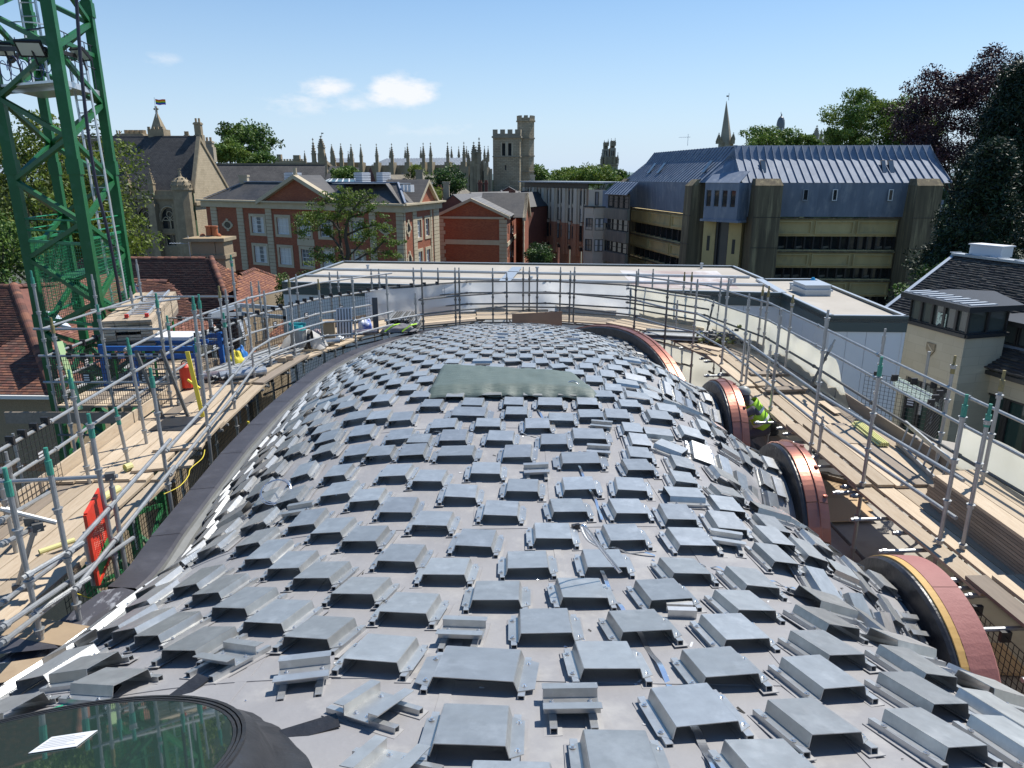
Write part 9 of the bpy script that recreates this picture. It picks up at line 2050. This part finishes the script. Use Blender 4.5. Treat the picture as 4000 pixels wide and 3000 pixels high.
# red canister, ladder with red tops, yellow bits
e = empty('red_canister', PZ(735,1510,DZ+0.05), 'red metal canister standing by the loading bay', 'canister'); mb = MB(); mb.tube([(0,0,0),(0,0,0.42)],0.13,14); mb.tube([(0,0,0.42),(0,0,0.48)],0.12,14,r2=0.05); mb.build('body', m_red, e); mb = MB(); mb.tube([Vector((0.08*math.cos(t),0,0.47+0.07*math.sin(t))) for t in np.linspace(0,math.pi,8)],0.012,5); mb.build('handle', m_mesh, e)
la_ = PZ(685,1640,DZ-0.05); ladder(la_+Vector((0.1,0,-0.3)), la_+Vector((-0.35,0.1,1.25)), 0.42, None, None, m_tubed, side=Vector((1,0.15,0))); bpy.data.objects['ladder.001' if 'ladder.001' in bpy.data.objects else 'ladder']
for o in [q for q in bpy.data.objects if q.name.startswith('ladder') and q.parent is None and 'label' not in q]: tag(o, 'access ladder rising through the opening in the left deck', 'ladder')
mb = MB(); P0_ = PZ(690,1655,DZ+0.052); mb.box(-0.32,0.32,-0.35,0.35,0,0.004,Matrix.Translation(P0_)); tag(mb.build('ladder_opening_shade', m_dframe), 'dark sheet standing for the shaded ladder opening in the left walkway', 'hatch')  # thin near-black sheet laid on the boards imitates the opening's shade
yb = empty('yellow_gate', PZ(795,1650,DZ+0.05), 'narrow yellow safety gate fixed at the edge of the left walkway', 'gate'); mb = MB(); mb.bar((0,0,0.1),(-0.12,0,1.25),0.07,0.02); mb.bar((0.0,0.03,0.6),(-0.2,0.05,0.75),0.03); mb.build('post', m_yel, yb)
e = empty('yellow_mesh_gate', Vector((-4.6,11.2,DZ-0.95)), 'yellow mesh guard hanging below the left walkway edge', 'gate'); mb = MB(); [mb.bar((0,0.06*k,0),(0,0.06*k,0.75),0.008) for k in range(9)]; [mb.bar((0,0,0.07*k),(0,0.5,0.07*k),0.008) for k in range(11)]; mb.build('mesh', m_yel, e); mb = MB(); mb.bar((0,0,0),(0,0,0.85),0.03); mb.bar((0,0.5,0),(0,0.5,0.95),0.03); mb.build('frame', m_yel, e)
def ytube(px, py, L, r, yaw, label, m=None, z=DZ+0.05): p = PZ(px,py,z); d = Vector((math.cos(yaw),math.sin(yaw),0)); mb = MB(); mb.tube([p-d*L/2+Vector((0,0,r)), p+d*L/2+Vector((0,0,r))],r,10,cap=False); o = mb.build('yellow_sleeve', m or mat('yellow_foam',(0.62,0.58,0.25),rough=0.7)); sd=o.modifiers.new('s','SOLIDIFY'); sd.thickness=0.004; return tag(o,label,'tube sleeve')
ytube(225,2142,0.36,0.03,R(50),'split yellow foam sleeve lying by the black mesh on the left deck'); ytube(418,1950,0.45,0.05,R(80),'upright-looking yellow sleeve above the red barrier gate'); ytube(503,1838,0.10,0.055,R(60),'short yellow tube end beside the lower plank')
# thin yellow ties and cable
mb = MB(); mb.tube(catmull([at_deck(*q,DZ+0.06) for q in ((640,1930),(700,1900),(735,1860),(745,1830),(790,1790),(800,1757))],8),0.006,5); tag(mb.build('cord', m_yel), 'thin yellow cord trailing along the edge of the left walkway', 'cord')
mb = MB(); mb.tube(catmull([PY(*q,6.9) for q in ((282,2312),(310,2322),(350,2335),(410,2341))],8),0.006,5); tag(mb.build('cord', m_yel), 'yellow tie strap hanging from the nearest left guard rail', 'cord')
# --- back: brown plywood sheets and grey frame at left
pw_ = [PZ(2000,1273,DZ), PZ(2195,1275,DZ)]; mb = MB(); a, b = pw_; up = Vector((0,0.06,0.42)); mb.add([a,b,b+up,a+up*0.8, a+Vector((0,.02,0)),b+Vector((0,.02,0)),b+up+Vector((0,.02,0)),a+up*0.8+Vector((0,.02,0))],[(0,1,2,3),(7,6,5,4),(3,2,6,7),(0,3,7,4),(1,5,6,2)]); tag(mb.build('plywood_sheet', mat('brown_plywood',(0.27,0.17,0.11),rough=0.8,col2=(0.22,0.135,0.09),scale=3)), 'brown plywood sheet leaning on the far guard rail', 'plywood sheet')
gf = empty('gantry', (-8,16.5,DZ), 'light grey steel gantry frame behind the left walkway', 'frame'); pts_ = [PY(*q) for q in ((820,1232,17.5),(935,1192,19.5),(1110,1205,19.5),(1120,1240,19.5),(945,1225,19.5))]; L0_ = Vector(gf.location)
for a,b in ((0,1),(1,2),(0,4),(4,3)): mb = MB(); mb.bar(pts_[a]-L0_, pts_[b]-L0_, 0.09, 0.10); mb.build('beam', m_metal, gf)
for i in (0,1,2): mb = MB(); mb.bar(pts_[i]-L0_, pts_[i]-L0_-Vector((0,0,1.6)), 0.09); mb.build('leg', m_metal, gf)
for a in ((960,1245,980,1330),(935,1245,958,1330)): mb = MB(); mb.bar(PY(a[0],a[1],19)-L0_, PY(a[2],a[3],18.4)-L0_, 0.06); mb.build('brace', m_metal, gf)
# --- right deck loads
c = at_deck(2690,1322); tube_bundle(Vector((c.x,c.y,DZ+0.03)), (1,-0.25,0), 2.0, 46, 'stack of dark scaffold tubes on the far right deck', wide=0.75, dark=0.6)
e = empty('coupler_heap', at_deck(2800,1345), 'heap of greenish scaffold couplers beside the stack of tubes', 'couplers')
for k in range(90): mb = MB(); s_=0.05; mb.box(-s_,s_,-s_*.6,s_*.6,-s_*.5,s_*.5, Matrix.Translation((rnd.gauss(0,.26),rnd.gauss(0,.2),0.05+abs(rnd.gauss(0,.14))))@Matrix.Rotation(rnd.uniform(0,6),4,'Z')@Matrix.Rotation(rnd.uniform(0,6),4,'X')); mb.build('coupler', m_tubed if rnd.random()<.6 else mat('olive_coupler',(0.16,0.18,0.06),rough=0.6), e)
plank(at_deck(2715,1350,DZ+0.14), at_deck(2818,1372,DZ+0.14), w=0.24, label='upright toe board plank at the bend of the right walkway', cat='plank')
plank(at_deck(2930,1462,DZ+0.06), at_deck(3080,1462,DZ+0.06), m=m_woodd, label='cross plank on the right walkway, farther one', cat='plank'); plank(at_deck(2985,1525,DZ+0.06), at_deck(3155,1520,DZ+0.06), m=m_woodd, label='cross plank on the right walkway, nearer one', cat='plank')
for (q0,q1,q2,q3,lab) in (((3225,1660),(3375,1665),(3440,1735),(3300,1730),'plywood sheet on the right walkway, crossed by shadows'),((3195,1567),(3220,1565),(3285,1612),(3262,1614),'small loose board on the right walkway')):
 pts = [at_deck(*q,DZ+0.055) for q in (q0,q1,q2,q3)]; mb = MB(); mb.add(pts+[p-Vector((0,0,0.015)) for p in pts],[(3,2,1,0),(0,1,5,4),(1,2,6,5),(2,3,7,6),(3,0,4,7)]); tag(mb.build('ply_board', m_wood), lab, 'board')
e = empty('yellow_tubes', at_deck(3395,1700,DZ+0.05), 'bundle of long yellow plastic sleeves lying on the right walkway', 'tube sleeves'); dd = (at_deck(3460,1740,DZ+0.05)-at_deck(3370,1668,DZ+0.05)); Ld = dd.length; dd.normalize(); xx_ = Vector((dd.y,-dd.x,0))
for k in range(9): mb = MB(); o_ = xx_*(0.035*(k%5)-0.07)+Vector((0,0,0.02+0.032*(k//5))); mb.tube([o_-dd*Ld*0.6,o_+dd*Ld*0.6],0.017,7); mb.build('sleeve', mat('pale_yellow_plastic',(0.66,0.64,0.26),rough=0.5), e)
# ladder along the right walkway
l0, l1 = at_deck(3520,1690,DZ+0.25), at_deck(3710,1860,DZ+0.25); ladder(l0, l1, 0.34, None, None, m_tube, side=Vector((0.3,0.1,1)), step=0.28)
for o in [q for q in bpy.data.objects if q.name.startswith('ladder') and q.parent is None and 'label' not in q]: tag(o, 'long ladder lying on its side along the right walkway', 'ladder')
# pale green plastic battens across the rails
e = empty('tube_bundle', (0,0,0), 'bundle of pale tubes laid across the rails near the right house', 'tubes'); a_, b_ = PY(3490,1522,13.6), PY(3670,1600,11.3)
for k in range(13): o_ = Vector((0.045*k,0.085*k,0)) ; mb = MB(); mb.tube([a_+o_+Vector((0,0,rnd.uniform(0,.03))), b_+o_*0.6+Vector((0,0,rnd.uniform(0,.03)))],0.02,6); mb.build('tube', mat('pale_green_tube',(0.45,0.52,0.42),rough=0.4) if k%3 else m_tube, e)
# big stack of long boards at the bottom right
e = empty('board_stack', (5.75,6.2,DZ), 'long stack of weathered boards on the right walkway at the image edge', 'board stack')
for r_ in range(10):
 for c_ in range(3): mb = MB(); j = rnd.uniform(-.12,.12); x = -0.33+c_*0.235; mb.box(x,x+0.225,-3.0+j,2.3+j,r_*0.043,r_*0.043+0.038); mb.build('board', m_wood if r_==9 else m_woodd, e)
# wrapped pallet, cardboard sheets and loose stuff on the terrace
e = empty('wrapped_pallet', PZ(3330,1860,FZ), 'pallet of plastic wrapped material on the terrace below the right walkway', 'pallet', rz=R(-42))
mb = MB(); [mb.box(-0.75,0.75,-0.5+0.16*k,-0.4+0.16*k,0,0.1) for k in range(7)]; mb.build('pallet', m_woodd, e)
P = [[Vector((-0.75+1.5*i/20, -0.42+0.84*j/14, 0.12+0.25*min(1,min(i,20-i)/2.0)*min(1,min(j,14-j)/2.0)+0.04*mnoise.noise(Vector((i*.6,j*.6,2))))) for j in range(15)] for i in range(21)]; mb = MB(); mb.grid(P); mb.build('plastic_wrap', m_white, e, smooth=True); mb = MB(); mb.box(-0.1,0.18,-0.1,0.1,0.40,0.43); mb.build('paper_label', m_lab, e)
for k,(px,py) in enumerate(((3262,1898),(3275,1935),(3285,1972),(3300,2010))):
 p = PZ(px,py,FZ+0.01+0.012*k); mb = MB(); mb.box(-0.42,0.42,-0.24,0.24,0,0.01,Matrix.Rotation(R(-8+4*k),4,'Z')); o = mb.build('cardboard_sheet', mat('orange_ply',(0.48,0.34,0.20),rough=0.8,rand=0.1), None, p); tag(o, ['rearmost','second','third','nearest'][k]+' orange-brown board laid on the terrace beside the copper arch', 'board')
plank(PZ(3860,2520,FZ+0.02), PZ(3960,2640,FZ+0.02), w=0.32, m=MATS['orange_ply'], label='orange board lying below the red sheathed parapet at the lower right', cat='board')
tube_bundle(PZ(3240,1785,FZ+0.02), (1,0.1,0), 1.3, 9, 'few dark tubes on the terrace behind the wrapped pallet', wide=0.4, dark=0.8)
lump(2990,1690,0.5,0.4,0.3,mat('black_tool_bag',(0.03,0.03,0.03),rough=0.8,bump=0.5),'black tool bag beside the kneeling worker','bag','tool_bag',seed=14,z=FZ+0.3)
lump(3840,2690,0.3,0.5,0.2,mat('yellow_orange_tarp',(0.55,0.32,0.04),rough=0.6,bump=0.5),'orange-yellow bundle at the lower right corner','bundle','bundle',seed=15,z=FZ+0.2)
# platform below the third arch where the worker kneels
WZ = PY(3000,1720,13.0).z
mb = MB(); mb.box(4.05,5.3,11.0,14.3,WZ-0.06,WZ); tag(mb.build('work_platform', m_woodd), 'low timber platform behind the second copper arch', 'platform')
# ---- worker: one continuous skinned body, bending beside the arch
def skin_person(loc, yaw):
 e = empty('person', loc, 'worker in lime high-visibility vest crouching behind a copper arch', 'person', rz=yaw)
 J = {'pel':(0,0,0.55),'sp1':(0,0.10,0.70),'sp2':(0,0.22,0.88),'nk':(0,0.34,1.02),'hd0':(0,0.38,1.08),'hd1':(0,0.43,1.18),
         'hl':(-0.10,0,0.53),'kl':(-0.16,0.34,0.42),'al':(-0.15,0.12,0.08),'fl':(-0.15,0.30,0.04),'hr':(0.10,0,0.53),'kr':(0.16,0.36,0.20),'ar':(0.15,0.02,0.08),'fr':(0.15,0.14,0.03),
         'sl':(-0.19,0.27,0.93),'el':(-0.26,0.50,0.74),'wl':(-0.14,0.70,0.66),'pl':(-0.11,0.78,0.64),'sr':(0.19,0.27,0.93),'er':(0.27,0.48,0.72),'wr':(0.14,0.68,0.60),'pr':(0.11,0.76,0.58)}
 E = [('pel','sp1'),('sp1','sp2'),('sp2','nk'),('nk','hd0'),('hd0','hd1'),('pel','hl'),('hl','kl'),('kl','al'),('al','fl'),('pel','hr'),('hr','kr'),('kr','ar'),('ar','fr'),('sp2','sl'),('sl','el'),('el','wl'),('wl','pl'),('sp2','sr'),('sr','er'),('er','wr'),('wr','pr')]
 RD = dict(pel=.15,sp1=.14,sp2=.16,nk=.06,hd0=.075,hd1=.095,hl=.10,kl=.068,al=.05,fl=.045,hr=.10,kr=.068,ar=.05,fr=.045,sl=.075,el=.05,wl=.034,pl=.04,sr=.075,er=.05,wr=.034,pr=.04)
 ks_ = list(J); me = bpy.data.meshes.new('body'); me.from_pydata([J[k] for k in ks_], [(ks_.index(a),ks_.index(b)) for a,b in E], []); me.materials.append(mat('work_clothes',(0.10,0.10,0.12),rough=0.9)); o = link('body', me, e)
 md = o.modifiers.new('skin','SKIN');
 for i,k in enumerate(ks_): me.skin_vertices[0].data[i].radius = (RD[k],RD[k])
 me.skin_vertices[0].data[0].use_root = True; sb = o.modifiers.new('sub','SUBSURF'); sb.levels = 1; sb.render_levels = 2
 # vest over the torso
 P = []
 for t in np.linspace(0,1,7):
  c = Vector((0,0.02+0.30*t,0.58+0.42*t)); w = 0.19-0.02*t+0.03*math.sin(t*3); d = 0.165; P.append([c+Vector((w*math.cos(a),0,0))+Vector((0,-0.75,0.66))*d*math.sin(a) for a in np.linspace(0,2*math.pi,17)])
 mb = MB(); mb.grid(P); mb.build('vest', mat('lime_vest',(0.45,0.80,0.05),rough=0.6), e, smooth=True)
 for t in (0.25,0.6):
  c = Vector((0,0.02+0.30*t,0.58+0.42*t)); mb = MB(); mb.grid([[c+Vector((0,0.03*h,0.045*h))+Vector((0.205*math.cos(a),0,0))+Vector((0,-0.75,0.66))*0.178*math.sin(a) for a in np.linspace(0,2*math.pi,17)] for h in (-0.5,0.5)]); mb.build('reflective_band', mat('silver_tape',(0.7,0.72,0.72),rough=0.4), e)
 hc = Vector((0,0.44,1.19)); mb = MB(); mb.grid([[hc+Vector((0.115*math.cos(a)*math.cos(b),0.13*math.sin(a)*math.cos(b),0.12*math.sin(b))) for a in np.linspace(0,2*math.pi,17)] for b in np.linspace(-0.15,math.pi/2,7)]); mb.box(-0.08,0.08,0.10+hc.y,0.17+hc.y,hc.z-0.02,hc.z); mb.build('helmet', mat('white_helmet',(0.30,0.32,0.30),rough=0.4), e, smooth=True)
 m_sk = mat('skin',(0.45,0.25,0.17),rough=0.6)
 for s in (-1,1):
  for k in range(5):
   b0 = Vector((s*0.11+(k-2)*0.018*(1), 0.77 if k else 0.75, 0.63 if s<0 else 0.57)); L_ = (0.05,0.07,0.075,0.07,0.055)[k]; mb = MB(); mb.tube([b0,b0+Vector((0,L_*0.6,-0.01)),b0+Vector((0,L_*0.9,-0.04))],0.009,6); mb.build('finger', m_sk, e)
 mb = MB(); fc = Vector((0,0.52,1.14)); mb.grid([[fc+Vector((0.075*math.cos(a)*math.cos(b),0.05*math.sin(b)+0.0,0.085*math.sin(a)*math.cos(b)))for a in np.linspace(0,2*math.pi,13)] for b in np.linspace(0,math.pi/2,5)]); mb.build('face', m_sk, e, smooth=True)
 return e
skin_person((4.62,12.2,WZ), R(75))
# hanging empty tube clips and lone post at the right
mb = MB(); p = PY(3618,1400,15.0); mb.tube([PY(3590,1620,15.0), PY(3630,1373,15.0)],0.03,8); o = mb.build('post', m_tube); tag(o, 'lone galvanised post with a head plate standing before the stone house', 'post')
# repeats that belong together
for key, grp in (('banding_strap','steel straps lying on the roof'),('broadleaf_tree','trees around and beyond the buildings'),('conifer','dark conifers at the right'),('chimney','chimneys above the lane roofs'),('house','small houses along the lane'),('cardboard_sheet','cardboard sheets on the left deck'),('roll','wrapped rolls on the left deck')):
 for o in list(S.collection.objects):
  if o.parent is None and o.name.split('.')[0] == key and 'label' in o: o['group'] = grp
